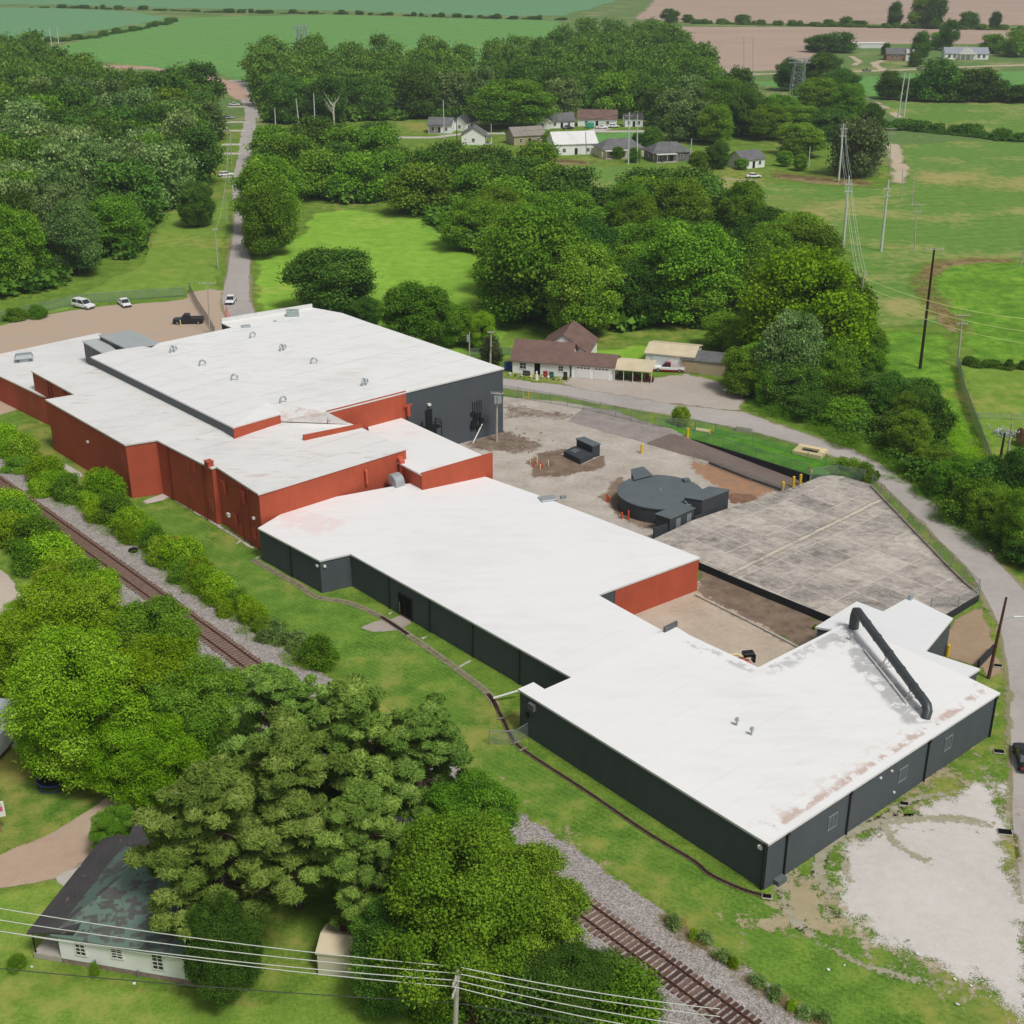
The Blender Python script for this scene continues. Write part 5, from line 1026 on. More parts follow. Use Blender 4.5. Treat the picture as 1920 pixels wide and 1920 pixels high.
for i, (x, y) in enumerate(ws):
    treepx('shrub1' if i % 3 == 1 else 'palew', x, y+4, y-16, 20 if i % 3 == 1 else 30, 'weedy clump on the outer edge of the ballast at the bottom of the picture', 'weeds along the lower ballast edge', 'weeds', 'weeds')
for x, y, yt, w_, lb in ((33, 1812, 1796, 36, 'small round shrub by the porch corner of the white house'), (178, 1828, 1808, 20, 'small shrub against the side wall of the white house'), (70, 595, 575, 40, 'low bush behind the left chain-link fence'), (30, 600, 580, 40, 'low bush at the left end of the chain-link fence')):
    treepx('shrub0', x, y, yt, w_, lb, name='shrub', cat='shrub')
# foreground giants
tree('near1', G(165, 1440), 7.6, 12.6, 'giant spreading yellow-green maple over the blue trampoline', name='maple_tree', rz=1.0)
tree('near1', G(285, 1420), 6.2, 11.0, 'right-hand yellow-green maple joined to the giant one', name='maple_tree', rz=2.9)
tree('near1', G(150, 1290), 6.8, 11.5, 'rear yellow-green maple behind the giant one', name='maple_tree', rz=4.1)
tree('near1', G(75, 1315), 5.4, 9.5, 'bright tree behind the white camper at the left border', name='tree', rz=2.2)
tree('near0', G(300, 1310), 6.0, 9.5, 'lower leafy tree between the giant maple and the track', name='tree', rz=.3)
tree('near1', G(80, 1255), 4.6, 7.5, 'yellow-green tree at the left border beside the lower dirt road', name='tree', rz=4)
tree('near0', G(375, 1440), 5.6, 10, 'green leafy tree between the maples and the rear pine', name='tree', rz=2.2)
tree('near1', G(290, 1500), 4.8, 8.4, 'bright green tree squeezed between the giant maple and the pines', name='tree', rz=5)
tree('near0', G(225, 1600), 2.0, 4.4, 'small green tree at the edge of the dirt road beside the house', name='tree', rz=5)
tree('near1', G(330, 1400), 5, 8, 'leafy bright tree right of the giant maple', name='tree', rz=3.3)
tree('pine0', G(430, 1790), 6.6, 17.0, 'large pine towering over the white house roof', name='pine_tree', rz=.4)
tree('pine1', G(560, 1700), 5.6, 16.5, 'pine in the middle of the foreground clump', name='pine_tree', rz=2)
tree('pine0', G(540, 1560), 6.0, 16.0, 'pine at the back left of the foreground clump', name='pine_tree', rz=3.5)
tree('pine1', G(680, 1600), 6.0, 16.5, 'sparse pine with bare branches near the track', name='pine_tree', rz=5.1)
tree('pine1', G(800, 1610), 5.0, 14.5, 'thin pine at the right end of the clump beside the ballast', name='pine_tree', rz=1.2)
tree('pine0', G(690, 1750), 4.6, 13.5, 'pine behind the maroon metal roof', name='pine_tree', rz=.9)
tree('near2', G(425, 1882), 2.6, 9.0, 'narrow dark evergreen at the end wall of the white house', name='evergreen_tree', rz=2.8)
tree('near0', G(865, 1845), 6.8, 12.5, 'big round bright green tree by the lower utility pole', name='tree', rz=3.0)
tree('near0', G(960, 1800), 5.0, 9.6, 'green tree joined to the round one, overhanging the ballast', name='tree', rz=1.1)
tree('near2', G(750, 1865), 4.2, 7.5, 'dark leafy tree beside the tan shed', name='tree', rz=4.4)
tree('near0', G(880, 1660), 4.6, 9.5, 'upper bright green tree between pine and ballast', name='tree', rz=2.2)
tree('near2', G(1060, 1895), 4.0, 4.6, 'low dull green tree at the bottom beside the ballast', name='tree')
tree('shrub0', G(1160, 1905), 3.2, 3.4, 'low green shrub at the bottom edge beside the ballast', name='shrub', cat='shrub')
tree('shrub2', G(1010, 1925), 3.6, 4.2, 'dark shrub at the bottom edge under the power wires', name='shrub', cat='shrub')
tree('shrub0', G(820, 1890), 2.4, 3.0, 'green shrub just left of the lower utility pole', name='shrub', cat='shrub')
print('TREES', NT['n'], 'far', len(far_list))
# ------------------------------------------------------------------ vehicles
def paint(name, c, rough=.3): return plain(name, c, rough, .5, .04, 2)
M['tyre'] = plain('tyre_rubber', S(30, 30, 31), .9, .1, .1, 5); M['carglass'] = plain('car_glass', S(44, 52, 58), .08, .7, .1, 3); M['hub'] = plain('wheel_hub', S(150, 152, 154), .4, .5, .1, 4)
M['lens'] = plain('headlight_lens', S(220, 224, 226), .15, .6, .05, 4); M['redlens'] = plain('tail_lens', S(150, 24, 22), .2, .6, .05, 4)
def loft(b, sts, n=12):                     # sts: (x, halfwidth, zlow, zhigh) rounded cross sections
    vs = []
    for x, hw, z0, z1 in sts:
        r_ = min(.16, (z1-z0)*.3, hw*.3)
        for (y, z) in ((-hw, z0+r_), (-hw, z1-r_), (-hw+r_*.4, z1-r_*.3), (-hw+r_*1.3, z1), (hw-r_*1.3, z1), (hw-r_*.4, z1-r_*.3), (hw, z1-r_), (hw, z0+r_), (hw-r_, z0), (-hw+r_, z0)): vs.append((x, y, z))
    k = 10; fs = [(i*k+j, i*k+(j+1) % k, (i+1)*k+(j+1) % k, (i+1)*k+j) for i in range(len(sts)-1) for j in range(k)]
    fs += [tuple(range(k-1, -1, -1)), tuple(range((len(sts)-1)*k, len(sts)*k))]
    return b.add(vs, fs)
def car(loc, rz, col, style, label, group=None, L=4.7, W=1.85, H=1.5, two=None):
    nm = {'sedan': 'parked_car', 'suv': 'parked_suv', 'pickup': 'pickup_truck'}[style]
    r = thing(nm, loc, label, {'sedan': 'car', 'suv': 'suv', 'pickup': 'pickup truck'}[style], group, rz)
    h = L/2; w = W/2; zb = .28; zs = H*.56
    b = MB()
    if style == 'sedan': st = [(-h, w*.8, zb+.1, zs-.06), (-h+.12, w*.93, zb, zs), (-h+.9, w, zb, zs+.05), (0, w, zb, zs), (h-1.2, w, zb, zs-.03), (h-.35, w*.95, zb, zs-.14), (h, w*.78, zb+.1, zs-.24)]
    elif style == 'suv': st = [(-h, w*.9, zb+.1, zs), (-h+.1, w*.98, zb, zs+.05), (0, w, zb, zs+.03), (h-1.25, w, zb, zs), (h-.2, w*.96, zb, zs-.1), (h, w*.88, zb+.1, zs-.2)]
    else: st = [(-h, w*.97, zb+.15, zs), (-h+.05, w, zb+.1, zs+.02), (0, w, zb, zs), (h-1.3, w, zb, zs), (h-.2, w*.97, zb, zs-.06), (h, w*.88, zb+.1, zs-.16)]
    loft(b, st); b.build('body', col, r, world=False)
    if two:
        b = MB(); b.box((0, 0, zb+.08), (L*.96, W+.02, .26)); b.build('lower_panel', two, r, world=False)
    c0, c1 = {'sedan': (-h+.75, h-1.35), 'suv': (-h+.12, h-1.35), 'pickup': (-.35, h-1.5)}[style]
    t0, t1 = {'sedan': (c0+.65, c1-.85), 'suv': (c0+.25, c1-.75), 'pickup': (c0+.12, c1-.7)}[style]
    b = MB(); zt = H-.1; wi = w*.78
    b.add([(c0, -w*.9, zs-.02), (c1, -w*.9, zs-.02), (c1, w*.9, zs-.02), (c0, w*.9, zs-.02), (t0, -wi, zt), (t1, -wi, zt), (t1, wi, zt), (t0, wi, zt)], [(4, 5, 6, 7), (0, 1, 5, 4), (1, 2, 6, 5), (2, 3, 7, 6), (3, 0, 4, 7)])
    gl = b.build('windows', M['carglass'], r, world=False)
    b = MB(); loft(b, [(t0-.08, wi*.92, zt-.02, zt+.05), (t0+.15, wi*1.02, zt-.03, zt+.09), (t1-.15, wi*1.02, zt-.03, zt+.09), (t1+.08, wi*.92, zt-.02, zt+.04)])
    for sy in (-1, 1):
        for xa, xb in ((c0, t0), (c1, t1), ((c0+c1)/2-.05, (t0+t1)/2-.05)):
            b.cyl((xa, sy*w*.9, zs-.02), (xb, sy*(wi+.01), zt), .045, n=5)
    b.build('roof', two if (two and style == 'pickup') else col, r, world=False)
    if style == 'pickup':
        b = MB(); b.box(((-h+c0)/2, 0, zs+.03), (c0+h-.2, W*.82, .05)); b.build('cargo_bed', plain('bed_liner', S(60, 58, 58), .8, .2, .1, 3) if not two else two, r, world=False)
        b = MB()
        for sy in (-1, 1): b.box(((-h+c0)/2, sy*w*.93, zs+.06), (c0+h, .14, .1))
        b.box((-h+.05, 0, zs+.06), (.1, W*.9, .1)); b.build('bed_rail', col, r, world=False)
    for sx in (-1, 1):
        for sy in (-1, 1):
            b = MB(); b.cyl((sx*(h-.9), sy*(w-.2), .34), (sx*(h-.9), sy*(w+.02), .34), .34, n=16); wh = b.build('wheel', M['tyre'], r, world=False)
            b = MB(); b.cyl((sx*(h-.9), sy*(w-.0), .34), (sx*(h-.9), sy*(w+.035), .34), .19, n=12); b.build('hub', M['hub'], wh, world=False)
    for sy in (-1, 1):
        b = MB(); b.box((h-.04, sy*w*.66, zs-.3), (.12, .4, .16)); b.build('headlight', M['lens'], r, world=False)
        b = MB(); b.box((-h+.03, sy*w*.78, zs-.14), (.1, .22, .24)); b.build('tail_light', M['redlens'], r, world=False)
    b = MB(); b.box((h-.02, 0, zb+.2), (.1, W*.8, .16)); b.build('bumper', M['black'], r, world=False)
    return r
white = paint('white_car_paint', S(232, 233, 234)); blackp = paint('black_car_paint', S(34, 36, 42), .2); redp = paint('red_car_paint', S(150, 28, 44)); silver = paint('silver_car_paint', S(150, 154, 158)); teal = paint('teal_paint', S(60, 160, 130))
p_ = G(157, 577); car(p_, R(-32), white, 'suv', 'white suv with roof rack parked on the gravel lot, left of the white sedan', L=5.2, W=2.0, H=1.9)
car(G(234, 573), R(-58), white, 'sedan', 'white sedan parked on the gravel lot between the suv and the black pickup')
car(G(433, 567), R(-88), white, 'sedan', 'white sedan driving down the lane toward the factory', L=4.8)
car(G(354, 606), R(184), blackp, 'pickup', 'black pickup truck parked by the fence at the end of the gravel lot', L=5.9, W=2.05, H=1.95)
car(G(1254, 695), R(172), white, 'pickup', 'old red and white pickup truck in front of the cream garage', L=5.6, W=2.0, H=1.75, two=redp)
car(G(1383, 738), R(150), white, 'sedan', 'white car half hidden under the trees beside the driveway')
car(G(1922, 1428), R(80), blackp, 'sedan', 'dark car cut off by the right border of the picture on the road', L=4.6)
car(G(1413, 333), R(5), white, 'sedan', 'white car parked in the yard beside the white cottage')
car(G(1238, 303), R(-85), blackp, 'sedan', 'dark car parked at the end house with a porch')
car(G(1120, 275+1), R(10), silver, 'pickup', 'silver pickup parked between the large white house and the cream house')
car(G(1128, 241), R(5), white, 'pickup', 'white truck parked before the long brown-roofed white house', two=None)
car(G(1150, 239), R(10), white, 'sedan', 'white car at the village street right of the parked truck')
car(G(1066, 242), R(20), blackp, 'sedan', 'dark car beside the white house with a grey roof')
car(G(1005, 245), R(0), white, 'sedan', 'white car at the village street under the large round tree')
car(G(424, 330), R(20), white, 'suv', 'white suv on the nearest driveway along the lane')
car(G(428, 223), R(10), silver, 'suv', 'silver suv on a driveway along the lane')
car(G(415, 243), R(10), white, 'sedan', 'white sedan on a driveway half under the wood')
car(G(440, 198), R(0), white, 'sedan', 'white car on the farthest driveway of the lane')
car(G(1625, 134), R(5), blackp, 'pickup', 'dark vehicle parked at the farm lane junction')
car(G(1727, 131), R(5), blackp, 'pickup', 'dark vehicle parked below the airy pale tree')
b = MB(); c = G(1120, 240); b.box((c.x-3, c.y, 1.2), (3.0, 2.2, 1.8), .1, .1); b.cyl((c.x-3, c.y-1.1, .4), (c.x-3, c.y+1.1, .4), .4, n=12); solo('cargo_trailer', b, teal, 'small teal box trailer in front of the long brown-roofed white house', 'trailer')
# ------------------------------------------------------------------ houses
def siding(name, c):
    k = N(name, .7, .25); z = k.n('SeparateXYZ'); k.set(z.inputs[0], k.pos()); f = k.math('FRACT', k.math('MULTIPLY', z.outputs[2], 5.5)); l = k.smooth(f, 0, .2)
    d = tuple(x*.86 for x in c[:3])+(1,); k.bump(l, .4, .02); return k.out(k.mix(k.math('MULTIPLY', k.noise(1.2, 4), .35), k.mix(l, d, c), d))
def shingle(name, c1, c2, c3=None, thr=.5):
    k = N(name, .95, .1); a = k.noise(.5, 5, rough=.65); b_ = k.noise(6, 3, k.pos((1, 1, 3)), rough=.7); c = k.ramp(k.math('ADD', k.math('MULTIPLY', a, .5), k.math('MULTIPLY', b_, .5)), (.35, c1), (.65, c2))
    if c3:
        br = k.n('TexBrick'); k.set(br.inputs['Vector'], k.pos()); br.inputs['Scale'].default_value = 1; br.inputs['Brick Width'].default_value = .9; br.inputs['Row Height'].default_value = .3; br.inputs['Mortar Size'].default_value = 0
        m = k.smooth(k.math('ADD', k.noise(.6, 4, rough=.6), k.math('MULTIPLY', k.math('SUBTRACT', k.n('SeparateColor', Color=br.outputs['Color']).outputs[0], .4), .3)), thr, thr+.02); c = k.mix(m, c, c3)
    k.bump(b_, .3, .03); return k.out(c)
M['wsiding'] = siding('white_siding', S(242, 243, 243)); M['csiding'] = siding('cream_siding', S(214, 204, 184)); M['brownroof'] = shingle('brown_shingles', S(104, 82, 76), S(134, 110, 102)); M['greyroof'] = shingle('grey_shingles', S(92, 92, 94), S(126, 126, 128))
M['darkroof'] = shingle('dark_shingles', S(60, 60, 62), S(88, 87, 88)); M['whiteroof'] = plain('white_metal_roof', S(224, 224, 222), .5, .4, .05, .6); M['creamroof'] = plain('cream_metal_roof', S(212, 198, 168), .55, .3, .08, .5)
M['tan'] = siding('tan_siding', S(178, 164, 136)); M['tanroof'] = shingle('tan_shingles', S(132, 124, 116), S(158, 150, 142)); M['brickred'] = plain('red_brick', S(134, 66, 52), .85, .2, .2, 3)
def house(loc, rz, w, d, h, rh, wall, roof, label, wins=(), porch=None, hip=0.0, name='house', over=.4, door=None, chim=None, group=None, gable=True):
    # w runs along local x (ridge direction), d along y; front is -y
    r = thing(name, loc, label, 'house' if name in ('house', 'cottage', 'farmhouse') else name.split('_')[-1], group, rz)
    b = MB(); x, y = w/2, d/2; hh = hip*w/2
    b.add([(-x, -y, -.3), (x, -y, -.3), (x, y, -.3), (-x, y, -.3), (-x, -y, h), (x, -y, h), (x, y, h), (-x, y, h)]+([(-x, 0, h+rh), (x, 0, h+rh)] if not hip else []),
          [(0, 1, 5, 4), (2, 3, 7, 6)]+([(1, 2, 6, 9, 5), (3, 0, 4, 8, 7)] if not hip else [(1, 2, 6, 5), (3, 0, 4, 7)]))
    wl = b.build('wall', wall, r, world=False)
    b = MB(); X, Y = x+over, y+over; zl = h-rh*over/y if not hip else h-.05; t = .14; rx = X-hh if hip else X
    up_ = [(-X, -Y, zl), (X, -Y, zl), (X, Y, zl), (-X, Y, zl), (-rx, 0, h+rh), (rx, 0, h+rh)]
    up_ = [(a, c, z+.06) for a, c, z in up_]; lo = [(a, c, z-t) for a, c, z in up_]
    f = [(0, 1, 5, 4), (2, 3, 4, 5)]+([(1, 2, 5), (3, 0, 4)] if hip else [])
    b.add(up_+lo, f+[tuple(i+6 for i in q[::-1]) for q in f]+[(0, 6, 7, 1), (2, 8, 9, 3)]+([(1, 7, 8, 2), (3, 9, 6, 0)] if hip else [(1, 7, 11, 5), (5, 11, 8, 2), (3, 9, 10, 4), (4, 10, 6, 0)]))
    ro = b.build('roof', roof, r, world=False)
    for side, px_, pz, ww, wh in wins:        # side: f front, b back, l left, r right
        b = MB(); fr = MB()
        if side in 'fb': sy = -1 if side == 'f' else 1; b.box((px_, sy*(y+.02), pz), (ww, .06, wh)); fr.box((px_, sy*(y+.035), pz+wh/2+.04), (ww+.2, .09, .1)); fr.box((px_, sy*(y+.035), pz-wh/2-.04), (ww+.2, .09, .1)); fr.box((px_, sy*(y+.045), pz), (ww, .05, .05)); fr.box((px_, sy*(y+.04), pz), (.05, .06, wh)); fr.box((px_-ww/2-.04, sy*(y+.035), pz), (.09, .08, wh)); fr.box((px_+ww/2+.04, sy*(y+.035), pz), (.09, .08, wh))
        else: sx = -1 if side == 'l' else 1; b.box((sx*(x+.02), px_, pz), (.06, ww, wh)); fr.box((sx*(x+.035), px_, pz+wh/2+.04), (.09, ww+.2, .1)); fr.box((sx*(x+.035), px_, pz-wh/2-.04), (.09, ww+.2, .1)); fr.box((sx*(x+.045), px_, pz), (.05, ww, .05)); fr.box((sx*(x+.04), px_, pz), (.06, .05, wh)); fr.box((sx*(x+.035), px_-ww/2-.04, pz), (.08, .09, wh)); fr.box((sx*(x+.035), px_+ww/2+.04, pz), (.08, .09, wh))
        wo = b.build('window', M['glass'], r, world=False); fr.build('frame', M['white'], wo, world=False)
    if door:
        side, px_, ww, wh, mt = door; b = MB()
        if side == 'f': b.box((px_, -y-.03, wh/2+.1), (ww, .08, wh))
        else: b.box(((x+.03)*(1 if side == 'r' else -1), px_, wh/2+.1), (.08, ww, wh))
        b.build('door', mt, r, world=False)
    if porch:
        side, a0, a1, dp, ph, mt = porch; b = MB(); pz = MB(); st = MB()
        if side == 'f': b.box(((a0+a1)/2, -y-dp/2-.1, ph+.1), (a1-a0, dp, .16)); fl = ((a0+a1)/2, -y-dp/2, .1, a1-a0, dp); ps = [(a0+.15+(a1-a0-.3)*i/2, -y-dp+.1) for i in range(3)]
        else: sx = 1 if side == 'r' else -1; b.box((sx*(x+dp/2+.1), (a0+a1)/2, ph+.1), (dp, a1-a0, .16)); fl = (sx*(x+dp/2), (a0+a1)/2, .1, dp, a1-a0); ps = [(sx*(x+dp-.1), a0+.15+(a1-a0-.3)*i/2) for i in range(3)]
        b.build('porch_roof', mt, r, world=False); st.box((fl[0], fl[1], .1), (fl[3], fl[4], .3)); st.build('porch_floor', M['conc2'], r, world=False)
        for q in ps: pz = MB(); pz.cyl((q[0], q[1], .2), (q[0], q[1], ph), .07, n=8); pz.build('post', M['white'], r, world=False)
    if chim:
        b = MB(); b.box((chim[0], chim[1], h+rh*.7), (.7, .7, 1.8)); b.build('chimney', M['brickred'], ro, world=False)
    return r
M['conc2'] = plain('porch_concrete', S(176, 170, 160), .9, .2, .12, 2)
# brown-roofed house by the yard road
def gz(*p): return G(*p)
hb = G(1018, 693); rzh = R(-14)
H1 = house(G(1022, 692), rzh, 10.2, 7.0, 2.6, 2.6, M['wsiding'], M['brownroof'], 'white house with a brown shingle roof and cluttered porch beside the curved road', wins=(('f', -3.2, 1.5, 1.1, 1.1), ('f', 3.6, 1.5, .8, .9), ('r', 0, 3.4, .9, .6)), door=('f', -.6, 1.0, 2.0, M['darkvoid']))
def gable(parent, cx, cy, w, d, h, rh, wall, roof, rz, lab=None):
    b = MB(); x, y = w/2, d/2; ca, sa = math.cos(rz), math.sin(rz); T = lambda a, c, z: (cx+a*ca-c*sa, cy+a*sa+c*ca, z)
    b.add([T(*q) for q in [(-x, -y, -.2), (x, -y, -.2), (x, y, -.2), (-x, y, -.2), (-x, -y, h), (x, -y, h), (x, y, h), (-x, y, h), (-x, 0, h+rh), (x, 0, h+rh)]], [(0, 1, 5, 4), (2, 3, 7, 6), (1, 2, 6, 9, 5), (3, 0, 4, 8, 7)])
    wl = b.build('wing', wall, parent, world=False); b = MB(); X, Y = x+.3, y+.3; zl = h-rh*.3/y
    up_ = [(-X, -Y, zl+.06), (X, -Y, zl+.06), (X, Y, zl+.06), (-X, Y, zl+.06), (-X, 0, h+rh+.06), (X, 0, h+rh+.06)]; lo = [(a, c, z-.14) for a, c, z in up_]
    b.add([T(*q) for q in up_+lo], [(0, 1, 5, 4), (2, 3, 4, 5), (6, 10, 11, 7), (8, 11, 10, 9), (0, 6, 7, 1), (2, 8, 9, 3), (1, 7, 11, 5), (5, 11, 8, 2), (3, 9, 10, 4), (4, 10, 6, 0)])
    b.build('roof', roof, wl, world=False)
    if lab: wl['label'] = lab
    return wl
gable(H1, 2.6, 7.5, 9, 9, 2.7, 3.0, M['wsiding'], M['brownroof'], R(90), 'taller rear wing')
gable(H1, 9.2, -.6, 7.4, 5.8, 2.5, 1.3, M['wsiding'], M['brownroof'], 0, 'garage wing with two white doors')
for dx in (7.6, 10.8):
    b = MB(); b.box((dx, -3.54, 1.2), (2.6, .08, 2.2)); gd = b.build('garage_door', M['white'], H1, world=False)
    b = MB()
    for i in range(4): b.box((dx-.9+i*.6, -3.6, 1.9), (.34, .03, .22))
    b.build('window_row', M['glass'], gd, world=False)
b = MB(); b.add([(12.9, -3.9, 2.1), (19.6, -3.9, 2.1), (19.6, 1.6, 2.5), (12.9, 1.6, 2.5), (12.9, -3.9, 2.25), (19.6, -3.9, 2.25), (19.6, 1.6, 2.65), (12.9, 1.6, 2.65)], [(0, 3, 2, 1), (4, 5, 6, 7), (0, 1, 5, 4), (1, 2, 6, 5), (2, 3, 7, 6), (3, 0, 4, 7)]); b.build('carport_roof', M['creamroof'], H1, world=False)
for i in range(5): b = MB(); b.cyl((13.1+i*1.6, -3.7, 0), (13.1+i*1.6, -3.7, 2.1), .06, n=6); b.build('post', M['white'], H1, world=False)
rr = random.Random(8)
def loc(parent, x, y, z=0): o, rz = ORG[parent.name]; return Vector((o.x+x*math.cos(rz)-y*math.sin(rz), o.y+x*math.sin(rz)+y*math.cos(rz), z))
for i, (dx, cl, lb) in enumerate(((14.2, S(50, 46, 44), 'dark riding mower under the left end of the carport'), (16.6, S(72, 40, 34), 'rusty garden machine in the middle of the carport'), (19.0, S(80, 34, 30), 'red-brown machine under the right end of the carport'))):
    q = loc(H1, dx, -2.6); b = MB(); b.box((q.x, q.y, .65), (1.3, .9, .6), rzh, .1); b.box((q.x-.3, q.y, 1.15), (.5, .5, .5), rzh, .05)
    for sx in (-.5, .5):
        for sy in (-.45, .45): w_ = q+Vector((sx*math.cos(rzh)-sy*math.sin(rzh), sx*math.sin(rzh)+sy*math.cos(rzh), .3)); b.cyl(tuple(w_-Vector((0, .1, 0))), tuple(w_+Vector((0, .1, 0))), .3, n=12)
    solo('garden_machine', b, plain('machine_%d' % i, cl, .7, .3, .2, 3), lb, 'machine')
for i, (dx, dy, sx, sz, cl, lb, nm) in enumerate(((-2.4, -4.2, 1.3, .8, S(70, 66, 66), 'dark bench against the porch wall left of the door', 'bench'), (1.0, -4.2, .8, 1.0, S(146, 60, 60), 'red plastic chair right of the front door', 'chair'), (2.1, -4.3, .8, 1.0, S(60, 96, 88), 'green chair on the front porch', 'chair'), (4.7, -4.9, .7, 1.4, S(52, 56, 46), 'dark planter at the porch corner', 'planter'), (-6.2, -2.4, 1.3, 1.6, S(40, 70, 130), 'blue waste bin at the left wall of the brown-roofed house', 'bin'))):
    q = loc(H1, dx, dy); b = MB(); b.box((q.x, q.y, sz*.25), (sx, .6, sz*.5), rzh, .05); b.box((q.x, q.y+.2, sz*.72), (sx, .14, sz*.5), rzh, .03); solo(nm if nm in ('bench', 'chair', 'planter') else 'waste_bin', b, plain('yard_item_%d' % i, cl, .6, .3, .1, 3), lb, nm)
for i in range(9):
    q = loc(H1, -5+i*1.15+rr.uniform(-.3, .3), -5.4+rr.uniform(-.4, .4)); b = MB(); b.cyl((q.x, q.y, 0), (q.x, q.y, .35), .18, .24, n=8); b.cyl((q.x, q.y, .35), (q.x, q.y, .62), .3, .1, n=7)
    solo('flower_pot', b, plain('pot_%d' % i, (S(208, 204, 198), S(120, 110, 96), S(176, 168, 160))[i % 3], .8, .2, .2, 4), 'small pot plant in the row before the porch of the brown-roofed house', 'pot', 'pots before the porch')
q = G(1006, 712); b = MB(); b.cyl((q.x, q.y, 0), (q.x, q.y, .9), .35, .22, n=10); b.cyl((q.x, q.y, .9), (q.x, q.y, 1.35), .2, .14, n=10); b.cyl((q.x, q.y, 1.35), (q.x, q.y, 1.6), .2, .05, n=10); solo('garden_statue', b, M['white'], 'small white garden statue beside the road at the brown-roofed house', 'statue')
# cream garage with brown shed
GA = house(G(1262, 684), R(-18), 8.6, 7.5, 3.0, .8, M['wsiding'], M['creamroof'], 'cream-roofed metal garage with a roll-up door behind the red and white pickup', name='garage', over=.25)
b = MB(); b.box((-1.6, -3.82, 1.5), (3.2, .08, 2.6)); b.build('garage_door', plain('roller_door', S(206, 214, 216), .5, .3, .05, 2), GA, world=False)
house(G(1322, 693), R(-18), 7.5, 6, 2.5, .9, M['tan'], M['greyroof'], 'tan shed with a grey roof joined to the cream-roofed garage', name='shed', over=.2, door=('f', -1.9, 2.9, 2.1, plain('tan_door', S(168, 152, 122), .7, .2, .08, 2)))
q = G(904, 652); b = MB(); b.tube([(q.x+1.2*math.cos(t), q.y, 1.5*math.sin(t)) for t in [math.pi*i/8 for i in range(9)]], .12, 8); b.cyl((q.x-1.3, q.y, .05), (q.x+1.3, q.y, .05), .15, n=8); solo('garden_arch', b, M['white'], 'small white garden arch near the maroon tree', 'arch')
q = G(1212, 594); b = MB(); b.box((q.x, q.y, 1.6), (4.5, 3, 3.2), .3, .3); solo('camper', b, plain('camper_shell', S(170, 180, 186), .5, .4, .1, 1), 'pale grey camper hidden in the wood behind the brown-roofed house', 'camper')
# village houses
V = [((828, 247), -8, 9, 8, 3.2, 2.2, 'w', 'greyroof', 'small white house with a grey roof and porch, leftmost in the village'),
     ((872, 243), 60, 8, 6, 3.4, 2.2, 'w', 'darkroof', 'narrow white house with a dark roof half behind the large round tree'),
     ((889, 268), 88, 9, 8.5, 3.4, 2.6, 'w', 'greyroof', 'white gable-fronted house with a small entry roof at the wood edge'),
     ((985, 268), 20, 12, 9, 3.4, 2.4, 't', 'tanroof', 'tan-roofed house half hidden behind the wood crowns'),
     ((1072, 285), 12, 15, 12, 3.8, 3.2, 'w', 'whiteroof', 'large white house with a white metal roof in the village field'),
     ((1018, 240), 85, 8, 6, 3.0, 2.0, 'w', 'whiteroof', 'tiny white house just visible under the large round tree'),
     ((1050, 238), 10, 10, 7, 3.0, 2.4, 'w', 'greyroof', 'white house with a grey roof right of the large round tree'),
     ((1120, 235), -6, 15, 8, 3.2, 2.8, 'w', 'brownroof', 'long white house with a dark brown roof on the village street'),
     ((1186, 236), 5, 7, 6, 3.4, 1.4, 'w', 'darkroof', 'small white box house behind the tall steel poles'),
     ((1160, 292), 14, 15, 9, 3.0, 2.8, 'c', 'greyroof', 'cream house with a grey hip roof and white porch roof'),
     ((1250, 299), 14, 13, 9, 3.0, 2.8, 'g', 'greyroof', 'grey end house with a hip roof and white porch'),
     ((1398, 312), 30, 9, 8, 3.0, 2.2, 'w', 'greyroof', 'small white cottage behind the clipped shrub'),
     ((243, 184), 20, 9, 7, 3.6, 2.2, 'w', 'darkroof', 'white house glimpsed in the gap of the left wood')]
M['gsiding'] = siding('grey_siding', S(120, 118, 116))
for (px, py), rz, w_, d_, h_, rh_, wm, rm, lb in V:
    hip = .55 if 'hip' in lb else 0.0
    wins = [('f', -w_*.28, 1.6, 1.0, 1.2), ('f', w_*.28, 1.6, 1.0, 1.2), ('l', 0, 1.6, 1.0, 1.2), ('r', 0, 1.6, 1.0, 1.2)]
    house(G(px, py), R(rz), w_, d_, h_, rh_, M[{'w': 'wsiding', 'c': 'csiding', 't': 'tan', 'g': 'gsiding'}[wm]], M[rm], lb, wins=wins, hip=hip, door=('f', 0, 1.0, 2.1, M['black']), porch=('f', -w_*.45, w_*.1, 2.2, 2.6, M['whiteroof'] if hip else M[rm]) if ('porch' in lb or 'entry' in lb) else None)
M['farmbrick'] = plain('pale_brick', S(150, 112, 100), .85, .2, .15, 1)
v2 = house(G(1688, 112), R(-3), 18, 9, 3.6, 3.0, M['farmbrick'], M['greyroof'], 'grey-roofed brick farmhouse with two white dormers', wins=tuple(('f', x_, 1.8, 1.2, 1.6) for x_ in (-6, -3, 2, 5, 8)), name='farmhouse', chim=(-7.5, 0))
for dx in (3, 6.6): b = MB(); b.box((dx, -3.0, 4.8), (1.7, 2.2, 1.9)); b.box((dx, -3.0, 6.0), (1.9, 2.4, .7), 0, 0, (.1, 1)); b.build('dormer', M['white'], v2, world=False)
b = MB(); b.box((5, -5.6, 1.5), (7, 2.2, 2.8)); b.build('porch', M['white'], v2, world=False)
v3 = house(G(1808, 110), R(-4), 25, 10, 3.4, 3.0, M['wsiding'], plain('slate_blue_roof', S(150, 156, 166), .8, .2, .08, .4), 'white-porched long farmhouse with a pale slate roof', wins=tuple(('f', x_, 1.8, 1.4, 1.8) for x_ in (-10, -7, 7, 10)), name='farmhouse')
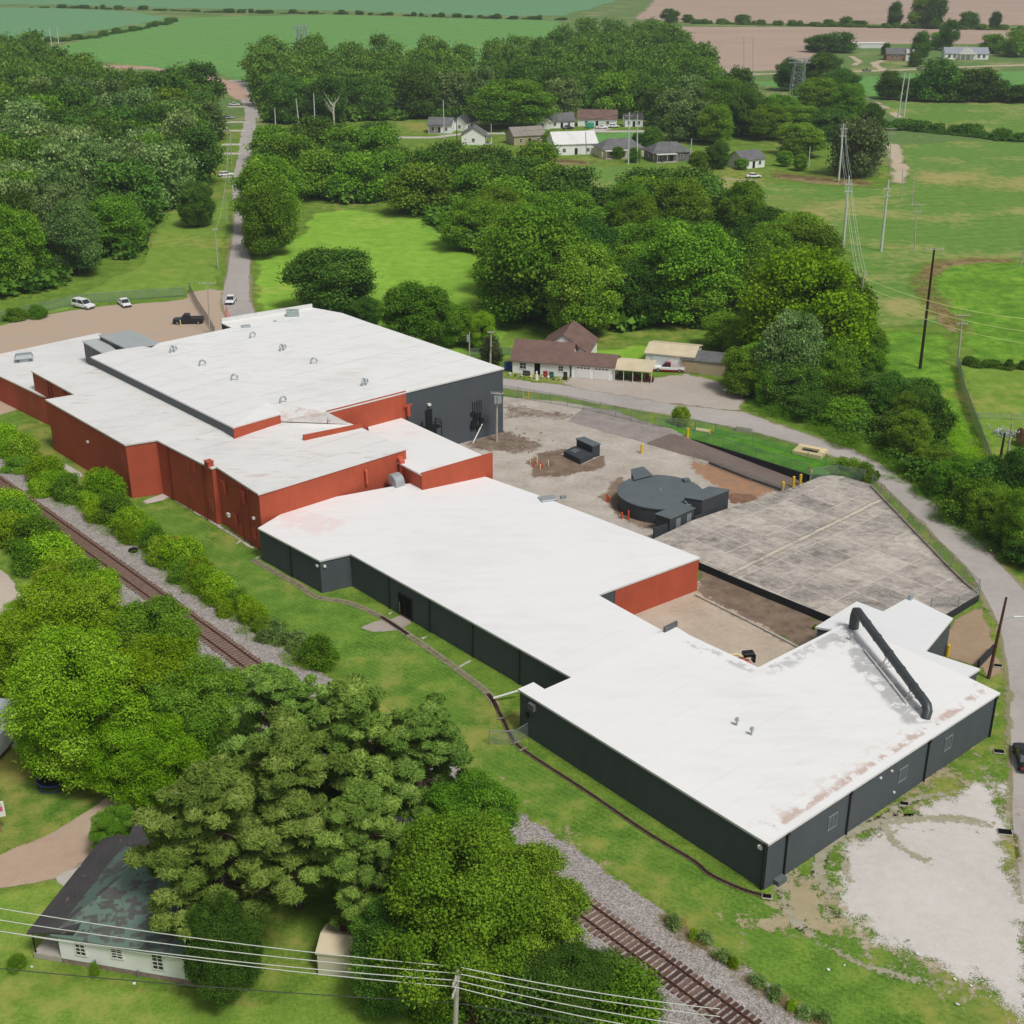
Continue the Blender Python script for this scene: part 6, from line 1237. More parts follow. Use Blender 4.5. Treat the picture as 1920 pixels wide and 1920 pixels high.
b = MB(); b.add([(-5, -9, 3.2), (5, -9, 3.2), (0, -9, 6.6), (-5, -4, 3.2), (5, -4, 3.2), (0, -1, 6.6)], [(0, 1, 2), (0, 2, 5, 3), (1, 4, 5, 2), (0, 3, 4, 1)]); b.build('porch_gable', M['white'], v3, world=False)
for dx in (-4.5, -1.5, 1.5, 4.5): b = MB(); b.cyl((dx, -8.7, 0), (dx, -8.7, 3.2), .2, n=8); b.build('post', M['white'], v3, world=False)
for (x, y), w_, lb in (((1620, 90), 30, 'long low white roof of a farm shed beyond the farmhouse'), ((1345, 150), 26, 'long low white trailer at the edge of the country road')):
    q = G(x, y); b = MB(); b.box((q.x, q.y, 1.6), (w_, 6, 3.0)); b.box((q.x, q.y, 3.3), (w_+1, 6.6, .5), 0, 0, (1, .3)); solo('farm_shed', b, M['whiteroof'], lb, 'shed')
# lower left house with hip roof and peeling shingles
q0, q1 = G(117, 1806), G(382, 1852); rzl = az(q0, q1); Lw = (q1-q0).length
F = thing('house', (q0+q1)/2, 'white clapboard house with a dark hip roof of peeling green shingles', 'house', None, rzl)
fx = Lw/2; dpt = 10.5
M['peel'] = shingle('peeling_shingles', S(80, 82, 80), S(100, 101, 97), S(102, 122, 112), .5); M['darkpeel'] = shingle('worn_dark_shingles', S(64, 63, 64), S(84, 82, 82), S(112, 98, 90), .68)
b = MB(); b.box((0, dpt/2, 1.75), (Lw, dpt, 2.5)); b.build('wall', M['wsiding'], F, world=False)
b = MB(); b.box((0, dpt/2, .25), (Lw-.1, dpt-.1, .6)); b.build('foundation', plain('block_foundation', S(150, 132, 120), .9, .1, .25, 3), F, world=False)
def hiproof(name, x0, x1, y0, y1, ze, zr, ins, mat):
    b = MB(); my = (y0+y1)/2; up_ = [(x0, y0, ze), (x1, y0, ze), (x1, y1, ze), (x0, y1, ze), (x0+ins, my, zr), (x1-ins, my, zr)]; lo = [(a, c, z-.16) for a, c, z in up_[:4]]
    b.add(up_+lo, [(0, 1, 5, 4), (1, 2, 5), (2, 3, 4, 5), (3, 0, 4), (0, 6, 7, 1), (1, 7, 8, 2), (2, 8, 9, 3), (3, 9, 6, 0), (9, 8, 7, 6)]); return b.build(name, mat, F, world=False)
hiproof('roof', -fx-.35, fx+.35, -.4, dpt+.3, 3.0, 6.1, 4.8, M['peel'])
b = MB(); b.add([(-fx-2.4, -.3, 2.75), (-fx+1.6, -.3, 3.6), (-fx+2.6, dpt, 3.9), (-fx-2.4, dpt+1.5, 2.75), (-fx-2.4, -.3, 2.6), (-fx+1.6, -.3, 3.4), (-fx+2.6, dpt, 3.7), (-fx-2.4, dpt+1.5, 2.6)], [(0, 1, 2, 3), (7, 6, 5, 4), (0, 4, 5, 1), (1, 5, 6, 2), (2, 6, 7, 3), (3, 7, 4, 0)]); b.build('porch_roof', M['darkpeel'], F, world=False)
b = MB(); b.add([(-fx+.5, dpt-.5, 3.5), (fx-2, dpt-.5, 3.5), (fx-2, dpt+5, 3.0), (-fx+.5, dpt+5, 3.0), (-fx+.5, dpt+2, 5.0), (fx-2, dpt+2, 5.0)], [(0, 1, 5, 4), (1, 2, 5), (2, 3, 4, 5), (3, 0, 4), (3, 2, 1, 0)]); b.build('rear_roof', M['darkpeel'], F, world=False)
b = MB(); b.box((0, dpt+2.2, 1.5), (Lw-3, 4.6, 3.0)); b.build('rear_wing', M['wsiding'], F, world=False)
b = MB(); b.box((-fx-1.2, dpt/2, .3), (2.3, dpt, .5)); b.build('porch_floor', M['conc2'], F, world=False)
for y_ in (.1, dpt*.5, dpt-.2): b = MB(); b.cyl((-fx-2.2, y_, .4), (-fx-2.2, y_, 2.75), .07, n=8); b.build('post', M['black'], F, world=False)
for px, ww, wh, zz in ((-fx+Lw*.155, .75, 1.35, 1.9), (-fx+Lw*.415, .85, .95, 2.0), (-fx+Lw*.70, .8, 1.45, 1.85)):
    b = MB(); b.box((px, -.03, zz), (ww, .05, wh)); wo = b.build('window', M['glass'], F, world=False); b = MB()
    for a, c, u_, w_ in ((0, wh/2+.05, ww+.24, .1), (0, -wh/2-.05, ww+.24, .1), (-ww/2-.05, 0, .1, wh), (ww/2+.05, 0, .1, wh), (0, 0, ww, .07), (0, 0, .05, wh), (0, wh*.25, ww, .04), (0, -wh*.25, ww, .04)): b.box((px+a, -.055, zz+c), (u_, .07, w_))
    b.build('frame', M['white'], wo, world=False)
b = MB(); b.cyl((-fx+Lw*.25, -.1, .3), (-fx+Lw*.25, -.1, 1.0), .07, n=8); b.cyl((-fx+Lw*.55, -.1, 0), (-fx+Lw*.55, -.1, .7), .07, n=8); b.build('vent_pipe', M['frame'], F, world=False)
# tan shed and maroon roof under the trees
house(G(648, 1806), R(-8), 3.4, 3.0, 2.2, .5, M['csiding'], M['creamroof'], 'small tan garden shed between the pines and the round green tree', name='garden_shed', over=.1)
house(G(700, 1762), R(60), 5.0, 3.6, 2.1, .9, M['brickred'], plain('maroon_metal_roof', S(104, 52, 46), .5, .4, .12, 1.2), 'shed with a ribbed maroon metal roof half hidden by the foreground trees', name='shed', over=.3)
q = G(-4, 1425); b = MB(); b.box((q.x-1.2, q.y+2, 1.9), (4.4, 8.0, 2.6), R(-10), .3); b.box((q.x-.3, q.y+1.2, 3.35), (.9, .9, .35), R(-10), .08); b.box((q.x+1.9, q.y+1.2, .8), (1.4, .7, .5), R(-10)); solo('camper', b, plain('camper_grey', S(176, 182, 186), .45, .4, .08, 1), 'grey-white camper cut off by the left border beside the maple', 'camper')
# trampoline
q = G(103, 1472); T_ = thing('trampoline', q, 'blue trampoline frame standing under the giant maple', 'trampoline')
M['blue'] = plain('blue_paint', S(38, 62, 120), .5, .3, .1, 3)
b = MB(); b.tube([(1.5*math.cos(t), 1.5*math.sin(t), .85) for t in [2*math.pi*i/20 for i in range(21)]], .07, 6); b.tube([(1.5*math.cos(t), 1.5*math.sin(t), .25) for t in [2*math.pi*i/20 for i in range(21)]], .04, 6); b.build('frame', M['blue'], T_, world=False)
b = MB(); b.cyl((0, 0, .8), (0, 0, .82), 1.4, n=24); b.build('jumping_mat', M['black'], T_, world=False)
for i in range(6):
    a = i*math.pi/3; b = MB(); b.cyl((1.5*math.cos(a), 1.5*math.sin(a), 0), (1.5*math.cos(a), 1.5*math.sin(a), .85), .05, n=6); b.build('leg', M['blue'], T_, world=False)
# sign on a post at the left border
q = G(2, 1560); SG = thing('sign', q, 'faded sign with pink and turquoise patches at the left border', 'sign', None, R(20))
b = MB(); b.cyl((0, 0, 0), (0, 0, 2.2), .07, n=8); b.build('post', plain('sign_post', S(150, 120, 96), .8, .2, .2, 3), SG, world=False)
b = MB(); b.box((0, -.08, 2.4), (1.3, .06, 1.6), 0, .02); pn = b.build('board', M['white'], SG, world=False)
for x_, z_, w_, h_, c_ in ((.25, 2.45, .45, .5, S(206, 96, 130)), (-.2, 1.95, .6, .3, S(120, 180, 190)), (-.3, 2.8, .4, .25, S(150, 200, 190)), (.3, 2.9, .2, .2, S(130, 190, 120))): b = MB(); b.box((x_, -.12, z_), (w_, .02, h_), .0); b.build('patch', plain('patch_%d' % int(z_*100), c_, .6, .2, .1, 4), pn, world=False)
# ------------------------------------------------------------------ yard structures
M['tankroof'] = plain('tank_roof_paint', S(96, 104, 108), .6, .3, .08, .5); M['tankwall'] = plain('tank_wall_paint', S(62, 66, 71), .65, .25, .1, .8)
T0 = thing('storage_tank', G(1238, 935), 'wide round charcoal water tank with a flat roof in the gravel yard', 'tank')
cx = G(1238, 922, 2.2); Rt = 5.7
b = MB(); b.cyl((cx.x, cx.y, -.1), (cx.x, cx.y, 2.1), Rt, n=56); b.build('wall', M['tankwall'], T0)
b = MB(); b.cyl((cx.x, cx.y, 2.1), (cx.x, cx.y, 2.25), Rt+.12, n=56); b.cyl((cx.x, cx.y, 2.25), (cx.x, cx.y, 2.45), Rt+.1, .3, n=56); rt_ = b.build('roof', M['tankroof'], T0)
b = MB(); q = G(1287, 901, 2.4); b.box((q.x, q.y, 2.5), (.9, .8, .35), .3, .03); b.build('hatch', M['tankroof'], rt_)
b = MB(); b.cyl((cx.x, cx.y, 2.4), (cx.x, cx.y, 2.62), .14, n=8); b.build('vent', M['galv'], rt_)
def shed(pts, z, label, name='pump_house', zb=-.2, door=None):
    W = ccw([tuple(G(p[0], p[1], z)) for p in pts]); W = [Vector(p) for p in W]; c = sum(W, Vector())/len(W)
    t = thing(name, (c.x, c.y, 0), label, name.replace('_', ' '))
    b = MB(); b.prism([p-Vector((0, 0, .12)) for p in W], zb); wl = b.build('wall', M['tankwall'], t)
    b = MB(); O = offset(W, .1); b.prism(O, z-.12); b.build('roof', M['tankroof'], t)
    return t, W, wl
A_, _, _ = shed([(1184, 880), (1206, 875), (1222, 890), (1190, 898)], 2.6, 'small charcoal shed at the back of the round tank')
B_, WB2, wb = shed([(1284, 932), (1330, 912), (1367, 918), (1317, 937)], 3.2, 'tall flat-roofed charcoal pump house right of the round tank')
C_, WC_, wc = shed([(1230, 963), (1274, 945), (1302, 952), (1257, 972)], 2.5, 'low charcoal pump house with two doors in front of the round tank')
l0, l1 = G(1257, 972, 2.5), G(1302, 952, 2.5); l0.z = l1.z = 0
for x, y in ((1271, 983), (1291, 974)):
    put(C_, 'door', x, y, l0, l1, .9, 1.7, .08, M['frame'])
q = G(1292, 940, 2.6); b = MB(); b.box((q.x, q.y, 2.0), (.8, .6, .6), R(20), .05); b.cyl((q.x, q.y, 2.2), (q.x-.6, q.y, 2.6), .15, n=8); b.build('pump', M['frame'], B_)
A2, _, _ = shed([(1081, 822), (1095, 819), (1125, 832), (1111, 836)], 2.0, 'charcoal box shelter at the back of the small well house')
b = MB(); W = [Vector(p) for p in ccw([tuple(G(*p, .9)) for p in ((1057, 846), (1078, 836), (1112, 850), (1088, 861))])]; b.prism(W, -.1); b.m = 1; W2_ = [Vector(p) for p in ccw([tuple(G(*p, 1.05)) for p in ((1068, 845), (1079, 840), (1088, 844), (1077, 849))])]; b.prism(W2_, .9)
solo('well_cover', b, [M['tankwall'], M['tankroof']], 'low charcoal concrete cover with a hatch beside the box shelter', 'well cover')
b = MB(); W = [Vector(p) for p in ccw([tuple(G(*p, .06)) for p in ((1052, 852), (1078, 832), (1128, 845), (1130, 853), (1090, 871))])]; b.prism(W, -.1); tag(b.build('concrete_pad', M['conc2']), kind='structure')
b = MB(); w0, w1 = G(1226, 990, 1.6), G(1257, 980, 1.6); w0.z = w1.z = 0
b.box(((w0.x+w1.x)/2, (w0.y+w1.y)/2, .75), ((w1-w0).length, .25, 1.7), az(w0, w1)); w2, w3 = G(1302, 968, 1.4), G(1320, 960, 1.4); w2.z = w3.z = 0; solo('yard_wall', b, M['tankwall'], 'short charcoal wall joining the middle wing roof edge to the low pump house', 'wall')
b = MB(); b.box(((w2.x+w3.x)/2, (w2.y+w3.y)/2, .6), ((w3-w2).length, .25, 1.4), az(w2, w3)); solo('yard_wall', b, M['tankwall'], 'short charcoal wall between the two pump houses', 'wall')
# retaining walls
b = MB(); kz = 1.35; NW = 24; th = .22
for i in range(NW):
    t0_, t1_ = i/NW, (i+1)/NW; pa, pb = KW[0].lerp(KW[1], t0_), KW[0].lerp(KW[1], t1_); za, zb_ = 1.30*t0_**.8+.05, 1.30*t1_**.8+.05
    n_ = kn*th; vs = [pa-n_, pb-n_, pb, pa]; b.add([(p.x, p.y, -.2) for p in vs]+[(vs[0].x, vs[0].y, za), (vs[1].x, vs[1].y, zb_), (vs[2].x, vs[2].y, zb_), (vs[3].x, vs[3].y, za)], [(4, 5, 6, 7), (0, 1, 5, 4), (2, 3, 7, 6)]+([(3, 0, 4, 7)] if i == 0 else [])+([(1, 2, 6, 5)] if i == NW-1 else []))
solo('retaining_wall', b, M['darkwall'], 'black retaining wall growing taller along the ramp under the grass island', 'wall')
def curb(P, z, h, wd, mat, label, name='low_wall', px=True):
    b = MB(); W = [G(p[0], p[1], z) if px else Vector(p) for p in P]
    for a_, c_ in zip(W, W[1:]): b.box(((a_.x+c_.x)/2, (a_.y+c_.y)/2, z+h/2-.1), ((c_-a_).length+wd*.3, wd, h+.2), az(a_, c_))
    return solo(name, b, mat, label, 'wall')
curb([(1330, 870), (1400, 898), (1470, 922)], 0, .35, .25, M['darkwall'], 'low dark curb wall on the near side of the dock ramp')
curb([(1633, 912), (1663, 943), (1730, 1013), (1780, 1065), (1812, 1096), (1834, 1113)], PADZ, .22, .3, M['chan'], 'concrete curb along the road edge of the old slab')
curb([(1306, 1118), (1400, 1165), (1499, 1217)], 0, .25, .3, M['conc2'], 'concrete curb between the courtyard floor and the gravel strip')
curb([(1834, 1252), (1850, 1235), (1862, 1222)], 0, .9, .25, M['darkwall'], 'short dark wall at the corner beside the leaning wooden pole')
# bollards
M['yellow'] = plain('yellow_paint', S(222, 186, 40), .5, .35, .12, 4); M['orange'] = plain('orange_paint', S(206, 74, 40), .55, .3, .12, 4); M['cream'] = plain('cream_paint', S(226, 206, 160), .6, .3, .1, 4)
def bollard(x, y, h, r_, label, mat=None, name='bollard', group=None, z=0.0, cat='bollard'):
    p = G(x, y, z); b = MB(); b.cyl((p.x, p.y, z-.05), (p.x, p.y, z+h-.06), r_, n=12); b.cyl((p.x, p.y, z+h-.06), (p.x, p.y, z+h), r_, r_*.55, n=12)
    return solo(name, b, mat or M['yellow'], label, cat, group)
for x, y, z, lb in ((1467, 924, .0, 'yellow bollard at the near side of the ramp foot'), (1487, 914, 0, 'yellow bollard second from the near side at the ramp foot'), (1500, 910, 0, 'yellow bollard third from the near side at the ramp foot'), (1519, 902, 0, 'yellow bollard right under the end of the retaining wall')): bollard(x, y, 1.7, .2, lb)
bollard(1203, 850, 1.5, .2, 'lone yellow bollard at the corner of the ramp and gravel yard'); bollard(1289, 820, 1.5, .22, 'stout yellow bollard at the head of the retaining wall')
bollard(1776, 1231, 1.5, .2, 'yellow bollard against the annex wall on the bare ground'); bollard(752, 1152, 1.8, .18, 'yellow bollard guarding the dark loading door of the middle wing')
for x, y in ((1295, 806), (1299, 803), (1304, 800)): bollard(x, y, 1.0, .09, 'thin yellow post at the head of the grass island', group='thin yellow posts on the grass island', name='marker_post', cat='post')
for x, y in ((1331, 815), (1337, 809)): bollard(x, y, 1.0, .09, 'thin yellow post beside the pale slab on the grass island', group='thin yellow post pair by the pale slab', name='marker_post', cat='post')
gt = thing('yellow_barrier', G(986, 747), 'yellow square barrier frame beside the road fence', 'barrier')
for dx in (-.45, .45): b = MB(); p = G(986, 747); b.cyl((p.x+dx, p.y, 0), (p.x+dx, p.y, 1.3), .09, n=8); b.build('post', M['yellow'], gt)
b = MB(); b.cyl((p.x-.45, p.y, .2), (p.x+.45, p.y, .2), .07, n=6); b.build('rail', M['yellow'], gt)
rr = random.Random(2)
for x, y, h, mt in ((994, 868, .9, 'cream'), (1003, 872, .7, 'orange'), (1007, 868, 1.1, 'cream'), (1014, 876, 1.0, 'orange'), (1017, 878, .7, 'orange'), (1013, 880, .8, 'cream'), (1028, 874, .9, 'cream'), (1001, 876, .6, 'orange')):
    bollard(x, y, h, .09, 'thin %s marker pipe standing in the oval soil patch' % mt, M[mt], 'marker_pipe', '%s marker pipes in the oval soil patch' % mt, cat='pipe')
for x, y, h, mt, lb in ((1138, 941, 1.2, 'orange', 'orange valve post in the soil left of the round tank'), (1141, 940, .8, 'orange', 'short orange stub beside the orange valve post'), (1166, 973, 1.0, 'orange', 'left orange-red pipe of the pair near the roof edge'), (1178, 974, 1.3, 'orange', 'taller right orange-red pipe of the pair near the roof edge'), (1177, 966, 1.2, 'cream', 'pale pipe behind the pair of orange-red pipes')): bollard(x, y, h, .13, lb, M[mt], 'marker_pipe', cat='pipe')
for x, y, lb in ((330, 1018, 'left red pipe stub in the grass behind the shrub row'), (340, 1022, 'right red pipe stub in the grass behind the shrub row')): bollard(x, y, 1.0, .14, lb, M['orange'], 'pipe_stub', cat='pipe')
bollard(339, 612, 1.3, .1, 'cream marker post in front of the black pickup', M['cream'], 'marker_post', cat='post')
p = G(807, 1418, .3); b = MB(); b.cyl((p.x, p.y, .3), (p.x, p.y, 1.5), .07, n=8); b.box((p.x, p.y, 1.6), (.35, .3, .5), 0, .04); solo('track_signal', b, plain('signal_red', S(190, 40, 46), .5, .3, .1, 3), 'small red track marker beside the ballast behind the pines', 'track marker')
p = G(250, 1034, .2); b = MB(); b.tube([(p.x+.45*math.cos(t), p.y+.45*math.sin(t), .38) for t in [2*math.pi*i/18 for i in range(19)]], .17, 8); solo('old_tyre', b, M['tyre'], 'old black tyre lying on the ballast beside the shrub row', 'tyre')
p = G(427, 601); b = MB(); b.cyl((p.x, p.y, 0), (p.x, p.y, .25), 1.0, .8, n=12); b.m = 1; b.cyl((p.x, p.y, .25), (p.x, p.y, 1.4), .75, .45, n=9); b.cyl((p.x, p.y, 1.4), (p.x, p.y, 3.0), .42, .06, n=7); solo('wrapped_sculpture', b, [M['conc2'], plain('pink_wrap', S(206, 138, 134), .7, .2, .3, 3)], 'pink and white striped cone shape beside the lane at the factory corner', 'marker')
# grass island slabs
for x, y, z, sx, sy, lb, nm in ((1318, 808, .14, 2.4, 1.2, 'pale concrete slab lying on the head of the grass island', 'concrete_slab'), (1395, 809, .35, 2.6, .5, 'white painted concrete headwall beside the road', 'headwall')):
    p = G(x, y, 0); b = MB(); b.box((p.x, p.y, z), (sx, sy, .12 if nm == 'concrete_slab' else .9), R(-25), .04); solo(nm, b, M['conc2'] if nm == 'headwall' else M['cream'], lb, 'slab' if nm == 'concrete_slab' else 'headwall')
p = G(1519, 846, .4); rz = R(-30); b = MB()
for dx, dy, sx, sy in ((0, 1.2, 4.4, .9), (0, -1.2, 4.4, .9), (-1.75, 0, .9, 1.5), (1.75, 0, .9, 1.5)): b.box((p.x+dx*math.cos(rz)-dy*math.sin(rz), p.y+dx*math.sin(rz)+dy*math.cos(rz), .33), (sx, sy, .6), rz)
b.m = 1; b.box((p.x, p.y, .2), (2.6, 1.5, .3), rz); solo('storm_drain', b, [M['cream'], M['darkvoid']], 'pale square storm drain collar at the far end of the grass island', 'drain')
for x, y, sx, lb in ((1884, 1562, 1.1, 'dark rectangular storm inlet at the gravel turnaround beside the road'), (1873, 1411, .9, 'small dark storm inlet near the right corner of the near wing'), (1438, 1683, .7, 'dark catch basin at the lower corner of the near wing'), (1695, 1509, .7, 'dark catch basin below the grey wall of the near wing'), (1871, 1250, .8, 'rusty catch basin beside the leaning wooden pole')):
    p = G(x, y); b = MB(); b.box((p.x, p.y, .1), (sx+.16, sx*.6+.16, .1), R(-10), .03); b.m = 1; b.box((p.x, p.y, .12), (sx, sx*.6, .14), R(-10)); solo('storm_inlet', b, [M['conc2'], M['darkvoid']], lb, 'drain')
# pink lift machine in the courtyard
LM = thing('boom_lift', G(1388, 1262), 'faded pink boom lift with a black basket parked in the courtyard', 'boom lift', None, R(10))
pk = plain('faded_pink', S(214, 136, 122), .55, .3, .12, 2)
b = MB(); b.box((0, 0, 1.0), (2.6, 1.6, .9), 0, .15); b.box((-.3, 0, 1.6), (1.6, 1.3, .5), 0, .12); b.build('body', pk, LM, world=False)
b = MB(); b.tube([(.6, .2, 1.9), (-.6, .2, 2.5), (-3.0, .2, 2.2)], .16, 8); b.build('boom', M['cream'], LM, world=False)
b = MB(); b.box((1.0, .4, 2.3), (1.4, 1.0, .5), 0, .05); b.box((1.6, .1, 1.9), (.3, .8, 1.0)); b.build('basket', M['black'], LM, world=False)
for sx in (-.9, .9):
    for sy in (-.75, .75): b = MB(); b.cyl((sx, sy-.15, .4), (sx, sy+.15, .4), .4, n=14); b.build('wheel', M['tyre'], LM, world=False)
LM.scale = (.85, .85, .9)
# rusty propane tank and debris at the right border
PT = thing('fuel_tank', G(1935, 835), 'rusty round-ended fuel tank at the right border', 'tank')
p = G(1935, 835); b = MB(); b.tube([(p.x-2.3, p.y-.6, 1.6), (p.x-2.1, p.y-.55, 1.6), (p.x+5, p.y+1.2, 1.6), (p.x+5.2, p.y+1.25, 1.6)], [.8, 1.35, 1.35, .8], 20); b.build('shell', plain('rusty_steel', S(146, 108, 92), .8, .3, .35, 1.2), PT, smooth=True)
for dx in (-1.2, 2.8): b = MB(); b.box((p.x+dx, p.y, .3), (.4, 2, .7)); b.build('cradle', M['chan'], PT)
for i, (x, y, s_x, lb) in enumerate(((1868, 813, 1.6, 'grey scrap frame under the transformer poles'), (1885, 818, 1.3, 'tangled grey scrap metal between the transformer poles'), (1905, 820, 1.4, 'bent grey pipe next to the rusty fuel tank'))):
    p = G(x, y); b = MB(); rs = random.Random(i)
    for k_ in range(7): a_ = Vector((p.x+rs.uniform(-1, 1)*s_x, p.y+rs.uniform(-.7, .7)*s_x, rs.uniform(.1, .8))); b.cyl(tuple(a_), tuple(a_+Vector((rs.uniform(-1, 1), rs.uniform(-1, 1), rs.uniform(-.2, .6)))), .09, n=6)
    b.box((p.x, p.y, .3), (s_x, .6, .5), rs.uniform(0, 1)); solo('scrap_metal', b, M['galv'], lb, 'scrap')
p = G(1917, 942); car(p, R(20), silver, 'pickup', 'pale grey truck half hidden at the right border below the belt of trees')
# ------------------------------------------------------------------ poles and wires
M['woodpole'] = plain('weathered_pole', S(176, 170, 160), .9, .15, .12, 3); M['darkpole'] = plain('tarred_pole', S(54, 42, 36), .9, .15, .2, 3); M['steelpole'] = plain('steel_pole', S(196, 200, 198), .45, .5, .06, 2); M['brownpole'] = plain('brown_pole', S(92, 62, 48), .9, .15, .2, 3)
M['ins'] = plain('insulator', S(206, 206, 200), .4, .5, .05, 3); M['wirep'] = plain('pale_wire', S(206, 208, 200), .5, .4, .05, 1); M['wired'] = plain('dark_wire', S(72, 76, 70), .7, .3, .05, 1)
POLE = {}
def pole(key, base, top, mat, label, arms=(), r_=.17, cap=0, tr=0, name='utility_pole', bz=0.0, group=None, armmat=None):
    p = G(*base, bz); z = ztop(top[0], top[1], p); q = G(*top, z)       # the pole may lean a little
    if (q-Vector((p.x, p.y, z))).length > 2.5: q = Vector((p.x, p.y, z))
    t = thing(name, p, label, 'utility pole', group); b = MB(); b.cyl(tuple(p-Vector((0, 0, .3))), tuple(q), r_*1.15, r_*.7, n=10); b.build('pole', mat, t)
    d = (q-p).normalized(); tips = []
    for dz, L, a_ in arms:
        c = q-d*dz; e = Vector((math.cos(R(a_)), math.sin(R(a_)), 0)); b = MB(); b.box(tuple(c+Vector((0, -r_, 0))), (L, .13, .14), R(a_)); b.build('crossarm', armmat or M['woodpole'], t)
        for s_ in (-.47, -.2, .2, .47):
            k_ = c+e*(L*s_)+Vector((0, -r_, .07)); tips.append(k_+Vector((0, 0, .25))); b = MB(); b.cyl(tuple(k_), tuple(k_+Vector((0, 0, .25))), .06, .04, n=7); b.build('insulator', M['ins'], t)
    for i in range(tr):
        a_ = -2.2+i*1.1; c = q-d*1.7+Vector((.45*math.cos(a_), .45*math.sin(a_), 0)); b = MB(); b.cyl(tuple(c), tuple(c+Vector((0, 0, 1.1))), .26, n=12); b.cyl(tuple(c+Vector((0, 0, 1.1))), tuple(c+Vector((0, 0, 1.3))), .08, n=6); b.build('transformer', M['galv'], t)
    POLE[key] = (p, q, tips); return t
pole('front', (850, 1995), (858, 1815), M['woodpole'], 'weathered utility pole at the bottom centre carrying the near wires', arms=((.35, 2.4, 78), (1.3, 2.4, 78)), r_=.2)
pole('tran', (931, 828), (932, 735), M['woodpole'], 'pole with three grey transformers before the charcoal rear hall', arms=((.2, 1.8, -10),), tr=3)
pole('y1', (880, 678), (880, 622), M['woodpole'], 'slim pole with a single transformer behind the rear hall', tr=1, r_=.14); pole('y2', (919, 690), (921, 622), M['woodpole'], 'wooden pole beside the maroon-leaved tree', r_=.16, arms=((.1, 1.2, 0),))
pole('lot', (393, 626), (389, 530), M['woodpole'], 'thin pole with crossarm standing at the fence of the gravel lot', arms=((.1, 3.2, 0),), r_=.12, tr=0)
pole('lane1', (409, 503), (403, 428), M['woodpole'], 'pale pole leaning in the left lawn beside the lane', r_=.16, arms=((.3, 1.3, 20),)); pole('lane2', (424, 416), (421, 352), M['woodpole'], 'second pale pole along the lane behind the leaning one', r_=.15)
pole('lane3', (428, 343), (426, 280), M['woodpole'], 'third pole along the lane near the driveways', r_=.15); pole('lane4', (434, 310), (432, 245), M['woodpole'], 'fourth pole along the lane near the driveways', r_=.15)
pole('w1', (517, 243), (515, 202), M['steelpole'], 'short white pole at the corner of lane and village street', r_=.2); pole('w2', (562, 245), (555, 185), M['steelpole'], 'tall white pole at the edge of the dark wood', r_=.22); pole('w3', (591, 244), (588, 175), M['steelpole'], 'tallest white pole at the edge of the dark wood', r_=.22)
pole('v1', (833, 262), (831, 188), M['steelpole'], 'tall white pole in front of the leftmost village house', r_=.2); pole('v2', (857, 268), (856, 222), M['darkpole'], 'thin dark pole right of the leftmost village house', r_=.15); pole('v3', (921, 258), (921, 232), M['steelpole'], 'short white pole before the large round village tree', r_=.2)
pole('v4', (1100, 293), (1098, 247), M['woodpole'], 'wooden pole right of the large white house', r_=.17); pole('v5', (1178, 308), (1180, 210), M['steelpole'], 'left steel pole of the pair before the cream house', r_=.24, arms=((1.2, 2.6, 0),)); pole('v6', (1195, 306), (1195, 215), M['steelpole'], 'right steel pole of the pair before the cream house', r_=.24)
pole('s1', (1293, 305), (1297, 260), M['steelpole'], 'short pale pole left of the white cottage', r_=.22); pole('s2', (1516, 312), (1519, 275), M['steelpole'], 'short pale pole right of the white cottage', r_=.2); pole('s3', (1572, 342), (1582, 232), M['steelpole'], 'tall pale steel pole in front of the brownish maroon tree', r_=.28, arms=((1.5, 2.2, 0), (3.6, 2.2, 0)), armmat=M['steelpole'])
pole('s4', (1581, 464), (1592, 330), M['steelpole'], 'left tall steel pole at the field corner', r_=.3, arms=((2.0, 1.8, 0), (3.6, 1.8, 0)), armmat=M['steelpole']); pole('s5', (1652, 471), (1666, 338), M['steelpole'], 'right tall steel pole at the field corner', r_=.3, arms=((2.0, 1.8, 0), (3.6, 1.8, 0)), armmat=M['steelpole'])
pole('d1', (1725, 691), (1752, 466), M['darkpole'], 'tall dark tarred pole with a pale crossarm on the weedy slope', r_=.24, arms=((.1, 3.0, 0),)); pole('d2', (1796, 688), (1804, 590), M['woodpole'], 'grey pole with two crossarms at the paddock corner', r_=.18, arms=((.1, 2.6, 0), (1.6, 2.0, 0)))
pole('d3', (1602, 700), (1620, 510), M['woodpole'], 'slim grey pole rising behind the huge yellow-green tree', r_=.2); pole('d4', (1912, 500), (1920, 470), M['woodpole'], 'grey pole at the right border above the bright field', r_=.18, arms=((.1, 2.6, 0),))
pole('t1', (1873, 875), (1884, 812), M['darkpole'], 'dark pole of the pair beside the scrap metal', r_=.2); pole('t2', (1884, 890), (1898, 793), M['woodpole'], 'grey pole of the pair beside the scrap metal', r_=.17, arms=((1.2, 2.2, -20),))
pole('k1', (1853, 1272), (1887, 1120), M['brownpole'], 'brown wooden pole leaning beside the curved road', r_=.17)
kp = POLE['k1']; b = MB(); b.tube([kp[0].lerp(kp[1], .72), kp[0].lerp(kp[1], .76)+Vector((1.2, 0, .1)), kp[0].lerp(kp[1], .76)+Vector((2.1, 0, .1))], .05, 6); b.box(tuple(kp[0].lerp(kp[1], .76)+Vector((2.4, 0, .05))), (.7, .25, .12), 0, .03); solo('street_lamp', b, M['galv'], 'small street lamp arm on the leaning brown pole', 'lamp')
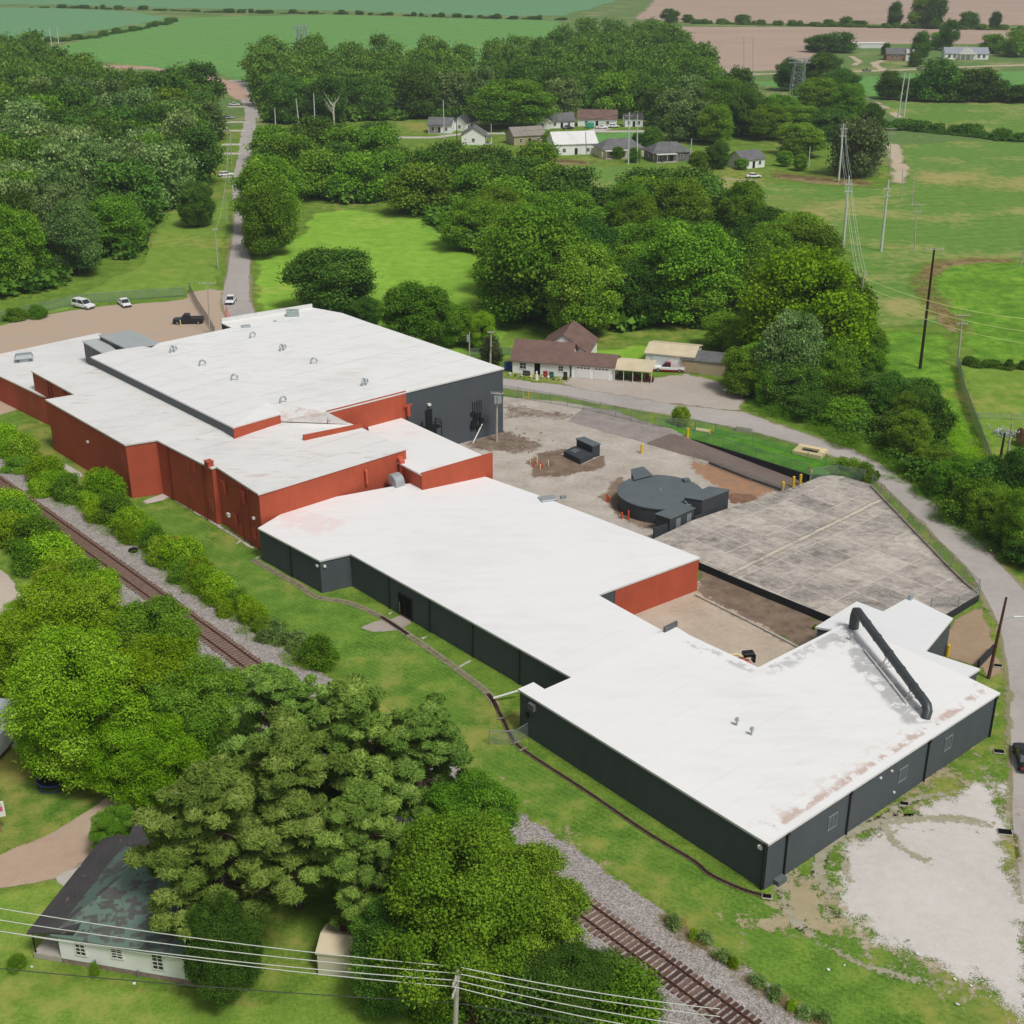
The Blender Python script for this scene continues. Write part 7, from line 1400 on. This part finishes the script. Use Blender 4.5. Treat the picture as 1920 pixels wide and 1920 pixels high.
for (x, y, yt) in ((1710, 385, 330), (1715, 470, 382), (1690, 372, 318), (1668, 330, 240)):
    pole('h%d' % x, (x, y), (x+3, yt), M['woodpole'], {1710: 'faint pole in the hay field near the dirt track', 1715: 'small H-frame pole in the middle of the hay field', 1690: 'thin pole at the end of the dirt track', 1668: 'grey pole with two crossarms at the hedgerow end'}[x], r_=.14, arms=((.2, 3.2, 0), (1.8, 2.6, 0)) if x in (1715, 1668) else ())
pole('hh1', (1683, 224), (1697, 136), M['steelpole'], 'left leg pole of the tall leaning pair by the dark clump', r_=.3); pole('hh2', (1693, 228), (1706, 138), M['steelpole'], 'right leg pole of the tall leaning pair by the dark clump', r_=.3)
pole('f1', (97, 86), (92, 52), M['steelpole'], 'left pale pole of the distant pair in the left field', r_=.3); pole('f2', (110, 82), (106, 50), M['steelpole'], 'right pale pole of the distant pair in the left field', r_=.3)
pole('g1', (1395, 150), (1395, 70), M['woodpole'], 'left pole of the faint H-frame before the ploughed field', r_=.2, arms=((.2, 8, 0),)); pole('g2', (1412, 150), (1412, 70), M['woodpole'], 'right pole of the faint H-frame before the ploughed field', r_=.2)
pole('fh', (1768, 128), (1772, 92), M['steelpole'], 'pale pole between the two farmhouses', r_=.2)
# dead white-barked tree
q = G(627, 243); t = thing('dead_tree', q, 'bare white-trunked dead tree at the edge of the dark wood', 'tree'); b = MB(); rs = random.Random(4)
b.tube([q, q+Vector((0, 0, 6)), q+Vector((.3, 0, 10))], [.45, .35, .2], 8)
for i in range(9):
    s_ = q+Vector((0, 0, rs.uniform(5, 9.5))); e = s_+Vector((rs.uniform(-4, 4), rs.uniform(-2, 2), rs.uniform(3, 6))); b.tube([s_, (s_+e)/2+Vector((0, 0, -.4)), e], [.2, .14, .04], 6)
b.build('trunk', plain('bare_bark', S(190, 186, 172), .9, .1, .1, 2), t)
# lattice towers
def lattice(base, top, wb, wt, label, mat, r_=.14, nseg=7):
    p = G(*base); z = ztop(top[0], top[1], p); t = thing('lattice_tower', p, label, 'pylon'); b = MB(); C4 = ((-1, -1), (1, -1), (1, 1), (-1, 1))
    P_ = lambda k_, i: Vector((p.x+C4[i][0]*(wb+(wt-wb)*min(1, k_/(nseg-1.5)))/2, p.y+C4[i][1]*(wb+(wt-wb)*min(1, k_/(nseg-1.5)))/2, z*k_/nseg))
    for k_ in range(nseg):
        for i in range(4):
            j = (i+1) % 4; b.cyl(P_(k_, i), P_(k_+1, i), r_, n=5, caps=False); b.cyl(P_(k_, i), P_(k_+1, j), r_*.55, n=4, caps=False); b.cyl(P_(k_, j), P_(k_+1, i), r_*.55, n=4, caps=False); b.cyl(P_(k_+1, i), P_(k_+1, j), r_*.6, n=4, caps=False)
    b.build('frame', mat, t); b = MB()
    for dz in (0, -1.6): b.box((p.x, p.y, z+dz), (wb*1.5, wt*.5, .3)); 
    b.build('crossarm', mat, t); return t
lattice((1492, 196), (1500, 110), 6.4, 4.4, 'tall steel lattice pylon rising out of the village wood', M['galv'])
lattice((566, 82), (566, 48), 8, 5, 'distant faint lattice pylon in the soy field', M['galv'], .2)
# wires, one thing per span
def span(a, c, sag, mat, label, r_=.028, group=None, n=16, name='power_wire'):
    b = MB(); L = [a.lerp(c, i/n)-Vector((0, 0, sag*4*(i/n)*(1-i/n))) for i in range(n+1)]; b.tube(L, r_, 5); return solo(name, b, mat, label, 'wire', group)
fp = POLE['front']; e1w = Vector((1, 0, 0))
for i, (yl, ym, yr, xr, lb) in enumerate(((1703, 1813, 1878, 1290, 'topmost pale wire crossing the bottom of the picture'), (1725, 1825, 1892, 1290, 'second pale wire from the top at the bottom of the picture'), (1746, 1838, 1917, 1290, 'third pale wire from the top at the bottom of the picture'), (1746, 1850, 1930, 1250, 'lowest pale wire at the bottom of the picture'))):
    zt = fp[1].z-.1-i*.32; m_ = G(860-i*3, ym, zt); a_ = G(-20, yl-3, zt-.2); c_ = G(xr+60, yr+14, zt+.2)
    b = MB(); n = 12; L = [a_.lerp(m_, k_/n)-Vector((0, 0, .45*4*(k_/n)*(1-k_/n))) for k_ in range(n)]+[m_.lerp(c_, k_/n)-Vector((0, 0, .3*4*(k_/n)*(1-k_/n))) for k_ in range(n+1)]
    b.tube(L, .032, 6); solo('power_wire', b, M['wirep'], lb, 'wire')
zt = fp[1].z-3.4; a_ = G(-20, 1814, zt); m_ = G(848, 1880, zt); c_ = G(1150, 1925, zt+.3); b = MB(); b.tube([a_.lerp(m_, k_/12)-Vector((0, 0, .25*4*(k_/12)*(1-k_/12))) for k_ in range(12)]+[m_.lerp(c_, k_/6) for k_ in range(7)], .035, 6); solo('phone_cable', b, M['wired'], 'dark phone cable hanging below the pale wires', 'cable')
a_ = fp[0].lerp(fp[1], .8); c_ = G(912, 1950, 0); b = MB(); b.tube([a_, c_], .03, 5); solo('guy_wire', b, M['brownpole'], 'rusty guy wire of the bottom utility pole', 'wire')
def runs(keys, offs, mat, lb, grp, r_=.03, sag=1.6, dz=0):
    for a_, c_ in zip(keys, keys[1:]):
        for ox, oz in offs: span(POLE[a_][1]+Vector((ox, 0, -.2-oz+dz)), POLE[c_][1]+Vector((ox, 0, -.2-oz+dz)), sag, mat, lb, r_, grp)
runs(['w1', 'w2', 'w3', 'v1', 'v3'], ((0, 0), (0, 1.5)), M['wired'], 'dark wire running along the front of the village wood', 'wires before the village wood', .05)
runs(['v3', 'v5', 's1', 's3'], ((0, 0), (0, 1.8)), M['wired'], 'dark wire running along the front of the village wood', 'wires before the village wood', .05)
runs(['s3', 's4'], ((-.6, 0), (.6, 0), (-.6, 1.8), (.6, 1.8)), M['wirep'], 'pale wire between the two left steel poles of the hay field', 'wires between the left steel poles', .04)
runs(['s4', 'd3'], ((-.6, .5), (.6, .5), (.6, 2.2), (-.6, 2.2)), M['wirep'], 'pale wire from the field corner to the slim grey pole', 'wires down to the slim grey pole', .035)
for i, (y0, y1, lb) in enumerate(((531, 598, 'top pale wire crossing the dark tarred pole'), (552, 622, 'middle pale wire crossing the dark tarred pole'), (577, 645, 'lowest pale wire crossing the dark tarred pole'))):
    p = POLE['d3'][1]; span(Vector((p.x, p.y, p.z-1-i*1.3)), G(1930, y1, 11-i*1.2), 1.2, plain('yellow_wire_%d' % i, S(196, 206, 130), .5, .4, .05, 1), lb, .045)  # each wire has one even pale yellow-green colour
runs(['lane1', 'lane2', 'lane3', 'lane4'], ((0, 0),), M['wirep'], 'faint wire following the lane poles', 'wires along the lane', .03)
# ------------------------------------------------------------------ fences
def mesh_mat(name, c, alpha, cell=None):
    k = N(name, .6, .3); k.b.inputs['Alpha'].default_value = alpha; return k.out(c)
M['link'] = mesh_mat('chain_link', S(150, 158, 152), .26); M['link2'] = mesh_mat('chain_link_dense', S(110, 136, 112), .5); M['fpost'] = plain('fence_post', S(132, 138, 138), .5, .4, .1, 3)
def fence(P, h, label, z=0.0, sp_=3.0, mat=None, world=False, r_=.05, zf=None):
    W = [G(p[0], p[1], z) for p in P] if not world else [Vector(p) for p in P]; L = [0]
    for a_, c_ in zip(W, W[1:]): L.append(L[-1]+(c_-a_).length)
    n = max(2, int(L[-1]/sp_)); pts = []
    for i in range(n+1):
        s_ = min(L[-1]*i/n, L[-1]-1e-4); j = max(k_ for k_ in range(len(L)-1) if L[k_] <= s_); p = W[j].lerp(W[j+1], (s_-L[j])/(L[j+1]-L[j])); p.z = z+(zf(p.x, p.y) if zf else 0); pts.append(p)
    t = thing('chain_link_fence', pts[0], label, 'fence'); b = MB()
    for a_, c_ in zip(pts, pts[1:]): b.add([tuple(a_), tuple(c_), tuple(c_+Vector((0, 0, h))), tuple(a_+Vector((0, 0, h)))], [(0, 1, 2, 3)])
    b.build('wire_mesh', mat or M['link'], t); b = MB(); b.tube([p+Vector((0, 0, h)) for p in pts], r_*.6, 5); b.build('top_rail', M['fpost'], t)
    for p in pts: b = MB(); b.cyl(tuple(p-Vector((0, 0, .1))), tuple(p+Vector((0, 0, h+.1))), r_, n=6); b.build('post', M['fpost'], t)
    return t
fence([(-60, 616), (0, 604), (60, 590), (150, 570), (250, 562), (348, 556)], 2.0, 'long chain-link fence along the back of the gravel lot', mat=M['link2'])
fence([(355, 546), (372, 580), (392, 610), (404, 632)], 2.0, 'dark sliding fence at the lane end of the gravel lot', mat=mesh_mat('windscreen', S(96, 96, 96), .6))
fence([(942, 742), (1000, 752), (1060, 762), (1112, 772), (1170, 786), (1215, 797)], 1.9, 'chain-link fence between the yard and the curved road')
fence([(1228, 800), (1262, 803), (1330, 812), (1413, 832), (1500, 858), (1548, 874), (1560, 890)], 1.7, 'chain-link fence along the road side of the grass island', zf=lambda x, y: isle(x, y)*.6)
fence([tuple(KW[0]+kn*.25), tuple(KW[0].lerp(KW[1], .5)+kn*.25), tuple(KW[1]+kn*.25)], 1.5, 'chain-link fence on top of the black retaining wall', world=True, zf=lambda x, y: isle(x, y))
fence([(1300, 862), (1330, 874), (1400, 902), (1466, 926)], 1.2, 'low fence on the near curb of the dock ramp', sp_=5)
fence([(1518, 902), (1548, 897), (1582, 895), (1620, 905)], 1.9, 'chain-link fence at the far corner of the old slab', z=.6, mat=M['link2'])
fence([(1634, 911), (1664, 942), (1731, 1012), (1781, 1064), (1813, 1095), (1834, 1112)], 1.7, 'chain-link fence on the curb between the old slab and the curved road', z=PADZ)
fence([(1836, 1116), (1800, 1135), (1775, 1150), (1745, 1140)], 1.2, 'short fence at the front corner of the old slab', z=PADZ)
fence([(1796, 690), (1806, 740), (1828, 800), (1856, 875)], 2.0, 'weathered grey fence down the left side of the paddock', mat=mesh_mat('board_mesh', S(170, 172, 160), .72), sp_=2.4)
fence([(918, 1396), (963, 1398), (995, 1378)], 1.6, 'short chain-link fence crossing the drainage channel')
fence([(1832, 785), (1900, 788), (1960, 790)], 1.0, 'low rail fence in the paddock', sp_=4)
fence([(880, 668), (930, 664), (990, 668)], 1.4, 'garden fence behind the maroon-leaved tree', mat=M['link2'])
# litter
rr = random.Random(12)
for x, y in ((1553, 1820), (1583, 1812), (1720, 1790), (1790, 1838), (1820, 1850), (1795, 1885), (60, 1815), (252, 1846), (710, 1876), (1120, 1700)):
    p = G(x, y); b = MB(); b.box((p.x, p.y, .12), (rr.uniform(.15, .3), rr.uniform(.12, .25), .08), rr.uniform(0, 3), .02); solo('litter', b, M['white'], 'small white scrap of litter lying in the grass', 'litter', 'white litter in the grass')
for i in range(26):
    x, y = rr.uniform(940, 1060), rr.uniform(805, 850); p = G(x, y); b = MB(); s_ = rr.uniform(.2, .5); b.box((p.x, p.y, .12), (s_, s_*.7, .2), rr.uniform(0, 3), .05); solo('rubble_stone', b, M['chan'], 'pale rubble stone scattered before the rear hall', 'stone', 'rubble before the rear hall')
p = G(825, 830+2); a_ = along(866, 826); b = MB(); b.cyl((p.x+5, p.y, .1), (p.x+6.4, p.y+2.4, 2.3), .09, n=8); solo('leaning_pipe', b, M['white'], 'white pipe leaning against the foot of the charcoal rear hall', 'pipe')
# ------------------------------------------------------------------ air
b = MB(); b.box((0, 1400, 44), (5400, 4000, 92)); hz = b.build('haze', [], None) if False else None
hm = bpy.data.materials.new('haze'); hm.use_nodes = True; ht = hm.node_tree
for n_ in list(ht.nodes):
    if n_.type == 'BSDF_PRINCIPLED': ht.nodes.remove(n_)
pv = ht.nodes.new('ShaderNodeVolumePrincipled'); pv.inputs['Color'].default_value = (.80, .88, .95, 1); pv.inputs['Density'].default_value = .00015; pv.inputs['Anisotropy'].default_value = .2
ht.links.new(pv.outputs[0], [n_ for n_ in ht.nodes if n_.type == 'OUTPUT_MATERIAL'][0].inputs['Volume'])
b = MB(); b.box((0, 1450, 38.5), (5600, 4100, 81)); ho = b.build('haze', hm); tag(ho, kind='stuff', label='thin pale summer haze over the fields', cat='haze')
